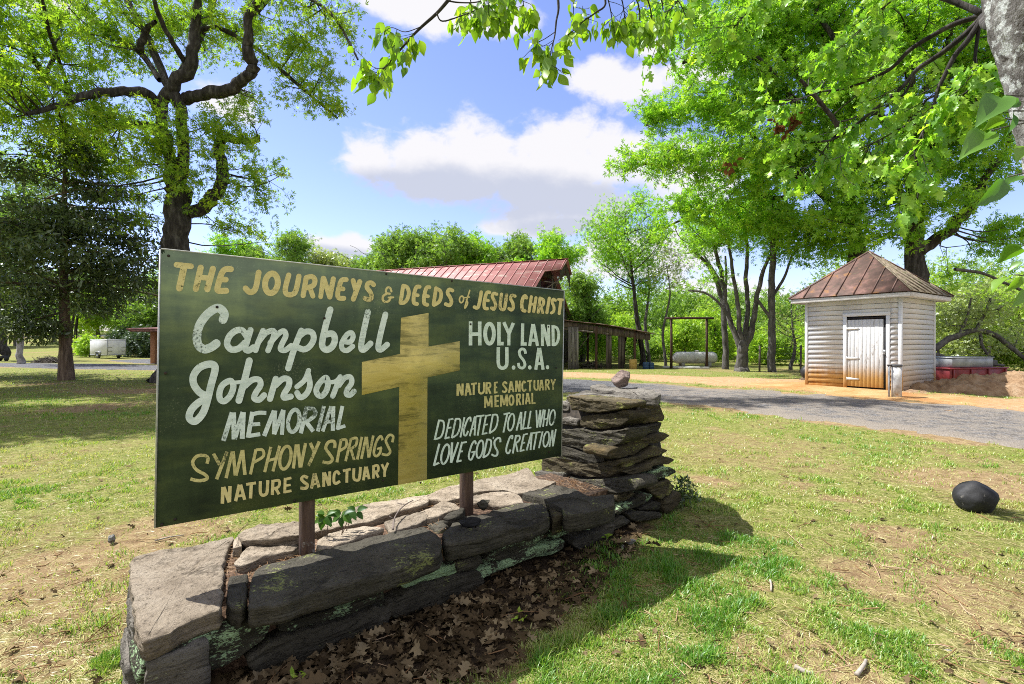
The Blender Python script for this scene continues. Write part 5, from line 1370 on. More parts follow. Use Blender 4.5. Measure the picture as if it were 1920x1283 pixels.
    for _ in range(22):
        p = c + (rg.uniform(-0.5, 0.6), rg.uniform(-0.3, 0.3), rg.uniform(0.0, 0.3)); d = rnd_dirs(rg, 1)[0] * (0.5, 0.4, 0.25); mb.beam(p - d, p + d, 0.06, 0.03)
    o = mb.build("scrap_heap", GREYWOOD, None, loc=c); tag(o, "dark jumble of boards and scrap heaped inside the open shed", "scrap heap")
    # timber frame
    t = thing("timber_frame", "tall goalpost frame of two rusty brown posts and a crossbeam", "frame", tuple(P(1291, 692, 27.0) * (1, 1, 0)))
    for px in (1258.6, 1325):
        p = P(px, 692, 27.0); mb = MB(); z0 = gz(p[0], p[1])
        mb.tube([(p[0], p[1], z0 - 0.1), (p[0] + 0.01, p[1], 1.5), (p[0], p[1], 2.75)], [0.072, 0.066, 0.062], 10); mb.build("post", BROWNWOOD, t, True)
    a, b = P(1248, 597, 26.93), P(1338, 597, 26.93); mb = MB(); mb.tube([a, (a + b) / 2 + (0, 0, 0.015), b], 0.06, 10); mb.build("crossbeam", BROWNWOOD, t, True)
    # tank
    c = P(1303, 678, 28.6); zc = 0.52
    t = thing("gas_tank", "long white rust streaked gas tank lying behind the timber frame", "tank", (c[0], c[1], 0))
    tm = mk("streaked_white_tank", [(0.3, (0.336, 0.336, 0.328)), (0.6, (0.528, 0.528, 0.520))], 3, 6, 0.5, (1, 1, 0.5), patch=[((0.20, 0.11, 0.07), 2.6, 0.60, 0.68)])
    Lh = 1.28; rd = 0.34; prof = [(-Lh, 0.02), (-Lh + 0.03, 0.15), (-Lh + 0.10, 0.26), (-Lh + 0.22, 0.33), (-Lh + 0.32, rd), (0, rd), (Lh - 0.32, rd), (Lh - 0.22, 0.33), (Lh - 0.10, 0.26), (Lh - 0.03, 0.15), (Lh, 0.02)]
    mb = MB(); mb.tube([(c[0] + x, c[1] + 0.05 * x, zc) for x, _ in prof], [r_ for _, r_ in prof], 22); mb.build("body", tm, t, True)
    mb = MB(); mb.tube([(c[0] + 0.1, c[1], zc + rd - 0.02), (c[0] + 0.1, c[1], zc + rd + 0.09)], 0.11, 12); mb.build("valve_dome", tm, t, True)
    for x in (-0.75, 0.75):
        mb = MB(); mb.box((c[0] + x, c[1], 0.12), (0.16, 0.6, 0.26), bev=0.01); mb.build("saddle", mk("concrete_block", [(0.3, (0.2, 0.2, 0.19)), (0.7, (0.34, 0.33, 0.31))], 8), t)
    pa, pb = P(1243, 689, 27.3), P(1330, 691, 26.2); pa[2] = gz(pa[0], pa[1]) + 0.06; pb[2] = gz(pb[0], pb[1]) + 0.06
    mb = MB(); mb.tube([pa, (pa + pb) / 2, pb], 0.07, 10); o = mb.build("pipe", tm, None, True, loc=pa); tag(o, "long white pipe lying on the grass under the timber frame", "pipe")
    # wire fence posts along the wood edge
    t = thing("wire_fence", "thin wire fence with slim wooden posts at the wood's edge", "fence", tuple(G(1580, 700)))
    a = np.array((11.6, 23.5, 0.0)); b = np.array((19.5, 20.5, 0.0)); mb = MB()
    for k in range(6):
        p = a + (b - a) * k / 5; p[2] = gz(p[0], p[1]); mb = MB(); mb.tube([p + (0, 0, -0.1), p + (0.02, 0, 1.25)], 0.045, 7); mb.build("post", GREYWOOD, t)
    wm = mk("fence_wire", [(0.3, (0.12, 0.12, 0.12)), (0.7, (0.25, 0.25, 0.25))], 10, 2, 0.5, metal=0.5)
    mb = MB()
    for z in (0.3, 0.6, 0.9, 1.15): mb.tube([a + (0, 0, z + gz(a[0], a[1])), b + (0, 0, z + gz(b[0], b[1]))], 0.005, 4)
    mb.build("wire", wm, t)
build_barn()

def build_left_things():
    # white cargo trailer
    C = np.array((-40.4, 50.0, 0.0)); rx = np.array((0.47, 0.883, 0)); sx = np.array((-0.883, 0.47, 0)); w, Lg = 1.65, 3.5; z0 = gz(C[0], C[1])
    t = thing("cargo_trailer", "white enclosed cargo trailer parked on the gravel far left", "trailer", (C[0], C[1], z0))
    wm = mk("white_trailer_panel", [(0.3, (0.496, 0.496, 0.512)), (0.6, (0.624, 0.624, 0.640))], 2, 4, 0.4)
    dk = mk("trailer_dark", [(0.3, (0.02, 0.02, 0.02)), (0.7, (0.06, 0.06, 0.06))], 8, 3, 0.6)
    tr = mk("trailer_trim", [(0.3, (0.30, 0.31, 0.33)), (0.7, (0.45, 0.46, 0.48))], 8, 3, 0.35, metal=0.6)
    up = np.array((0, 0, 1.0)); lift = 0.32; H = 1.62; tilt = 0.10
    def Q(a, b, z): return C + rx * a + sx * b + up * (z0 + z + tilt * (b / Lg) * 0)
    mb = MB(); mb.box(Q(w / 2, Lg / 2, lift + H / 2), (w, Lg, H), (rx, sx, up), 0.03); mb.build("body", wm, t)
    mb = MB()
    for a in (0.02, w - 0.02): mb.box(Q(a, -0.005, lift + H / 2), (0.06, 0.03, H), (rx, sx, up))
    for z in (lift + 0.04, lift + H - 0.05): mb.box(Q(w / 2, -0.006, z), (w - 0.06, 0.03, 0.08), (rx, sx, up)); mb.box(Q(-0.006, Lg / 2, z), (0.03, Lg - 0.1, 0.06), (rx, sx, up))
    mb.build("trim", tr, t)
    mb = MB(); mb.box(Q(w / 2, -0.02, lift + H / 2), (w - 0.22, 0.03, H - 0.22), (rx, sx, up), 0.006); dr = mb.build("rear_door", wm, t)
    for z in (0.75, 1.15):
        for a in (0.25, w - 0.25): mb = MB(); mb.box(Q(a, -0.045, z), (0.34, 0.03, 0.04), (rx, sx, up)); mb.build("latch", dk, dr)
    for a, lab in ((0.06, 0), (w - 0.06, 0)):
        cc = Q(a - 0.12 if a < 1 else a + 0.12, 1.6, 0.30); mb = MB(); mb.tube([cc - rx * 0.09, cc - rx * 0.08, cc + rx * 0.08, cc + rx * 0.09], [0.26, 0.30, 0.30, 0.26], 18); wh = mb.build("wheel", dk, t)
        mb = MB(); mb.tube([cc - rx * 0.10, cc + rx * 0.10], 0.15, 12); mb.build("rim", tr, wh)
        mb = MB(); mb.box(Q(a - 0.12 if a < 1 else a + 0.12, 1.6, 0.66), (0.26, 0.78, 0.05), (rx, sx, up), 0.01)
        for dy in (-0.39, 0.39): mb.box(Q(a - 0.12 if a < 1 else a + 0.12, 1.6 + dy, 0.52), (0.26, 0.03, 0.3), (rx, sx, up))
        mb.build("fender", tr, t)
    mb = MB(); mb.beam(Q(0.3, Lg, lift), Q(w / 2, Lg + 1.0, lift), 0.08, 0.1); mb.beam(Q(w - 0.3, Lg, lift), Q(w / 2, Lg + 1.0, lift), 0.08, 0.1); mb.tube([Q(w / 2, Lg + 0.95, 0), Q(w / 2, Lg + 0.95, 0.6)], 0.04, 8); mb.build("hitch", dk, t)
    # brick pavilion half hidden by the sign
    Y = 33.0; p = P(289, 683, Y); zb = gz(p[0], p[1])
    t = thing("brick_shelter", "small brick pillared shelter with a flat red brown roof behind the sign's left edge", "shelter", (p[0] + 1.2, p[1] + 0.8, zb))
    bk = mk("orange_brick", [(0.3, (0.20, 0.08, 0.045)), (0.5, (0.36, 0.17, 0.095)), (0.7, (0.46, 0.25, 0.15))], 14, 5, 0.9, (1, 1, 3), 0.5, 40)
    rm = mk("red_brown_shingle", [(0.3, (0.09, 0.035, 0.03)), (0.7, (0.22, 0.10, 0.085))], 6, 5, 0.8)
    for dx, dy in ((0, 0), (2.6, 0.2), (0, 2.2), (2.6, 2.4)):
        mb = MB(); mb.box((p[0] + dx, p[1] + dy, zb + 1.03), (0.30, 0.30, 2.12), bev=0.01); mb.build("pillar", bk, t)
    mb = MB(); mb.box((p[0] + 1.2, p[1] + 1.1, zb + 2.16), (4.4, 4.0, 0.10)); mb.prism([(p[0] - 1.1, p[1] - 0.95, zb + 2.21), (p[0] + 3.5, p[1] - 0.95, zb + 2.21), (p[0] + 3.5, p[1] + 3.2, zb + 2.42), (p[0] - 1.1, p[1] + 3.2, zb + 2.42)], (0, 0, 0.10)); mb.build("roof", rm, t)
    # brush pile
    c = G(82, 681); rg = np.random.default_rng(4); n = 420
    ang = rg.uniform(0, 2 * np.pi, n); rad = np.sqrt(rg.uniform(0, 1, n)); x = c[0] + rad * np.cos(ang) * 0.95; y = c[1] + 0.5 + rad * np.sin(ang) * 0.7
    z = np.array([gz(a, b) for a, b in zip(x, y)]) + (1 - rad ** 2) * rg.uniform(0.05, 0.42, n)
    d = rnd_dirs(rg, n) * (1, 1, 0.28); d = nrm(d); ln = rg.uniform(0.15, 0.55, n)
    pts = np.stack([np.stack((x, y, z), 1) - d * ln[:, None], np.stack((x, y, z), 1) + rg.normal(0, 0.03, (n, 3)), np.stack((x, y, z), 1) + d * ln[:, None]], 1)
    V, F = tubes(pts, np.stack([rg.uniform(0.008, 0.022, n)] * 3, 1) * (1, 0.9, 0.5), 4)
    o = mesh_np("brush_pile", V, F, mk("dead_brush", [(0.3, (0.03, 0.025, 0.02)), (0.7, (0.13, 0.11, 0.09))], 4), None, loc=c); tag(o, "low heap of grey dead branches on the grass left of the cedar trunk", "brush pile")
    # small dark utility cart cut by the frame's left edge
    c = G(6, 677); t = thing("utility_cart", "dark two wheeled utility cart cut off by the left edge", "cart", tuple(c))
    mb = MB(); mb.box(c + (0, 0, 0.34), (0.42, 0.7, 0.22), bev=0.02); mb.build("bed", dk, t)
    for dx in (-0.27, 0.27):
        mb = MB(); mb.tube([c + (dx - 0.05, 0, 0.2), c + (dx + 0.05, 0, 0.2)], 0.2, 14); mb.build("wheel", dk, t)
build_left_things()
# ---------------------------------------------------------------- trees
def bark_mat(name, dark, mid, light, stretch=(1, 1, 0.25), scale=9, patch=None, bump=0.9):
    return mk(name, [(0.3, dark), (0.5, mid), (0.7, light)], scale, 8, 0.95, stretch, bump, scale * 2.2, 0.03, patch)
B_OAK = bark_mat("oak_bark", (0.012, 0.010, 0.009), (0.040, 0.035, 0.032), (0.105, 0.098, 0.09))
B_CEDAR = bark_mat("cedar_bark", (0.04, 0.027, 0.02), (0.12, 0.085, 0.065), (0.22, 0.165, 0.13), (1, 1, 0.12), 14)
B_GREY = bark_mat("grey_bark", (0.035, 0.032, 0.03), (0.09, 0.084, 0.078), (0.17, 0.16, 0.15), (1, 1, 0.3), 7)
B_PALE = bark_mat("pale_bark", (0.10, 0.09, 0.08), (0.28, 0.26, 0.24), (0.46, 0.44, 0.41), (1, 1, 0.5), 6)
B_LICHEN = mk("lichened_bark", [(0.3, (0.035, 0.03, 0.026)), (0.48, (0.14, 0.13, 0.12)), (0.68, (0.36, 0.36, 0.34))], 7, 9, 0.95, (1, 1, 0.55), 1.0, 24, 0.03, patch=[((0.46, 0.48, 0.46), 16, 0.50, 0.60), ((0.05, 0.042, 0.034), 9, 0.58, 0.68)])

L_OAK = leaf_mat("oak_leaf_green", (0.15, 0.27, 0.028), (0.27, 0.43, 0.036), (0.47, 0.56, 0.05), 0.55, gloss=0.02)
L_OAK2 = leaf_mat("spring_leaf_green", (0.125, 0.28, 0.025), (0.25, 0.47, 0.035), (0.44, 0.62, 0.055), 0.55, gloss=0.02)
L_CEDAR = leaf_mat("cedar_green", (0.036, 0.060, 0.020), (0.075, 0.115, 0.034), (0.15, 0.19, 0.05), 0.32)
L_BACK = leaf_mat("woodland_green", (0.12, 0.22, 0.045), (0.20, 0.33, 0.06), (0.30, 0.41, 0.08), 0.5, gloss=0.02)
L_BRIGHT = leaf_mat("bright_shrub_green", (0.22, 0.38, 0.045), (0.33, 0.50, 0.055), (0.46, 0.56, 0.08), 0.54, gloss=0.02)
L_PALE = leaf_mat("pale_yellow_green", (0.25, 0.33, 0.09), (0.34, 0.41, 0.13), (0.44, 0.47, 0.18), 0.52)
L_DARK = leaf_mat("dark_evergreen", (0.03, 0.06, 0.024), (0.05, 0.09, 0.032), (0.085, 0.13, 0.04), 0.25)

# leaf templates: length along x, width along y, fold along z
T_DIAMOND = (np.array([(0, 0, 0), (0.45, 0.30, 0.06), (1, 0, -0.05), (0.45, -0.30, 0.06)], float), [np.array([[0, 3, 1], [3, 2, 1]])])
T_SPRAY = (np.array([(0, 0, 0), (0.5, 0.16, 0.04), (1, 0, -0.1), (0.5, -0.16, 0.04), (0.30, 0.0, 0), (0.75, 0.42, 0.0), (0.62, 0.30, 0.0), (0.75, -0.42, 0.0), (0.62, -0.30, 0.0)], float),
           [np.array([[0, 3, 1], [3, 2, 1], [4, 6, 5], [4, 7, 8]])])
T_TRIPLE = (np.array([(0, 0, 0), (0.5, 0.17, 0.05), (1.0, 0, -0.12), (0.5, -0.17, 0.05),
                      (0.3, 0.42, 0.05), (0.62, 0.72, -0.08), (0.52, 0.34, 0.03), (0.3, -0.42, 0.05), (0.62, -0.72, -0.08), (0.52, -0.34, 0.03)], float),
            [np.array([[0, 3, 1], [3, 2, 1], [0, 6, 4], [4, 6, 5], [0, 7, 9], [7, 8, 9]])])

def leaves(rg, C, n, spread, size, tmpl, droop=0.25, up=0.4, flat=1.0, out_from=None):
    """leaf meshes round cluster centres C -> V, F, tint"""
    N = len(C) * n
    cid = np.repeat(np.arange(len(C)), n)
    off = rg.normal(size=(N, 3)) * spread * (1, 1, flat)
    o = C[cid] + off
    d = rnd_dirs(rg, N) * 0.8 + off / max(spread, 1e-6) * 0.35 + (0, 0, -droop)
    d = nrm(d)
    nn = nrm(rnd_dirs(rg, N) * 0.9 + (0, 0, up))
    b = nrm(np.cross(nn, d))
    s = size * rg.uniform(0.65, 1.3, N)
    V, F = inst(tmpl[0], tmpl[1], o, d, b, s)
    ct = rg.uniform(0, 1, len(C))
    tint = np.clip(0.55 * ct[cid] + 0.45 * rg.uniform(0, 1, N) + rg.normal(0, 0.08, N), 0, 1)
    return V, F, np.repeat(tint, len(tmpl[0]))

def bend(a, b, rg, k=5, amt=0.12, sag=0.0):
    L_ = np.linalg.norm(b - a); t = np.linspace(0, 1, k)[:, None]
    w = rg.normal(0, amt * L_, 3) * (1, 1, 0.6)
    return a + (b - a) * t + np.sin(t * np.pi) * (w + np.array((0, 0, sag * L_)))

def in_blobs(rg, blobs, n, shell=0.6):
    vol = np.array([b[3] * b[4] * b[5] * (b[6] if len(b) > 6 else 1.0) for b in blobs]); vol = vol / vol.sum()
    idx = rg.choice(len(blobs), n, p=vol)
    B = np.array([b[:6] for b in blobs])[idx]
    d = rnd_dirs(rg, n); r = rg.uniform(0, 1, n) ** shell
    return B[:, :3] + d * r[:, None] * B[:, 3:6]

def tree(name, label, cat, base, limbs, blobs, ncl, nleaf, spread, size, leaf, bark, seed, group=None, tmpl=T_TRIPLE, hubs=None, droop=0.25, up=0.4, shell=0.55, flat=0.8, twig=0.012, hubr=0.05, sides=9, crown=True, flare=True):
    """limbs: list of (points, radii); the first is the trunk"""
    rg = np.random.default_rng(seed)
    root = thing(name, label, cat, tuple(base), group)
    mb_v = []; mb_f = []; off = 0
    def put(V, F):
        nonlocal off
        mb_v.append(V); mb_f.append(F + off); off += len(V)
    nodes = []; nrad = []
    for i, (pts, rad) in enumerate(limbs):
        p = catmull(np.asarray(pts, float), 6); m = len(p)
        r = np.interp(np.linspace(0, 1, m), np.linspace(0, 1, len(rad)), rad)
        L_ = np.linalg.norm(p[-1] - p[0])
        p = p + np.stack([fbm(np.arange(m) * 0.9, np.full(m, seed + i * 3.1 + k * 7.7), 2.0, 2, 5) - 0.5 for k in range(3)], 1) * r[:, None] * 0.9 * (np.arange(m) > 0)[:, None]
        V, F = tubes(p[None], r[None], sides if i == 0 else max(6, sides - 2))
        # gnarl
        V = V + np.array([mnoise.noise_vector(Vector(v * 1.7)) for v in V]) * np.repeat(r, sides if i == 0 else max(6, sides - 2))[:, None] * 0.22
        put(V, F)
        nodes.append(p); nrad.append(r)
    nodes = np.vstack(nodes); nrad = np.concatenate(nrad)
    if ncl and blobs:
        C = in_blobs(rg, blobs, ncl, shell)
        H = hubs or max(6, ncl // 9)
        hub = C[rg.choice(ncl, H, replace=False)]
        hn = []; hr = []
        P3 = []; R3 = []
        zref = np.asarray(base)[2]
        for h in hub:
            dd = nodes - h
            cost = np.linalg.norm(dd, axis=1) + 0.7 * np.maximum(dd[:, 2], 0)
            cost[nrad > 0.9 * nrad.max()] += 0.8
            j = int(cost.argmin()); q = bend(nodes[j], h, rg, 6, 0.10, -0.05)
            r0 = min(nrad[j] * 0.7, hubr * (0.6 + 0.12 * np.linalg.norm(h - nodes[j])))
            P3.append(q); R3.append(np.linspace(r0, max(twig, r0 * 0.3), 6)); hn.append(q[1:]); hr.append(R3[-1][1:])
        V, F = tubes(np.array(P3), np.array(R3), 5); put(V, F)
        an = np.vstack([nodes] + hn)
        # thin twigs
        P4 = []
        for c in C:
            j = int(((an - c) ** 2).sum(1).argmin())
            P4.append(bend(an[j], c, rg, 4, 0.12, 0.03))
        P4 = np.array(P4); R4 = np.tile(np.array((1.0, 0.75, 0.5, 0.28)) * twig, (ncl, 1))
        V, F = tubes(P4, R4, 3); put(V, F)
        # leaf clusters at and along the twigs
        CC = np.vstack((C, P4[:, 2] + rg.normal(0, spread * 0.4, (ncl, 3))))
        CC = CC[rg.permutation(len(CC))]
        V, F, tint = leaves(rg, CC, max(1, nleaf // 2), spread, size, tmpl, droop, up, flat)
    o = mesh_np("trunk", np.vstack(mb_v), [np.vstack(mb_f)], bark, root, True)
    if ncl and blobs and crown: mesh_np("crown", V, F, leaf, root, False, {"tint": tint})
    return root

def limb_px(pts, Y0, dY=0.0, rpx=None):
    """limb through photo pixels (px, py, radius px[, Y offset]) at about distance Y0"""
    P_ = []; R_ = []
    for i, q in enumerate(pts):
        Y = Y0 + dY * i / max(1, len(pts) - 1) + (q[3] if len(q) > 3 else 0)
        P_.append(P(q[0], q[1], Y)); R_.append(q[2] / FPX * Y)
    return (np.array(P_), np.array(R_))

def blob(px, py, Y, rx, ry, rd, wt=1.0):
    c = P(px, py, Y); return (c[0], c[1], c[2], rx / FPX * Y, rd, ry / FPX * Y, wt)

def big_oak():
    Y = 18.6
    b = G(333, 716); Y = b[1]
    def z(*a, dY=0.0):
        p, r = limb_px(list(a), Y, dY); return (p, r * (0.93 if a[0][1] > 700 else 0.84))
    limbs = [z((333, 726, 46), (333, 708, 38), (333, 640, 32), (332, 560, 27), (332, 470, 25), (331, 400, 23), (331, 345, 23)),
        z((326, 350, 15), (318, 300, 12), (309, 255, 11), (303, 205, 11), (320, 168, 13), (352, 132, 13), (362, 95, 12), (366, 50, 10), (371, 0, 8), (375, -60, 6), dY=-0.6),
        z((338, 350, 15), (345, 300, 12), (343, 250, 11), (336, 205, 12), (326, 172, 13), dY=-0.2),
        z((345, 185, 13), (378, 176, 13), (415, 172, 13), (452, 158, 13), (474, 134, 12), (468, 105, 13), (463, 70, 10), (467, 30, 9), (487, 0, 8), (500, -50, 6), dY=-1.6),
        z((300, 205, 12), (280, 178, 11), (240, 172, 10), (187, 174, 9), (139, 186, 8), (92, 203, 6), (50, 215, 4), dY=-3.4),
        z((150, 183, 7), (120, 168, 7), (82, 139, 6), (45, 82, 6), (5, 42, 5), (-40, 10, 4), dY=-2.5),
        z((84, 140, 5), (40, 122, 4), (-5, 104, 4), dY=-1.0),
        z((310, 255, 10), (286, 238, 8), (250, 234, 8), (214, 237, 8), (185, 243, 8), (161, 251, 7), (125, 243, 6), (88, 250, 4), dY=2.4),
        z((345, 405, 15), (362, 400, 14), (388, 385, 14), (407, 355, 13), (416, 318, 12), (409, 285, 11), (420, 258, 10), (455, 266, 8), (487, 262, 7), dY=1.3),
        z((355, 130, 7), (340, 105, 6), (322, 79, 5), (300, 35, 5), (287, -10, 4), dY=-2.0),
        z((262, 97, 8), (268, 75, 8), (275, 55, 6), (292, 40, 4), dY=-0.5),
        z((300, 150, 6), (262, 98, 6), (210, 66, 5), (161, 30, 4), (120, -10, 3), dY=1.8),
        z((366, 60, 6), (400, 50, 5), (430, 60, 5), (487, 97, 4), (562, 161, 4), (595, 190, 3), (632, 222, 2.4), dY=1.0),
        z((466, 40, 5), (520, -15, 5), (577, -5, 4), (620, 25, 3.5), (645, 62, 3), (671, 112, 2), dY=-2.0),
        z((80, 150, 5), (110, 80, 4), (85, 20, 4), (70, -30, 3), dY=2.0),
        z((140, 186, 5), (120, 140, 4), (95, 70, 4), (80, 0, 3), dY=-3.0),
        z((320, 170, 9), (380, 60, 7), (420, -70, 5), (450, -200, 3), dY=3.0),
        z((320, 170, 9), (250, 20, 7), (170, -120, 5), (100, -230, 3), dY=3.0),
        z((466, 30, 7), (490, -80, 5), (520, -200, 3), dY=1.0),
        (np.array([P(487, 0, Y - 1.6), (-7.9, 16.6, 13.0), (-5.5, 15.4, 13.9), (-3.0, 14.8, 14.4), (-1.0, 14.5, 14.7)]), np.array((0.14, 0.11, 0.08, 0.05, 0.02)))]
    q = lambda px, py, rx, ry, dy=0.0, rd=2.0, wt=1.0: blob(px, py, Y + dy, rx, ry, rd, wt)
    blobs = [q(60, 60, 110, 80, -1.5, 2.4, 1.0), q(200, 60, 110, 80, 0.5), q(330, 50, 90, 70, 1.0, 2.2, 0.8), q(430, 50, 90, 60, 0.5, 2.2, 0.8), q(550, 70, 90, 80, 0.0, 1.8, 0.85), q(640, 60, 50, 70, -1, 1.4, 0.5),
             q(590, 170, 80, 50, 0.5, 1.4, 0.8), q(640, 190, 40, 36, 0.5, 1.0, 0.9), q(80, 190, 110, 70, -2.5, 2.4), q(200, 220, 100, 60, 0, 2.2, 1.0), q(290, 260, 90, 70, -1.2, 1.4, 0.9), q(400, 240, 70, 50, 0, 1.6, 0.9),
             q(480, 200, 60, 60, 0.6, 1.4, 0.5), q(470, 310, 70, 60, 0.8, 1.4, 0.9), q(500, 370, 45, 40, 0.8, 1.2, 0.7), q(350, 330, 80, 60, -0.8, 1.4, 0.7), q(430, 410, 80, 46, 0.6, 1.2, 0.9), q(490, 430, 40, 28, 0.6, 1.0, 0.6), q(250, 330, 60, 60, 1.0, 1.6, 0.6), q(270, 430, 40, 40, 0.6, 1.2, 0.6),
             q(150, 300, 90, 50, 1.0, 2.0, 0.8), q(-60, 120, 90, 110, -1.5, 2.4, 0.7), q(380, -60, 200, 80, 1.0, 3.0, 0.16), q(150, -70, 200, 80, 1.0, 3.0, 0.16), q(550, -50, 110, 60, 0.0, 2.4, 0.16), q(420, -200, 220, 100, 1, 3.2, 0.10), q(160, -200, 200, 90, 1, 3.2, 0.10), (-4.5, 15.0, 14.3, 2.2, 1.3, 1.0, 1.6), (-2.0, 14.6, 14.9, 2.0, 1.1, 0.9, 1.6), (-6.5, 15.6, 13.9, 1.8, 1.2, 0.9, 1.2)]
    tree("oak_tree", "huge spreading oak with thick crooked dark limbs behind the left end of the sign", "tree", b, limbs, blobs, 2050, 18, 0.10, 0.15, L_OAK, B_OAK, 7, hubs=230, sides=14, twig=0.011, hubr=0.035, droop=0.3)
big_oak()

def cedar(base, h, r0, crown, seed, label, group, n=420, dens=70, low=None):
    """red cedar: straight trunk, level boughs with flat dark sprays"""
    rg = np.random.default_rng(seed); base = np.asarray(base, float)
    root = thing("cedar_tree", label, "tree", tuple(base), group)
    zz = np.linspace(0, 1, 9); tp = base + np.stack((0.05 * np.sin(zz * 5 + seed), 0.05 * np.cos(zz * 4), zz * h - 0.1 * (zz == 0)), 1)
    rad = np.interp(zz, [0, 0.02, 0.12, 1], [r0 * 1.45, r0 * 1.25, r0, 0.02])
    V, F = tubes(catmull(tp, 4)[None], np.interp(np.linspace(0, 1, 33), zz, rad)[None], 12)
    V = V + np.array([mnoise.noise_vector(Vector((v[0] * 6, v[1] * 6, v[2] * 1.2))) for v in V]) * 0.025
    Vs = [V]; Fs = [F]; off = len(V); C = []; PB = []; RB = []
    for k in range(n // 6):
        t = rg.uniform(crown[0], 0.97); z = t * h; a = rg.uniform(0, 2 * np.pi)
        ln = crown[1] * (0.55 + 0.6 * rg.uniform()) * (1 - t) ** 0.42 * (1.2 if t < 0.5 else 1.0)
        p0 = base + (0, 0, z); d = np.array((math.cos(a), math.sin(a), 0)); dz = rg.uniform(-0.22, 0.12)
        s = np.linspace(0, 1, 6)[:, None]
        q = p0 + d * ln * s + np.array((0, 0, 1)) * (dz * ln * s ** 1.6 + 0.05 * ln * np.sin(s * 3))
        PB.append(q); RB.append(np.linspace(max(0.012, 0.018 * ln), 0.006, 6))
        m = 3 + int(ln * 4.4)
        for _ in range(m):
            u = rg.uniform(0.18, 1.05); c = p0 + d * ln * u + np.array((0, 0, dz * ln * u ** 1.6)); side = np.cross(d, (0, 0, 1)) * rg.normal(0, 0.30 * ln * (0.35 + 0.5 * u)) 
            C.append(c + side + (0, 0, rg.normal(-0.06, 0.10)))
    if low is not None:
        for c in low:
            for _ in range(c[6]):
                d = rnd_dirs(rg, 1)[0] * rg.uniform(0, 1) ** 0.5; C.append(np.array(c[:3]) + d * np.array(c[3:6]))
            e = np.array(c[:3]); PB.append(bend(base + (0, 0, max(1.8, e[2] + 0.5)), e, rg, 6, 0.05, 0.05)); RB.append(np.linspace(0.045, 0.012, 6))
    V, F = tubes(np.array(PB), np.array(RB), 5); Vs.append(V); Fs.append(F + off)
    mesh_np("trunk", np.vstack(Vs), [np.vstack(Fs)], B_CEDAR, root, True)
    V, F, tint = leaves(rg, np.array(C), dens // 2, 0.20, 0.20, T_SPRAY, 0.35, 0.9, 0.30)
    mesh_np("crown", V, F, L_CEDAR, root, False, {"tint": tint})

g1 = G(122, 713)
def lb(px, py, Y, rx, ry, rd, n): b = blob(px, py, Y, rx, ry, rd); return (*b[:6], n)
cedar(g1, 9.6, 0.185, (0.32, 4.2), 3, "dark red cedar with a bare straight trunk on the left lawn", "cedars on the left lawn", 420, 40,
      [lb(70, 560, 18.2, 60, 50, 1.0, 70), lb(205, 510, 18.4, 70, 40, 1.0, 80), lb(40, 610, 18.0, 45, 34, 0.9, 60), lb(90, 620, 18.0, 30, 22, 0.6, 26), lb(190, 570, 18.6, 40, 28, 0.9, 40), lb(250, 470, 19.0, 45, 50, 1.0, 40), lb(60, 480, 17.5, 80, 50, 1.2, 90), lb(140, 430, 18.0, 110, 50, 1.4, 110)])
g2 = G(-70, 705)
cedar(g2, 10.5, 0.19, (0.22, 3.6), 5, "dark red cedar whose trunk stands beyond the left edge, only its boughs showing", "cedars on the left lawn", 400, 40)

def auto_tree(name, label, cat, base, h, r0, crown, seed, leaf, bark, ncl, nleaf, spread, size, group=None, lean=(0, 0), fork=0.35, nb=9, tmpl=T_TRIPLE, lumps=10, stems=1, **k):
    """crown = (z centre fraction, rx, rz fraction of h)"""
    rg = np.random.default_rng(seed); base = np.asarray(base, float)
    top = base + (lean[0], lean[1], h * 0.80); limbs = []
    for s in range(stems):
        o = np.array((rg.normal(0, 0.25 * (s > 0)) * h * 0.12, rg.normal(0, 0.02) * h, 0))
        pts = [base + (0, 0, -0.15) + o * 0.05, base + (0, 0, 0.03 * h) + o * 0.08, base + (lean[0] * .25, lean[1] * .25, h * 0.25) + o * 0.5 + rg.normal(0, 0.012 * h, 3), base + (lean[0] * .55, lean[1] * .55, h * 0.55) + o + rg.normal(0, 0.02 * h, 3), top + o * 1.6]
        limbs.append((pts, [r0 * 1.35, r0 * 1.05, r0 * 0.85, r0 * 0.5, r0 * 0.08]))
    cz = crown[0] * h; rx = crown[1]; rz = crown[2] * h
    for b in range(nb):
        t = rg.uniform(fork, 0.8); a = rg.uniform(0, 2 * np.pi); ln = rx * rg.uniform(0.6, 0.95) * (1.1 - abs(t - 0.55))
        p0 = base + (lean[0] * t, lean[1] * t, h * t); d = np.array((math.cos(a), math.sin(a), 0))
        rise = rg.uniform(0.25, 0.8) * ln
        limbs.append(([p0, p0 + d * ln * 0.4 + (0, 0, rise * 0.3), p0 + d * ln * 0.75 + (0, 0, rise * 0.75) + rg.normal(0, 0.1, 3), p0 + d * ln + (0, 0, rise)], [r0 * 0.42 * (1.1 - t), r0 * 0.3 * (1.1 - t), r0 * 0.2 * (1.1 - t), r0 * 0.08]))
    c = base + (lean[0] * crown[0], lean[1] * crown[0], cz); blobs = []
    for i in range(lumps):
        d = rnd_dirs(rg, 1)[0]; u = rg.uniform(0.35, 0.8)
        blobs.append((*(c + d * u * np.array((rx, rx, rz))), rx * rg.uniform(0.28, 0.5), rx * rg.uniform(0.28, 0.5), min(rz, rx) * rg.uniform(0.26, 0.46)))
    return tree(name, label, cat, base, limbs, blobs, ncl, nleaf, spread, size, leaf, bark, seed, group, tmpl, hubs=k.pop('hubs', max(8, ncl // 9)), sides=7, **k)

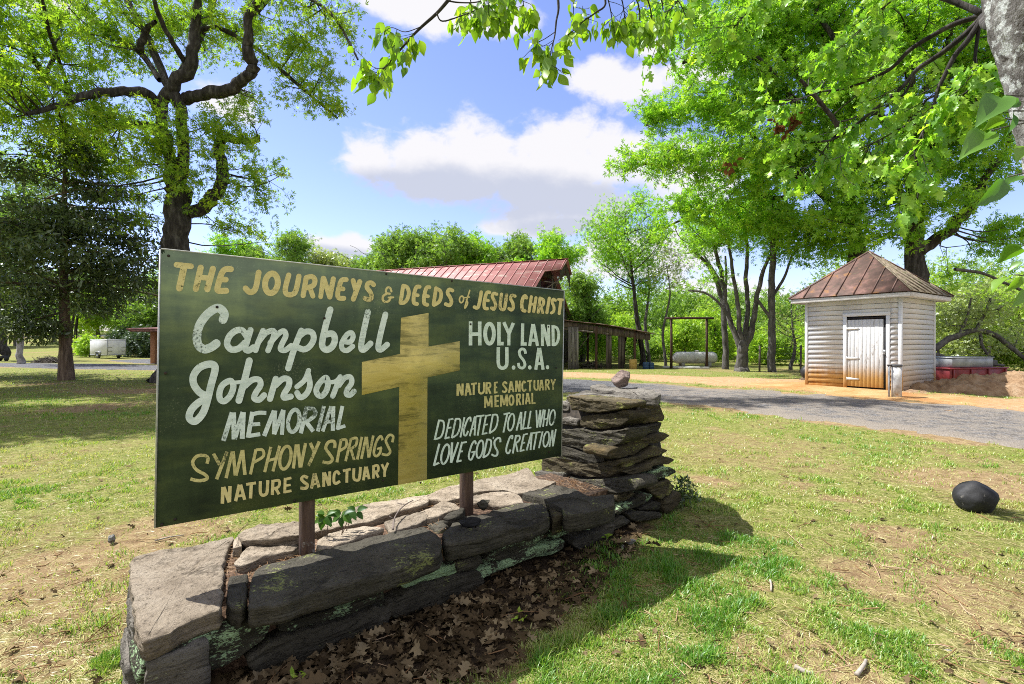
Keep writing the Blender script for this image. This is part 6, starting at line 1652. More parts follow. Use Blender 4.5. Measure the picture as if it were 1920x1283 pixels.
def at_ground(px, Y): 
    x = (px - 960) / FPX * Y; return np.array((x, Y, gz(x, Y)))
def top_h(px, py, Y): return P(px, py, Y)[2] - at_ground(px, Y)[2]

def background():
    # skyline behind the barn, left to right
    sk = [(430, 470, 62, 4.0, L_OAK2, "first tree of the skyline row, rising behind the oak"), (515, 440, 60, 3.9, L_BACK, "bright rounded tree standing alone on the skyline left of the barn roof"), (578, 478, 66, 3.0, L_BACK, "small low tree just right of the lone rounded skyline tree"), (640, 472, 62, 3.4, L_PALE, "yellowish tree on the skyline right of the gap"),
          (700, 462, 64, 4.2, L_BACK, "broad pale green tree above the far end of the barn roof"), (765, 447, 60, 4.2, L_BACK, "light green tree above the middle left of the barn roof"), (842, 428, 60, 4.6, L_BACK, "tallest rich green tree above the middle of the barn roof"), (918, 428, 62, 4.0, L_OAK2, "open branched tree right of the tallest skyline tree"),
          (975, 452, 64, 3.4, L_BACK, "low tree between two taller ones above the barn ridge"), (1025, 434, 58, 4.0, L_OAK2, "dark green tree above the hooded end of the barn ridge"),
          (668, 468, 70, 4.0, L_BACK, "hazier tree behind and between the yellowish tree and the broad pale one"), (803, 446, 70, 4.2, L_BACK, "tree set back just left of the tallest skyline tree"), (948, 446, 70, 4.2, L_BACK, "tree set back right of the open branched skyline tree"), (480, 462, 70, 4.0, L_BACK, "tree set back left of the lone rounded skyline tree")]
    for i, (px, py, Y, rx, lm, lab) in enumerate(sk):
        b = at_ground(px, Y); h = top_h(px, py, Y) * 1.12
        auto_tree("woodland_tree", lab, "tree", b, h, 0.3, (0.60, rx * 1.22, 0.40), 40 + i, lm, B_GREY, 380, 30, 0.34, 0.36, "trees on the skyline behind the barn", lumps=13, tmpl=T_TRIPLE, nb=7, twig=0.03, hubr=0.08)
    # right of the barn
    b = at_ground(1092, 36); auto_tree("woodland_tree", "dense dark green tree close behind the right end of the barn", "tree", b, top_h(1092, 500, 36), 0.22, (0.6, 2.1, 0.40), 61, L_BACK, B_GREY, 260, 34, 0.34, 0.22, "trees right of the barn", lumps=12)
    b = at_ground(1205, 30.5); auto_tree("slender_tree", "tall thin crowned tree leaning over the end of the open shed", "tree", b, top_h(1190, 345, 30.5), 0.17, (0.66, 2.9, 0.33), 62, L_OAK2, B_OAK, 330, 22, 0.30, 0.16, "trees right of the barn", lean=(-1.2, 0), fork=0.4, nb=12, lumps=14)
    b = at_ground(1217, 31.5); auto_tree("slender_tree", "slim grey trunked tree just right of the tall one by the open shed", "tree", b, top_h(1225, 420, 31.5), 0.12, (0.68, 2.0, 0.3), 63, L_OAK2, B_GREY, 120, 18, 0.3, 0.16, "trees right of the barn", fork=0.5, nb=7)
    b = at_ground(1248, 29.5); auto_tree("slender_tree", "very thin straight grey tree left of the timber frame", "tree", b, top_h(1242, 440, 29.5), 0.09, (0.75, 1.2, 0.25), 64, L_PALE, B_GREY, 70, 14, 0.3, 0.13, "trees right of the barn", fork=0.55, nb=6)
    # grey many-stemmed tree
    Y = 24.2; z = lambda *a, dY=0.0: (lambda q: (q[0], q[1] * 0.84))(limb_px(list(a), Y, dY))
    g = G(1392, 697)
    limbs = [z((1392, 702, 17), (1392, 692, 13.5), (1392, 665, 12), (1391, 645, 12.5)),
             z((1388, 652, 7), (1378, 622, 6), (1365, 590, 5.5), (1358, 545, 5), (1350, 500, 4.5), (1335, 450, 3.5), (1320, 400, 3), dY=0.6), z((1391, 645, 6), (1386, 610, 5), (1383, 570, 4.5), (1376, 520, 4), (1368, 470, 3), (1362, 400, 2.5), dY=-0.4),
             z((1394, 645, 7), (1399, 610, 6), (1402, 570, 5), (1398, 520, 4.5), (1401, 470, 4), (1395, 400, 3), dY=0.5), z((1396, 650, 7.5), (1408, 620, 6.5), (1415, 590, 5.5), (1420, 550, 5), (1432, 505, 4), (1450, 470, 3.5), (1468, 420, 2.5), dY=-0.6),
             z((1370, 600, 3.5), (1345, 565, 3), (1318, 548, 2.5), (1290, 545, 2), dY=0.5), z((1356, 540, 3), (1334, 500, 2.5), (1320, 480, 2), dY=1.0)]
    tree("grey_tree", "grey tree of many upright stems splitting low behind the yard", "tree", g, limbs, [blob(1330, 430, Y, 60, 60, 2.0), blob(1400, 420, Y, 70, 60, 2.0), blob(1460, 440, Y, 50, 50, 1.6), blob(1320, 520, Y, 40, 30, 1.4, 0.6)], 200, 26, 0.25, 0.15, L_OAK2, B_GREY, 66, hubs=40, sides=10)
    b = G(1447, 698); Y = b[1]
    tree("grey_tree", "single straight grey trunk right of the many stemmed tree", "tree", b, [z((1448, 702, 11), (1448, 690, 8.5), (1447, 620, 7.5), (1446, 540, 7), (1450, 460, 6), (1446, 380, 4)), z((1447, 600, 4), (1430, 575, 3.5), (1418, 560, 3)), z((1447, 560, 4), (1470, 520, 3), (1485, 480, 2))], [blob(1440, 400, Y, 60, 60, 1.8), blob(1470, 470, Y, 40, 40, 1.4)], 130, 26, 0.25, 0.15, L_OAK2, B_GREY, 67, hubs=26)
    b = G(1333, 693); Y = b[1]
    tree("grey_tree", "slim leaning grey trunk between the timber frame and the many stemmed tree", "tree", b, [z((1361, 695, 8), (1360, 640, 6.5), (1356, 580, 6), (1345, 530, 5), (1320, 490, 4), (1300, 470, 3)), z((1357, 585, 4), (1362, 530, 3), (1360, 480, 2))], [blob(1310, 460, Y, 40, 30, 1.4)], 50, 16, 0.3, 0.13, L_OAK2, B_GREY, 68, hubs=14)
    # leafless little tree
    b = at_ground(1484, 25); auto_tree("bare_sapling", "small nearly leafless tree with fine grey twigs left of the pump house", "tree", b, 4.6, 0.09, (0.6, 1.5, 0.36), 69, L_PALE, B_GREY, 90, 8, 0.25, 0.10, fork=0.25, nb=12)
    # bright undergrowth and bushes at the wood's edge
    bs = [(1120, 38, 3.2, L_BRIGHT), (1165, 38.5, 3.6, L_BRIGHT), (1215, 37, 2.6, L_BACK), (1285, 34, 3.1, L_BRIGHT), (1340, 36, 3.9, L_BRIGHT), (1410, 37, 3.5, L_BACK), (1440, 31, 2.6, L_BRIGHT), (1500, 30, 3.3, L_BACK), (1545, 28, 3.0, L_BRIGHT), (1060, 36, 3.4, L_BACK)]
    names = ["yellow green bush seen through the left bays of the open shed", "yellow green bush seen behind the right end of the open shed", "darker low bush between the open shed and the timber frame", "bright bush filling the left half of the timber frame", "tall bright bush behind the gas tank", "mid green bush behind the many stemmed grey tree", "bright bush right of the many stemmed grey tree", "green bush left of the pump house corner", "bright bush touching the pump house's left wall", "bush behind the barn's gable end"]
    for i, ((px, Y, h, lm), lab) in enumerate(zip(bs, names)):
        auto_tree("bush", lab, "bush", at_ground(px, Y), h, 0.07, (0.52, 1.7, 0.5), 80 + i, lm, B_GREY, 150, 36, 0.30, 0.17, "bushes along the wood's edge", fork=0.1, nb=9, lumps=12, stems=3, hubs=24)
    # left: beyond the trailer
    lt = [(-60, 70, 11, 5.0, L_BACK, "woodland_tree", "tree far behind the cedars at the left edge of the photo"), (30, 74, 12, 5.0, L_OAK2, "woodland_tree", "tree far left, between the pale trunk and the cedar trunk"), (100, 82, 12, 5.0, L_OAK2, "woodland_tree", "tree far left, just left of the two slender trunks"), (185, 66, 9, 3.6, L_BRIGHT, "woodland_tree", "yellow green tree rising behind the cargo trailer"),
          (235, 63, 10, 3.6, L_BACK, "woodland_tree", "mid green tree behind the right end of the cargo trailer"), (285, 60, 11, 4.0, L_BACK, "woodland_tree", "mid green tree behind the brick shelter"), (330, 66, 13, 4.6, L_BACK, "woodland_tree", "tree behind the trunk of the huge oak"), (385, 64, 11, 4.0, L_OAK2, "woodland_tree", "tree just right of the huge oak's trunk"), (150, 100, 15, 6.0, L_BACK, "woodland_tree", "tallest tree on the rise far behind the trailer")]
    for i, (px, Y, h, rx, lm, nm, lab) in enumerate(lt):
        auto_tree(nm, lab, "tree", at_ground(px, Y), h, 0.28, (0.55, rx, 0.42), 100 + i, lm, B_GREY, 190, 34, 0.55, 0.36, "trees beyond the left lawn", lumps=13, nb=7, twig=0.03, hubr=0.08)
    auto_tree("shrub", "round yellow green shrub against the left side of the cargo trailer", "bush", at_ground(168, 55), 2.6, 0.06, (0.5, 1.1, 0.5), 120, L_BRIGHT, B_GREY, 70, 30, 0.3, 0.24, "shrubs by the cargo trailer", fork=0.1, stems=3)
    for i, (px, Y, h, lab) in enumerate([(240, 57, 3.6, "dark evergreen shrub right behind the cargo trailer"), (262, 55, 3.2, "dark evergreen shrub between the trailer and the brick shelter"), (284, 54, 3.0, "dark evergreen shrub behind the brick shelter's pillar")]):
        auto_tree("evergreen_shrub", lab, "bush", at_ground(px, Y), h, 0.08, (0.5, 1.5, 0.5), 125 + i, L_DARK, B_OAK, 110, 34, 0.32, 0.24, "shrubs by the cargo trailer", fork=0.1, stems=3)
    for i, (px, lab) in enumerate([(133, "left one of two slender trunks far behind the cedar"), (142, "right one of two slender trunks far behind the cedar")]):
        auto_tree("slender_tree", lab, "tree", at_ground(px, 61 + i), 10.5, 0.2, (0.68, 2.8, 0.3), 130 + i, L_BACK, B_OAK, 110, 30, 0.5, 0.33, "trees beyond the left lawn", fork=0.45, nb=7, twig=0.025)
    # pale trunk and dark trunk at the left edge
    b = G(38, 683); Y = b[1]
    tree("birch_tree", "pale grey trunk standing by the brush pile behind the cedar boughs", "tree", b, [limb_px([(38, 686, 6.5), (38, 660, 5), (40, 600, 4.5), (43, 540, 4.3), (44, 470, 3.8), (46, 380, 3), (48, 300, 2)], Y), limb_px([(43, 500, 3), (60, 450, 2.4), (75, 400, 2)], Y), limb_px([(44, 470, 3), (25, 430, 2.4), (10, 380, 2)], Y)], [blob(45, 330, Y, 70, 70, 2.6), blob(10, 400, Y, 50, 40, 2.0), blob(85, 400, Y, 50, 40, 2)], 150, 26, 0.4, 0.22, L_BACK, B_PALE, 140, hubs=24)
    b = G(2, 660); b = at_ground(2, 44); Y = 44
    tree("dark_tree", "dark trunk at the very left edge beyond the gravel", "tree", b, [limb_px([(3, 664, 11), (3, 650, 9), (2, 600, 8), (0, 540, 8), (-4, 450, 6), (-8, 380, 4)], Y)], [blob(-5, 420, Y, 70, 60, 3.0), blob(10, 500, Y, 60, 50, 3.0), blob(-20, 560, Y, 40, 30, 2.0)], 170, 28, 0.5, 0.28, L_BACK, B_OAK, 141, hubs=24)
background()

def right_trees():
    Y = 19.0; z = lambda *a, dY=0.0: limb_px(list(a), Y, dY)
    b = at_ground(1716, Y)
    limbs = [z((1717, 700, 24), (1717, 640, 20), (1717, 560, 17.5), (1717, 500, 16.5), (1715, 440, 15), (1713, 380, 13), (1708, 300, 11), (1712, 200, 9), (1700, 100, 7), (1690, 0, 5), (1685, -150, 3)),
             z((1722, 470, 11), (1750, 452, 10), (1785, 425, 10), (1812, 395, 9), (1828, 375, 8), (1850, 330, 6), (1880, 290, 4), dY=-1.2),
             z((1714, 400, 8), (1680, 350, 7), (1640, 300, 6), (1590, 260, 5), (1545, 200, 4), (1500, 150, 3), dY=-1.5), z((1712, 330, 8), (1770, 250, 6), (1830, 180, 5), (1880, 120, 3), dY=1.0),
             z((1710, 300, 8), (1640, 200, 6), (1575, 90, 5), (1530, 20, 4), dY=1.5), z((1705, 220, 6), (1760, 120, 5), (1800, 20, 3), dY=-1.0)]
    blobs = [blob(1720, 60, Y, 140, 100, 3.0), blob(1860, 160, Y, 110, 110, 2.6), blob(1600, 180, Y, 110, 90, 2.6), blob(1780, 250, Y, 110, 80, 2.2), blob(1650, 320, Y - 0.5, 110, 70, 2.0), blob(1740, 390, Y - 0.8, 90, 45, 1.6), blob(1830, 330, Y - 0.5, 80, 60, 1.8), blob(1590, 400, Y, 80, 50, 1.8), blob(1660, 440, Y - 0.8, 70, 36, 1.2, 0.9), blob(1880, 440, Y + 0.6, 60, 40, 1.6), blob(1700, -90, Y, 220, 90, 3.4, 0.18), blob(1930, -20, Y, 120, 130, 3, 0.25), blob(1800, 520, Y + 1.2, 40, 26, 1.0, 0.5)]
    tree("oak_tree", "big leafy oak whose trunk rises behind the right side of the pump house roof", "tree", b, limbs, blobs, 1850, 24, 0.12, 0.18, L_OAK2, B_OAK, 11, hubs=220, sides=12, twig=0.011, hubr=0.035)
    Y = 21.5; z = lambda *a, dY=0.0: limb_px(list(a), Y, dY)
    b = at_ground(1598, Y)
    limbs = [z((1598, 700, 18), (1598, 620, 15), (1600, 540, 14), (1603, 470, 13), (1598, 400, 11), (1585, 330, 9), (1575, 240, 8), (1560, 140, 6), (1540, 30, 4), (1530, -80, 3)),
             z((1598, 420, 8), (1550, 370, 7), (1500, 330, 6), (1440, 300, 5), (1370, 285, 4), (1300, 282, 4), (1240, 306, 3), (1185, 306, 2), dY=-2.0), z((1590, 350, 8), (1530, 260, 7), (1480, 180, 6), (1420, 110, 5), (1340, 100, 4), (1280, 118, 3), dY=-1.5),
             z((1580, 290, 7), (1520, 180, 6), (1440, 60, 6), (1390, 10, 5), (1350, -40, 4), dY=1.0), z((1520, 345, 5), (1470, 370, 4), (1400, 370, 3.5), (1330, 390, 2.5), (1240, 430, 2), dY=1.0), z((1575, 240, 6), (1640, 140, 5), (1690, 60, 3), dY=1.5),
             z((1440, 300, 4), (1400, 240, 3.5), (1350, 210, 3), (1290, 200, 2.5), (1210, 235, 2), dY=-0.5)]
    blobs = [blob(1540, 40, Y, 110, 90, 2.6), blob(1420, 50, Y, 110, 80, 2.6), blob(1340, 90, Y - 1, 90, 60, 2.0), blob(1300, 30, Y, 70, 50, 1.6, 0.8), blob(1440, 170, Y, 120, 70, 2.4), blob(1330, 200, Y - 1, 100, 60, 2.0), blob(1230, 215, Y - 1, 60, 40, 1.4), blob(1250, 300, Y - 2, 90, 46, 1.6), blob(1180, 300, Y - 2, 40, 30, 1.0, 0.8), blob(1370, 300, Y - 1.5, 110, 60, 2.0), blob(1490, 300, Y, 110, 80, 2.4), blob(1400, 385, Y, 100, 46, 1.8), blob(1290, 390, Y, 70, 40, 1.6), blob(1500, 420, Y, 90, 46, 1.8), blob(1350, 440, Y + 1, 70, 30, 1.4, 0.8), blob(1240, 430, Y, 40, 30, 1.2, 0.5), blob(1560, 460, Y, 60, 40, 1.6), blob(1500, -80, Y, 220, 80, 3.4, 0.18)]
    tree("oak_tree", "wide spreading tree left of the pump house roof, its limbs reaching out over the yard", "tree", b, limbs, blobs, 2150, 22, 0.12, 0.18, L_OAK2, B_OAK, 13, hubs=260, sides=11, twig=0.011, hubr=0.03)
    # undergrowth right of the house
    bs = [(1790, 24, 4.2, 2.1, L_PALE, "pale yellow green thicket right behind the pump house"), (1860, 25, 4.6, 2.3, L_PALE, "pale thicket above the red metal bin"), (1925, 23, 4.4, 2.2, L_BRIGHT, "bright thicket at the right edge of the photo"), (1960, 27, 6.5, 2.8, L_BRIGHT, "taller bright thicket beyond the right edge"), (1770, 31, 6.5, 2.8, L_BRIGHT, "taller bright thicket behind the pump house"), (1850, 33, 7.0, 3.0, L_PALE, "taller pale thicket behind the red metal bin"), (1660, 29, 5.6, 2.6, L_BACK, "thicket hidden behind the middle of the pump house"), (1560, 33, 6.0, 2.6, L_BACK, "thicket behind the pump house's left corner")]
    for i, (px, Y_, h, rx, lm, lab) in enumerate(bs):
        auto_tree("thicket", lab, "bush", at_ground(px, Y_), h, 0.06, (0.5, rx, 0.5), 160 + i, lm, B_GREY, 210, 40, 0.30, 0.14, "thickets right of the pump house", fork=0.08, nb=11, lumps=13, stems=4, hubs=30)
    # arching bough of the fallen looking tree
    Y = 18.5; z = lambda *a, dY=0.0: limb_px(list(a), Y, dY)
    b = at_ground(1748, 17.2)
    limbs = [z((1757, 712, 6), (1763, 690, 6), (1772, 677, 5.5)), z((1742, 660, 6), (1765, 645, 6), (1800, 628, 5.5), (1830, 620, 5), (1870, 632, 4.5), (1900, 655, 4), (1925, 675, 3)), z((1836, 622, 3), (1842, 650, 2.5), (1852, 665, 2)), z((1830, 620, 3), (1850, 580, 2.5), (1858, 560, 2)), z((1800, 628, 3), (1815, 590, 2), (1820, 560, 1.5)), z((1790, 505, 3), (1830, 510, 3), (1860, 520, 2.5), (1915, 545, 3))]
    limbs[0] = (np.vstack((limbs[0][0], limbs[1][0][:1])), list(limbs[0][1]) + [0.11])
    tree("arching_tree", "low arching bough bending to the ground behind the red metal bin", "tree", b, limbs, [blob(1840, 580, Y, 60, 40, 1.2), blob(1890, 640, Y + 0.5, 40, 30, 1.0), blob(1800, 600, Y + 0.5, 40, 30, 1.0)], 90, 20, 0.25, 0.11, L_PALE, B_GREY, 171, hubs=20)

right_trees()

def far_woods():
    """the wood beyond, one mass: too many to count"""
    rg = np.random.default_rng(5); C = []
    for px0, px1, Y0, Y1, z1, n in ((1040, 1560, 40, 50, 6.0, 700), (1560, 2050, 36, 46, 8.5, 500), (-150, 470, 88, 120, 13.0, 700), (-1300, -150, 70, 110, 13.0, 900), (2050, 3300, 34, 60, 9.0, 800)):
        Y = rg.uniform(Y0, Y1, n); px = rg.uniform(px0, px1, n); x = (px - 960) / FPX * Y
        zt = z1 * (0.45 + 0.75 * fbm(x, Y, 5.0, 3, 9)); z = gh(x, Y) + zt * rg.uniform(0, 1, n) ** 0.7
        C.append(np.stack((x, Y, z), 1))
    C = np.vstack(C)
    V, F, tint = leaves(rg, C, 36, 0.62, 0.36, T_TRIPLE, 0.2, 0.4, 0.8)
    o = mesh_np("far_woods", V, F, L_BACK, None, False, {"tint": tint}); tag(o, "mass of spring woodland far behind the yard", "woods", kind="stuff")
far_woods()

auto_tree("oak_tree", "nearer of two oaks outside the left edge that shade the left lawn", "tree", (-15.8, 10.9, gz(-15.8, 10.9)), 13.0, 0.28, (0.76, 3.6, 0.2), 190, L_OAK, B_OAK, 800, 26, 0.2, 0.2, None, lumps=16)
auto_tree("oak_tree", "farther of two oaks outside the left edge that shade the left lawn", "tree", (-20.0, 15.2, gz(-20.0, 15.2)), 13.5, 0.28, (0.74, 3.8, 0.2), 191, L_OAK, B_OAK, 800, 26, 0.2, 0.2, None, lumps=16)
# ---------------------------------------------------------------- foreground trees
def oak_outline():
    """lobed oak leaf, stem at x = 0, tip at x = 1"""
    half = [(0.0, 0.012), (0.16, 0.014), (0.22, 0.07), (0.30, 0.19), (0.36, 0.21), (0.40, 0.10), (0.47, 0.13), (0.55, 0.30), (0.62, 0.31), (0.65, 0.15), (0.72, 0.17), (0.80, 0.25), (0.85, 0.22), (0.86, 0.12), (0.93, 0.11), (1.0, 0.0)]
    return half
def leaf_tmpl(half, fold=0.10, curl=-0.18, wav=0.02):
    V = []; n = len(half)
    for s in (1, 0, -1):
        for i, (x, y) in enumerate(half):
            V.append((x, y * s, fold * y + curl * x * x + wav * math.sin(9 * x) * s if s else curl * x * x))
    q = []
    for i in range(n - 1):
        q.append([n + i, n + i + 1, i + 1, i]); q.append([2 * n + i, 2 * n + i + 1, n + i + 1, n + i])
    return (np.array(V, float), [np.array(q)])
T_LOBED = leaf_tmpl(oak_outline(), 0.25, -0.22, 0.03)
T_OVATE = leaf_tmpl([(0, 0.012), (0.12, 0.014), (0.18, 0.10), (0.28, 0.21), (0.42, 0.265), (0.58, 0.25), (0.74, 0.165), (0.88, 0.07), (1.0, 0.0)], 0.35, -0.20, 0.02)
L_FORE = leaf_mat("near_oak_leaf", (0.12, 0.29, 0.030), (0.25, 0.47, 0.045), (0.42, 0.60, 0.07), 0.56, (1.15, 1.2, 0.55), 0.035)
L_ELM = leaf_mat("near_ovate_leaf", (0.14, 0.28, 0.03), (0.24, 0.41, 0.035), (0.38, 0.52, 0.045), 0.56, (1.2, 1.25, 0.5), 0.03)
L_CHERRY = leaf_mat("glossy_ovate_leaf", (0.06, 0.17, 0.016), (0.12, 0.27, 0.018), (0.22, 0.38, 0.025), 0.55, (1.15, 1.2, 0.5), 0.05)
L_DEAD = leaf_mat("dead_leaf_cluster", (0.07, 0.03, 0.012), (0.13, 0.055, 0.022), (0.2, 0.09, 0.04), 0.3, (1, 1, 1), 0.0)

def sprig_leaves(rg, twigs, per, size, tmpl, hang=0.6, jitter=0.03):
    """leaves set along twigs (k,3 polylines)"""
    O = []; D = []
    for q in twigs:
        m = per
        for _ in range(m):
            t = rg.uniform(0.25, 1.0) * (len(q) - 1); i = min(int(t), len(q) - 2); p = q[i] + (q[i + 1] - q[i]) * (t - i); tg = nrm(q[i + 1] - q[i])
            d = nrm(tg * 0.45 + rnd_dirs(rg, 1)[0] * 0.75 + np.array((0, 0, -hang)))
            O.append(p + rg.normal(0, jitter, 3)); D.append(d)
    O = np.array(O); D = np.array(D); N = len(O)
    nn = nrm(rnd_dirs(rg, N) + np.array((0, 0, 0.35))); b = nrm(np.cross(nn, D))
    s = size * rg.uniform(0.65, 1.25, N)
    V, F = inst(tmpl[0], tmpl[1], O, D, b, s)
    return V, F, np.repeat(np.clip(rg.normal(0.5, 0.25, N), 0, 1), len(tmpl[0]))

def grow_twigs(rg, limbs, n, ln, down=0.3, k=5):
    out = []
    for _ in range(n):
        q = limbs[rg.integers(len(limbs))]; t = rg.uniform(0.25, 1.0) * (len(q) - 1); i = min(int(t), len(q) - 2); p = q[i] + (q[i + 1] - q[i]) * (t - i)
        tg = nrm(q[i + 1] - q[i]); d = nrm(tg * 0.5 + rnd_dirs(rg, 1)[0] * 0.9 + np.array((0, 0, -down)))
        out.append(bend(p, p + d * ln * rg.uniform(0.5, 1.2), rg, k, 0.08, -0.04))
    return out

def lichen_oak():
    rg = np.random.default_rng(21); Y = 2.75
    t = thing("lichened_tree", "pale lichened leaning trunk at the right edge with bright lobed leaves hanging from it", "tree", (4.05, 2.95, gz(4.05, 2.95)))
    base = np.array((4.05, 2.95, gz(4.05, 2.95) - 0.1))
    pts = [base, base + (-0.03, 0, 0.25)] + [P(px, py, Y) for px, py in ((2085, 640), (2012, 330), (1962, 150), (1918, -20), (1890, -200), (1880, -420), (1850, -700))]
    rad = [0.30, 0.225, 0.19, 0.175, 0.168, 0.160, 0.15, 0.14, 0.11]
    p = catmull(np.array(pts), 14); r = np.interp(np.linspace(0, 1, len(p)), np.linspace(0, 1, len(rad)), rad)
    V, F = tubes(p[None], r[None], 48)
    D = np.array([mnoise.noise(Vector((v[0] * 9, v[1] * 9, v[2] * 4))) * 0.016 + mnoise.noise(Vector((v[0] * 26, v[1] * 26, v[2] * 11))) * 0.011 + mnoise.noise(Vector((v[0] * 60, v[1] * 60, v[2] * 34))) * 0.004 for v in V])
    ax = np.repeat(p, 48, 0); V = V + nrm(V - ax) * D[:, None]
    mesh_np("trunk", V, F, B_LICHEN, t, True)
    Yb = 4.3
    lims = []
    def lim(pts, rr, Y0=Yb, dY=0.0):
        a, _ = limb_px([(x, y, 1) for x, y in pts], Y0, dY); q = catmull(a, 6); lims.append((q, np.interp(np.linspace(0, 1, len(q)), np.linspace(0, 1, len(rr)), rr)))
    root = P(1905, 20, Y + 0.05)
    st = P(1842, 32, 4.0)
    q = bend(root, st, rg, 8, 0.02); lims.append((q, np.linspace(0.05, 0.03, 8)))
    lim([(1842, 32), (1812, 62), (1778, 90), (1750, 110), (1720, 130), (1690, 165), (1640, 205), (1600, 238), (1561, 262), (1520, 268), (1490, 275)], [0.026, 0.020, 0.013, 0.006], 4.0, 0.9)
    lim([(1842, 34), (1815, 75), (1790, 105), (1772, 140), (1758, 170), (1748, 210), (1730, 250), (1716, 282), (1722, 318), (1726, 335), (1720, 374)], [0.024, 0.016, 0.011, 0.005], 4.0, 0.2)
    lim([(1840, 30), (1790, 45), (1750, 66), (1707, 93), (1675, 125), (1647, 142), (1610, 158), (1576, 168), (1540, 172), (1500, 185), (1440, 190)], [0.024, 0.018, 0.012, 0.005], 4.2, 1.0)
    lim([(1716, 132), (1700, 170), (1670, 195), (1620, 225), (1570, 250), (1530, 300), (1490, 330)], [0.012, 0.008, 0.004], 4.3, 0.7)
    lim([(1838, 36), (1830, 90), (1825, 140), (1818, 165), (1800, 185)], [0.014, 0.010, 0.005], 4.0)
    lim([(1752, 180), (1735, 190), (1712, 225), (1690, 240), (1650, 262), (1610, 280), (1560, 300)], [0.010, 0.007, 0.004], 4.1, 0.5)
    lim([(1842, 26), (1780, 0), (1700, -20), (1600, -30), (1500, -45), (1400, -40), (1320, -15), (1290, 20)], [0.026, 0.02, 0.013, 0.006], 4.1, 1.0)
    lim([(1500, -45), (1440, -10), (1400, 25), (1370, 60)], [0.009, 0.006, 0.004], 4.8, 0.2)
    lim([(1700, -20), (1650, 20), (1610, 60), (1580, 90)], [0.010, 0.006, 0.004], 4.4, 0.3)
    lim([(1350, -30), (1290, -10), (1255, 20), (1240, 60)], [0.008, 0.005, 0.003], 5.0)
    br = MB()
    for q, r_ in lims: br.tube(q, r_, 7)
    tw = grow_twigs(rg, [q for q, _ in lims[1:]], 150, 0.42, 0.35)
    V, F = tubes(np.array(tw), np.tile(np.linspace(0.0045, 0.002, 5), (len(tw), 1)), 4); br.add(V, F)
    br.build("bough", B_OAK, t, True)
    V, F, tint = sprig_leaves(rg, tw, 12, 0.125, T_LOBED, 0.75, 0.03)
    mesh_np("leaves", V, F, L_FORE, t, False, {"tint": tint})
    for px, py in ((1457, 238), (1494, 225), (1478, 240), (1366, 312)):
        c = P(px, py, 4.7); n = 16; O = c + rg.normal(0, 0.025, (n, 3)) * (1, 1, 1.6); D = nrm(rnd_dirs(rg, n) + (0, 0, -0.9)); b = perp(rg, D); V, F = inst(T_OVATE[0], T_OVATE[1], O, D, b, np.full(n, 0.07)); mesh_np("dead_leaf_cluster", V, F, L_DEAD, t, False, {"tint": np.full(len(V), 0.5)})
lichen_oak()

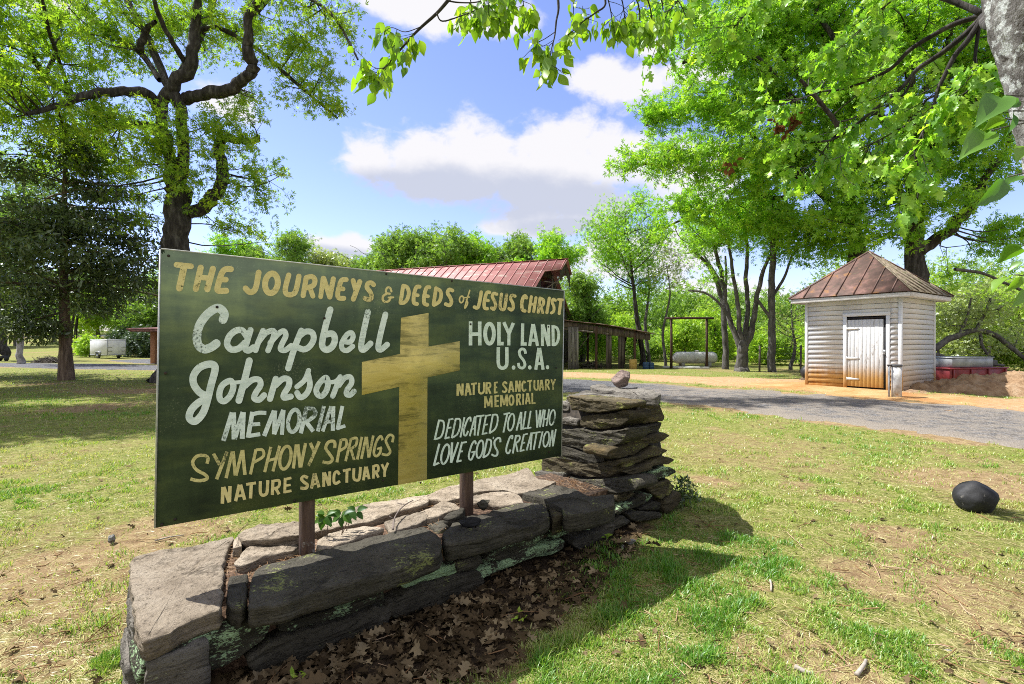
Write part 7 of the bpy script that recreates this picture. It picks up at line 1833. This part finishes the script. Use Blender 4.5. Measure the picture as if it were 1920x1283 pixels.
def overhanging_tree():
    """its trunk stands behind the camera; one bough reaches out over the view"""
    rg = np.random.default_rng(33)
    base = np.array((1.4, -2.6, 0.0))
    t = thing("overhanging_tree", "tree reaching in from above with thin twigs of hanging ovate leaves", "tree", tuple(base))
    mb = MB(); mb.tube(catmull([base + (0, 0, -0.1), base + (0, 0, 0.3), base + (-0.1, 0.1, 2.0), base + (-0.15, 0.3, 3.8), base + (-0.2, 0.4, 6.0)], 5), np.interp(np.linspace(0, 1, 21), [0, 0.1, 1], [0.2, 0.15, 0.07]), 12); mb.build("trunk", B_GREY, t, True)
    lims = []; Y0 = 2.35
    j = P(1000, -150, Y0)
    main = catmull([base + (-0.15, 0.3, 3.6), base + (-0.5, 2.0, 4.0), base + (-0.9, 3.8, 3.75), j], 7); lims.append((main, np.linspace(0.045, 0.018, len(main))))
    def lim(pts, rr, dY=0.0):
        a, _ = limb_px([(x, y, 1) for x, y in pts], Y0, dY); q = catmull(a, 6); lims.append((q, 0.75 * np.interp(np.linspace(0, 1, len(q)), np.linspace(0, 1, len(rr)), rr)))
    lim([(1000, -150), (920, -90), (870, -35), (841, 0), (819, 25), (791, 50), (773, 68), (751, 93), (733, 114), (715, 133), (700, 146)], [0.016, 0.011, 0.007, 0.003], 0.1)
    lim([(819, 25), (830, 40), (870, 28), (890, 20)], [0.005, 0.003], 0.1)
    lim([(841, 2), (862, 5), (895, 4), (930, -8)], [0.005, 0.003])
    lim([(1000, -150), (1035, -70), (1047, 7), (1043, 40), (1040, 68), (1034, 92), (1031, 108), (1022, 128)], [0.014, 0.007, 0.004, 0.003], -0.1)
    lim([(1041, 60), (1020, 74), (1005, 80)], [0.003, 0.002], -0.1)
    lim([(1000, -150), (1090, -80), (1135, 0), (1115, 25), (1095, 39), (1082, 52), (1065, 66)], [0.012, 0.007, 0.004, 0.002], 0.1)
    lim([(1000, -150), (980, -60), (960, -20), (935, 5)], [0.010, 0.005, 0.003], 0.1)
    lim([(1090, -80), (1180, -20), (1200, 30), (1190, 70)], [0.009, 0.005, 0.003], 0.3)
    lim([(1180, -20), (1230, -30), (1270, 0), (1285, 30)], [0.007, 0.004, 0.003], 0.3)
    for x0, y0, x1, y1 in ((900, -70, 905, 22), (925, -70, 948, 30), (955, -60, 985, 28), (1060, -90, 1075, 40), (1120, -50, 1150, 55), (1150, -40, 1172, 48), (1205, -25, 1222, 60), (870, -35, 882, 30), (1230, -30, 1242, 44)):
        lim([(x0, y0), ((x0 + x1) / 2 + 6, (y0 + y1) / 2), (x1, y1)], [0.006, 0.004, 0.002], 0.15)
    lim([(735, 112), (722, 126), (706, 128), (690, 120)], [0.003, 0.002], 0.1)
    lim([(790, 50), (760, 60), (735, 52), (720, 60)], [0.003, 0.002], 0.1)
    br = MB()
    for q, r_ in lims: br.tube(q, r_, 6)
    src = [q for q, _ in lims[1:]]
    tw = grow_twigs(rg, [q[len(q) // 3:] for q in src], 135, 0.105, 0.25)
    V, F = tubes(np.array(tw), np.tile(np.linspace(0.0017, 0.001, 5), (len(tw), 1)), 4); br.add(V, F)
    br.build("bough", B_OAK, t, True)
    V, F, tint = sprig_leaves(rg, tw, 3, 0.072, T_OVATE, 1.1, 0.012)
    # a tuft at each tip
    tips = [q[-3:] for q, _ in lims[1:] if q[-1][2] < 3.2]
    V2, F2, t2 = sprig_leaves(rg, tips, 7, 0.074, T_OVATE, 1.3, 0.026)
    n0 = len(V)
    mesh_np("leaves", np.vstack((V, V2)), [np.vstack((F[0], F2[0] + n0))], L_ELM, t, False, {"tint": np.concatenate((tint, t2))})
overhanging_tree()

def edge_sapling():
    rg = np.random.default_rng(2); Y = 1.55
    t = thing("sapling", "sapling with large glossy ovate leaves poking in at the right edge", "sapling", (1.75, 1.62, gz(1.75, 1.6)))
    b = np.array((1.75, 1.62, gz(1.75, 1.6)))
    st = catmull([b + (0, 0, -0.05), b + (0.02, 0, 0.6), b + (-0.02, 0.0, 1.2), P(1955, 480, Y), P(1950, 330, Y), P(1945, 180, Y), P(1950, 60, Y)], 6)
    mb = MB(); mb.tube(st, np.linspace(0.014, 0.004, len(st)), 8)
    L_ = [((1890, 332), (1838, 396)), ((1886, 178), (1836, 222)), ((1858, 245), (1806, 285)), ((1884, 222), (1842, 240)), ((1900, 208), (1898, 268)), ((1912, 330), (1888, 338)), ((1920, 460), (1868, 488)), ((1922, 488), (1880, 510)), ((1902, 515), (1838, 545)), ((1920, 515), (1884, 556)), ((1925, 540), (1905, 580)), ((1915, 190), (1888, 200)), ((1925, 270), (1905, 300))]
    O = []; D = []; S_ = []
    for (x0, y0), (x1, y1) in L_:
        a = P(x0, y0, Y + rg.uniform(-0.05, 0.05)); c = P(x1, y1, Y + rg.uniform(-0.12, 0.12)); k = int(((st - a) ** 2).sum(1).argmin())
        mb.tube(bend(st[k], a, rg, 4, 0.05), 0.0022, 5); O.append(a); D.append(c - a)
    D = np.array(D); S_ = np.linalg.norm(D, axis=1); D = nrm(D); nn = nrm(rg.normal(0, 0.55, (len(D), 3)) + (0.0, -0.75, 0.65)); bb = nrm(np.cross(nn, D))
    mb.build("stem", B_GREY, t, True)
    V, F = inst(T_OVATE[0], T_OVATE[1], np.array(O), D, bb, np.stack((S_ * 0.8, S_ * 0.68, S_), 1))
    mesh_np("leaves", V, F, L_CHERRY, t, True, {"tint": np.repeat(rg.uniform(0.1, 0.9, len(D)), len(T_OVATE[0]))})
edge_sapling()

# ---------------------------------------------------------------- seedlings
def seedlings():
    rg = np.random.default_rng(6)
    L_SEED = leaf_mat("seedling_green", (0.03, 0.085, 0.012), (0.05, 0.13, 0.016), (0.09, 0.19, 0.02), 0.45, gloss=0.02)
    stem_m = mk("reddish_stem", [(0.3, (0.05, 0.03, 0.02)), (0.7, (0.13, 0.09, 0.06))], 20, 3, 0.8)
    c = ray_plane(628, 1012, (0, 0, 0.325), (0, 0, 1))
    t = thing("seedling", "seedling with palmate dark green leaves sprouting on the wall beside the left post", "seedling", tuple(c))
    mb = MB(); O = []; D = []; Bv = []; Sz = []
    Yc = c[1]
    for (bx, by, tx, ty, n) in ((612, 1015, 611, 966, 7), (603, 1010, 605, 970, 3), (640, 1008, 642, 966, 5), (648, 1000, 668, 958, 4), (640, 1005, 655, 957, 3)):
        a = ray_plane(bx, by, (0, 0, 0.325), (0, 0, 1)); e = P(tx, ty, a[1] + rg.uniform(-0.03, 0.03)); q = bend(a, e, rg, 5, 0.06); mb.tube(q, np.linspace(0.003, 0.0016, 5), 5)
        ang = np.linspace(-2.0, 2.0, n) if n > 3 else np.linspace(-0.9, 0.9, n)
        for k in ang:
            d = nrm(np.array((math.sin(k) * 0.9, -0.25 + rg.normal(0, 0.2), -0.55 * math.cos(k) - 0.1 + 0.3 * (abs(k) > 1.2)))); O.append(e); D.append(d); Sz.append(0.072 * rg.uniform(0.8, 1.1))
            Bv.append(nrm(np.cross(nrm(np.array((0.1, -0.5, 0.85)) + rg.normal(0, 0.2, 3)), d)))
    mb.build("stem", stem_m, t)
    V, F = inst(T_OVATE[0], T_OVATE[1], np.array(O), np.array(D), np.array(Bv), np.array(Sz)); mesh_np("leaves", V, F, L_SEED, t, True, {"tint": np.repeat(rg.uniform(0, 1, len(O)), len(T_OVATE[0]))})
    def weed(px, py, h, n, size, lab, name="weed", mat=L_BRIGHT, tmpl=T_OVATE, up=0.6):
        g = G(px, py); w = thing(name, lab, "weed", tuple(g)); mb = MB(); O = []
        for k in range(max(2, n // 3)):
            e = g + rg.normal(0, 0.3, 3) * h * (1, 1, 0) + (0, 0, h * rg.uniform(0.6, 1)); mb.tube(bend(g, e, rg, 4, 0.06), 0.0018, 4); O += [e + rg.normal(0, 0.012, 3) for _ in range(3)]
        mb.build("stem", stem_m, w); O = np.array(O); D = nrm(rnd_dirs(rg, len(O)) + (0, 0, 0.1)); nn = nrm(rnd_dirs(rg, len(O)) * 0.5 + (0, 0, 1.0)); V, F = inst(tmpl[0], tmpl[1], O, D, nrm(np.cross(nn, D)), size * rg.uniform(0.7, 1.2, len(O))); mesh_np("leaves", V, F, mat, w, True, {"tint": np.repeat(rg.uniform(0, 1, len(O)), len(tmpl[0]))})
    weed(1140, 1022, 0.07, 6, 0.045, "tiny bright weed in the litter left of the pillar's foot")
    weed(975, 1180, 0.06, 9, 0.03, "small bright weed among the dead leaves in front of the wall")
    weed(555, 1280, 0.05, 9, 0.03, "small bright weed at the bottom edge below the wall")
    weed(1135, 1005, 0.05, 6, 0.035, "tiny weed hard against the wall's last stones")
    g = G(1283, 950); w = thing("cedar_seedling", "little dark feathery cedar seedling at the pillar's right foot", "seedling", tuple(g)); mb = MB(); mb.tube([g, g + (0.01, 0, 0.1), g + (0, 0, 0.2)], 0.004, 5); mb.build("stem", stem_m, w)
    C = np.array([g + (rg.normal(0, 0.055), rg.normal(0, 0.055), rg.uniform(0.05, 0.22)) for _ in range(26)]); V, F, tint = leaves(rg, C, 14, 0.012, 0.05, T_SPRAY, -0.2, 0.5); mesh_np("leaves", V, F, L_CEDAR, w, False, {"tint": tint})
    # bare twig lying on the wall
    tw = mk("grey_twig", [(0.3, (0.09, 0.07, 0.06)), (0.7, (0.22, 0.18, 0.15))], 20, 3, 0.9)
    pts = [ray_plane(x, y, (0, 0, 0.36), (0, 0, 1)) for x, y in ((737, 993), (739, 978), (748, 965), (760, 957), (775, 952))]
    pts = [p + (0, 0, 0.012 * i) for i, p in enumerate(pts)]
    mb = MB(); mb.tube(catmull(pts, 4), np.linspace(0.006, 0.003, 17), 6); mb.tube([pts[1], pts[1] + (-0.03, 0, 0.02)], 0.003, 5); mb.tube([pts[3], pts[3] + (-0.06, 0.03, 0.0)], 0.003, 5); o = mb.build("twig", tw, None, True, loc=pts[2]); tag(o, "bent dead twig lying on the pale slabs between the two posts", "twig")
seedlings()

# ---------------------------------------------------------------- grass, litter, twigs
def ground_cover():
    rg = np.random.default_rng(99)
    GR = leaf_mat("grass_blade", (0.52, 0.45, 0.23), (0.33, 0.44, 0.07), (0.10, 0.26, 0.018), 0.42, (1.1, 1.12, 0.6), 0.03)
    def sample(n, y0, y1):
        # even over the picture's depth: more per square metre near the camera
        u = rg.uniform(0, 1, n); y = 1 / (1 / y0 + (1 / y1 - 1 / y0) * u)
        x = rg.uniform(-1.12, 1.12, n) * y
        return x, y
    near = (np.array([(0, -0.5, 0), (0, 0.5, 0), (0.55, -0.38, 0), (0.55, 0.38, 0), (1, 0, 0)], float), [np.array([[0, 1, 3, 2]]), np.array([[2, 3, 4]])])
    def blades(n, y0, y1, hs, wid, flatfrac, seed):
        x, y = sample(n, y0, y1)
        g, c, l, b, lu = zones(x, y)
        s_, t_ = st_of(x, y)
        inwall = (s_ > -0.12) & (s_ < 3.72) & (t_ < 0.33 - 0.04 * s_) & (t_ > -0.55)
        tuft = fbm(x, y, 0.16, 3, 55)
        p = np.clip(g * 1.7 - 0.03, 0, 1) * np.clip(0.12 + 4.2 * (tuft - 0.44), 0.05, 1.3)
        p = np.maximum(p, lu * 0.9 * (1 - 0.5 * l))
        flat = rg.uniform(0, 1, n) < flatfrac
        p = np.where(flat, 0.55 * (1 - l) * (1 - c), p)
        keep = (rg.uniform(0, 1, n) < p) & ~inwall
        x, y, lu, tuft, flat, g = x[keep], y[keep], lu[keep], tuft[keep], flat[keep], g[keep]; m = len(x)
        z = gh(x, y) + (fbm(x, y, 0.22, 3, 77) - 0.5) * 0.03 * sstep(14, 9, y)
        h = hs * rg.uniform(0.5, 1.5, m) * np.clip(0.35 + 2.6 * (tuft - 0.35), 0.4, 1.7) * (1 + 0.55 * lu)
        h = np.where(flat, 0.05 * rg.uniform(0.5, 1.5, m), h)
        a = rg.uniform(0, 2 * np.pi, m); ln = np.where(flat, 6.0, rg.uniform(0.15, 0.9, m))
        d = nrm(np.stack((np.cos(a) * ln, np.sin(a) * ln, np.ones(m)), 1))
        b = nrm(np.stack((-np.sin(a), np.cos(a), np.zeros(m)), 1) + rg.normal(0, 0.3, (m, 3)))
        b = nrm(b - d * np.sum(b * d, 1, keepdims=True))
        w = wid * rg.uniform(0.6, 1.4, m) * (0.5 + 0.22 * y / y0)
        V, F = inst(near[0], near[1], np.stack((x, y, z - 0.004), 1), d, b, np.stack((h, w, h), 1))
        # droop the tips
        V = V.reshape(m, 5, 3); V[:, 4, :2] += d[:, :2] * (h * 0.35)[:, None]; V[:, 4, 2] -= h * 0.14; V = V.reshape(-1, 3)
        big = fbm(x, y, 1.1, 3, 61)
        tint = np.clip(0.34 + 1.2 * (big - 0.5) + 0.9 * (tuft - 0.5) + 0.3 * (g - 0.6) + 0.42 * lu + rg.normal(0, 0.27, m), 0, 1)
        tint = np.where(flat, rg.uniform(0, 0.12, m), tint)
        return V, F, np.repeat(tint, 5)
    Vs = []; F4 = []; F3 = []; Ts = []; off = 0
    for n, y0, y1, hs, wid, ff in ((300000, 1.9, 4.2, 0.028, 0.0052, 0.36), (230000, 4.2, 9.0, 0.034, 0.0085, 0.32), (150000, 9.0, 26.0, 0.045, 0.016, 0.18)):
        V, F, T = blades(n, y0, y1, hs, wid, ff, 0); Vs.append(V); F4.append(F[0] + off); F3.append(F[1] + off); Ts.append(T); off += len(V)
    o = mesh_np("grass", np.vstack(Vs), [np.vstack(F4), np.vstack(F3)], GR, None, False, {"tint": np.concatenate(Ts)})
    tag(o, "thin tufted lawn grass mixed with dry straw", "grass", kind="stuff")
    # dead oak leaves
    DL = leaf_mat("dead_oak_leaf", (0.040, 0.028, 0.016), (0.13, 0.092, 0.052), (0.32, 0.25, 0.15), 0.15, (1.1, 1, 0.8), 0.0)
    n = 9000; s = rg.uniform(-0.5, 3.2, n); t = rg.uniform(0.2, 1.9, n)
    q = R0 + s[:, None] * SD + t[:, None] * SN
    g, c, l, b, lu = zones(q[:, 0], q[:, 1]); pk = np.clip(1.35 - 0.45 * s, 0.25, 1.0)
    keep = (rg.uniform(0, 1, n) < l * pk * 0.75) & (t > 0.33 - 0.04 * s)
    q = q[keep]
    n2 = 420; x, y = sample(n2, 2.0, 9.0); s2, t2 = st_of(x, y); k2 = ~((s2 > -0.15) & (s2 < 3.72) & (t2 < 0.4) & (t2 > -0.6)); lawn = np.stack((x, y, 0 * x), 1)[k2]
    # litter caught on top of the wall and in its joints
    n3 = 160; s3 = rg.uniform(0.2, 2.7, n3); t3 = rg.uniform(-0.45, 0.2, n3); onw = R0 + s3[:, None] * SD + t3[:, None] * SN
    O = np.vstack((q, lawn)); O[:, 2] = gh(O[:, 0], O[:, 1]) + rg.uniform(0.004, 0.028, len(O))
    N = len(O); a = rg.uniform(0, 2 * np.pi, N); d = nrm(np.stack((np.cos(a), np.sin(a), rg.normal(0, 0.22, N)), 1)); nn = nrm(rg.normal(0, 0.38, (N, 3)) + (0, 0, 1)); bb = nrm(np.cross(nn, d))
    sz = 0.088 * rg.uniform(0.45, 1.35, N); sz[len(q):] *= 0.6
    V, F = inst(T_LOBED[0] * (1, 1, 1.6), T_LOBED[1], O, d, bb, sz)
    o = mesh_np("fallen_leaves", V, F, DL, None, False, {"tint": np.repeat(rg.beta(1.3, 1.9, N), len(T_LOBED[0]))}); tag(o, "brown fallen oak leaves drifted along the foot of the wall and over the lawn", "fallen leaves", kind="stuff")
    # needles and straw on the wall top, twigs on the ground
    n = 2600; s = rg.uniform(0.25, 2.75, n); t = rg.uniform(-0.42, 0.10, n); cl = fbm(s, t, 0.22, 3, 4)
    k = cl > 0.55; s, t = s[k], t[k]; O = R0 + s[:, None] * SD + t[:, None] * SN; O[:, 2] = 0.285 + rg.uniform(0, 0.03, len(O))
    a = rg.uniform(0, 2 * np.pi, len(O)); d = np.stack((np.cos(a), np.sin(a), rg.normal(0, 0.15, len(O))), 1) * rg.uniform(0.02, 0.05, len(O))[:, None]
    n2 = 900; x, y = sample(n2, 2.0, 8.0); s2, t2 = st_of(x, y); k2 = ~((s2 > -0.15) & (s2 < 3.72) & (t2 < 0.38) & (t2 > -0.6)); O2 = np.stack((x, y, gh(x, y) + 0.012), 1)[k2]
    a = rg.uniform(0, 2 * np.pi, len(O2)); d2 = np.stack((np.cos(a), np.sin(a), rg.normal(0, 0.12, len(O2))), 1) * (0.02 + 0.10 * rg.uniform(0, 1, len(O2)) ** 3)[:, None]
    Pt = np.concatenate((np.stack((O - d, O, O + d), 1), np.stack((O2 - d2, O2 + rg.normal(0, 0.006, O2.shape), O2 + d2), 1)))
    Rr = np.concatenate((np.full((len(O), 3), 0.0011), np.full((len(O2), 3), 0.0022) * rg.uniform(0.6, 1.5, (len(O2), 1))))
    V, F = tubes(Pt, Rr, 4)
    tm = leaf_mat("dry_needle", (0.16, 0.085, 0.045), (0.28, 0.17, 0.09), (0.42, 0.32, 0.22), 0.1, (1, 1, 1), 0.0)
    o = mesh_np("needle_litter", V, F, tm, None, False, {"tint": np.repeat(rg.uniform(0, 1, len(Pt)), 12)}); tag(o, "dry needles and little twigs caught on the slabs and strewn on the lawn", "twig litter", kind="stuff")
    # a few sticks that can be told apart
    tw = mk("pale_stick", [(0.3, (0.20, 0.17, 0.14)), (0.7, (0.45, 0.41, 0.36))], 12, 4, 0.9)
    for (pa, pb, r_, lab) in (((1606, 1270), (1624, 1242), 0.010, "short grey brown stick lying in the grass at bottom right"), ((1492, 1256), (1520, 1268), 0.012, "pale peeled stick at the bottom edge left of the grey brown one"), ((290, 1016), (345, 1005), 0.006, "pale stick lying on bare soil below the sign's left corner"), ((1444, 1090), (1446, 1110), 0.007, "small upright dark stick in the grass near the shadow's edge")):
        a, b = G(*pa), G(*pb); m_ = (a + b) / 2; mb = MB(); mb.tube(catmull([a + (0, 0, r_), m_ + rg.normal(0, 0.006, 3) + (0, 0, r_ * 1.2), b + (0, 0, r_)], 4), np.linspace(r_, r_ * 0.6, 9), 7); o = mb.build("stick", tw, None, True, loc=m_); tag(o, lab, "stick", "sticks on the lawn")
ground_cover()
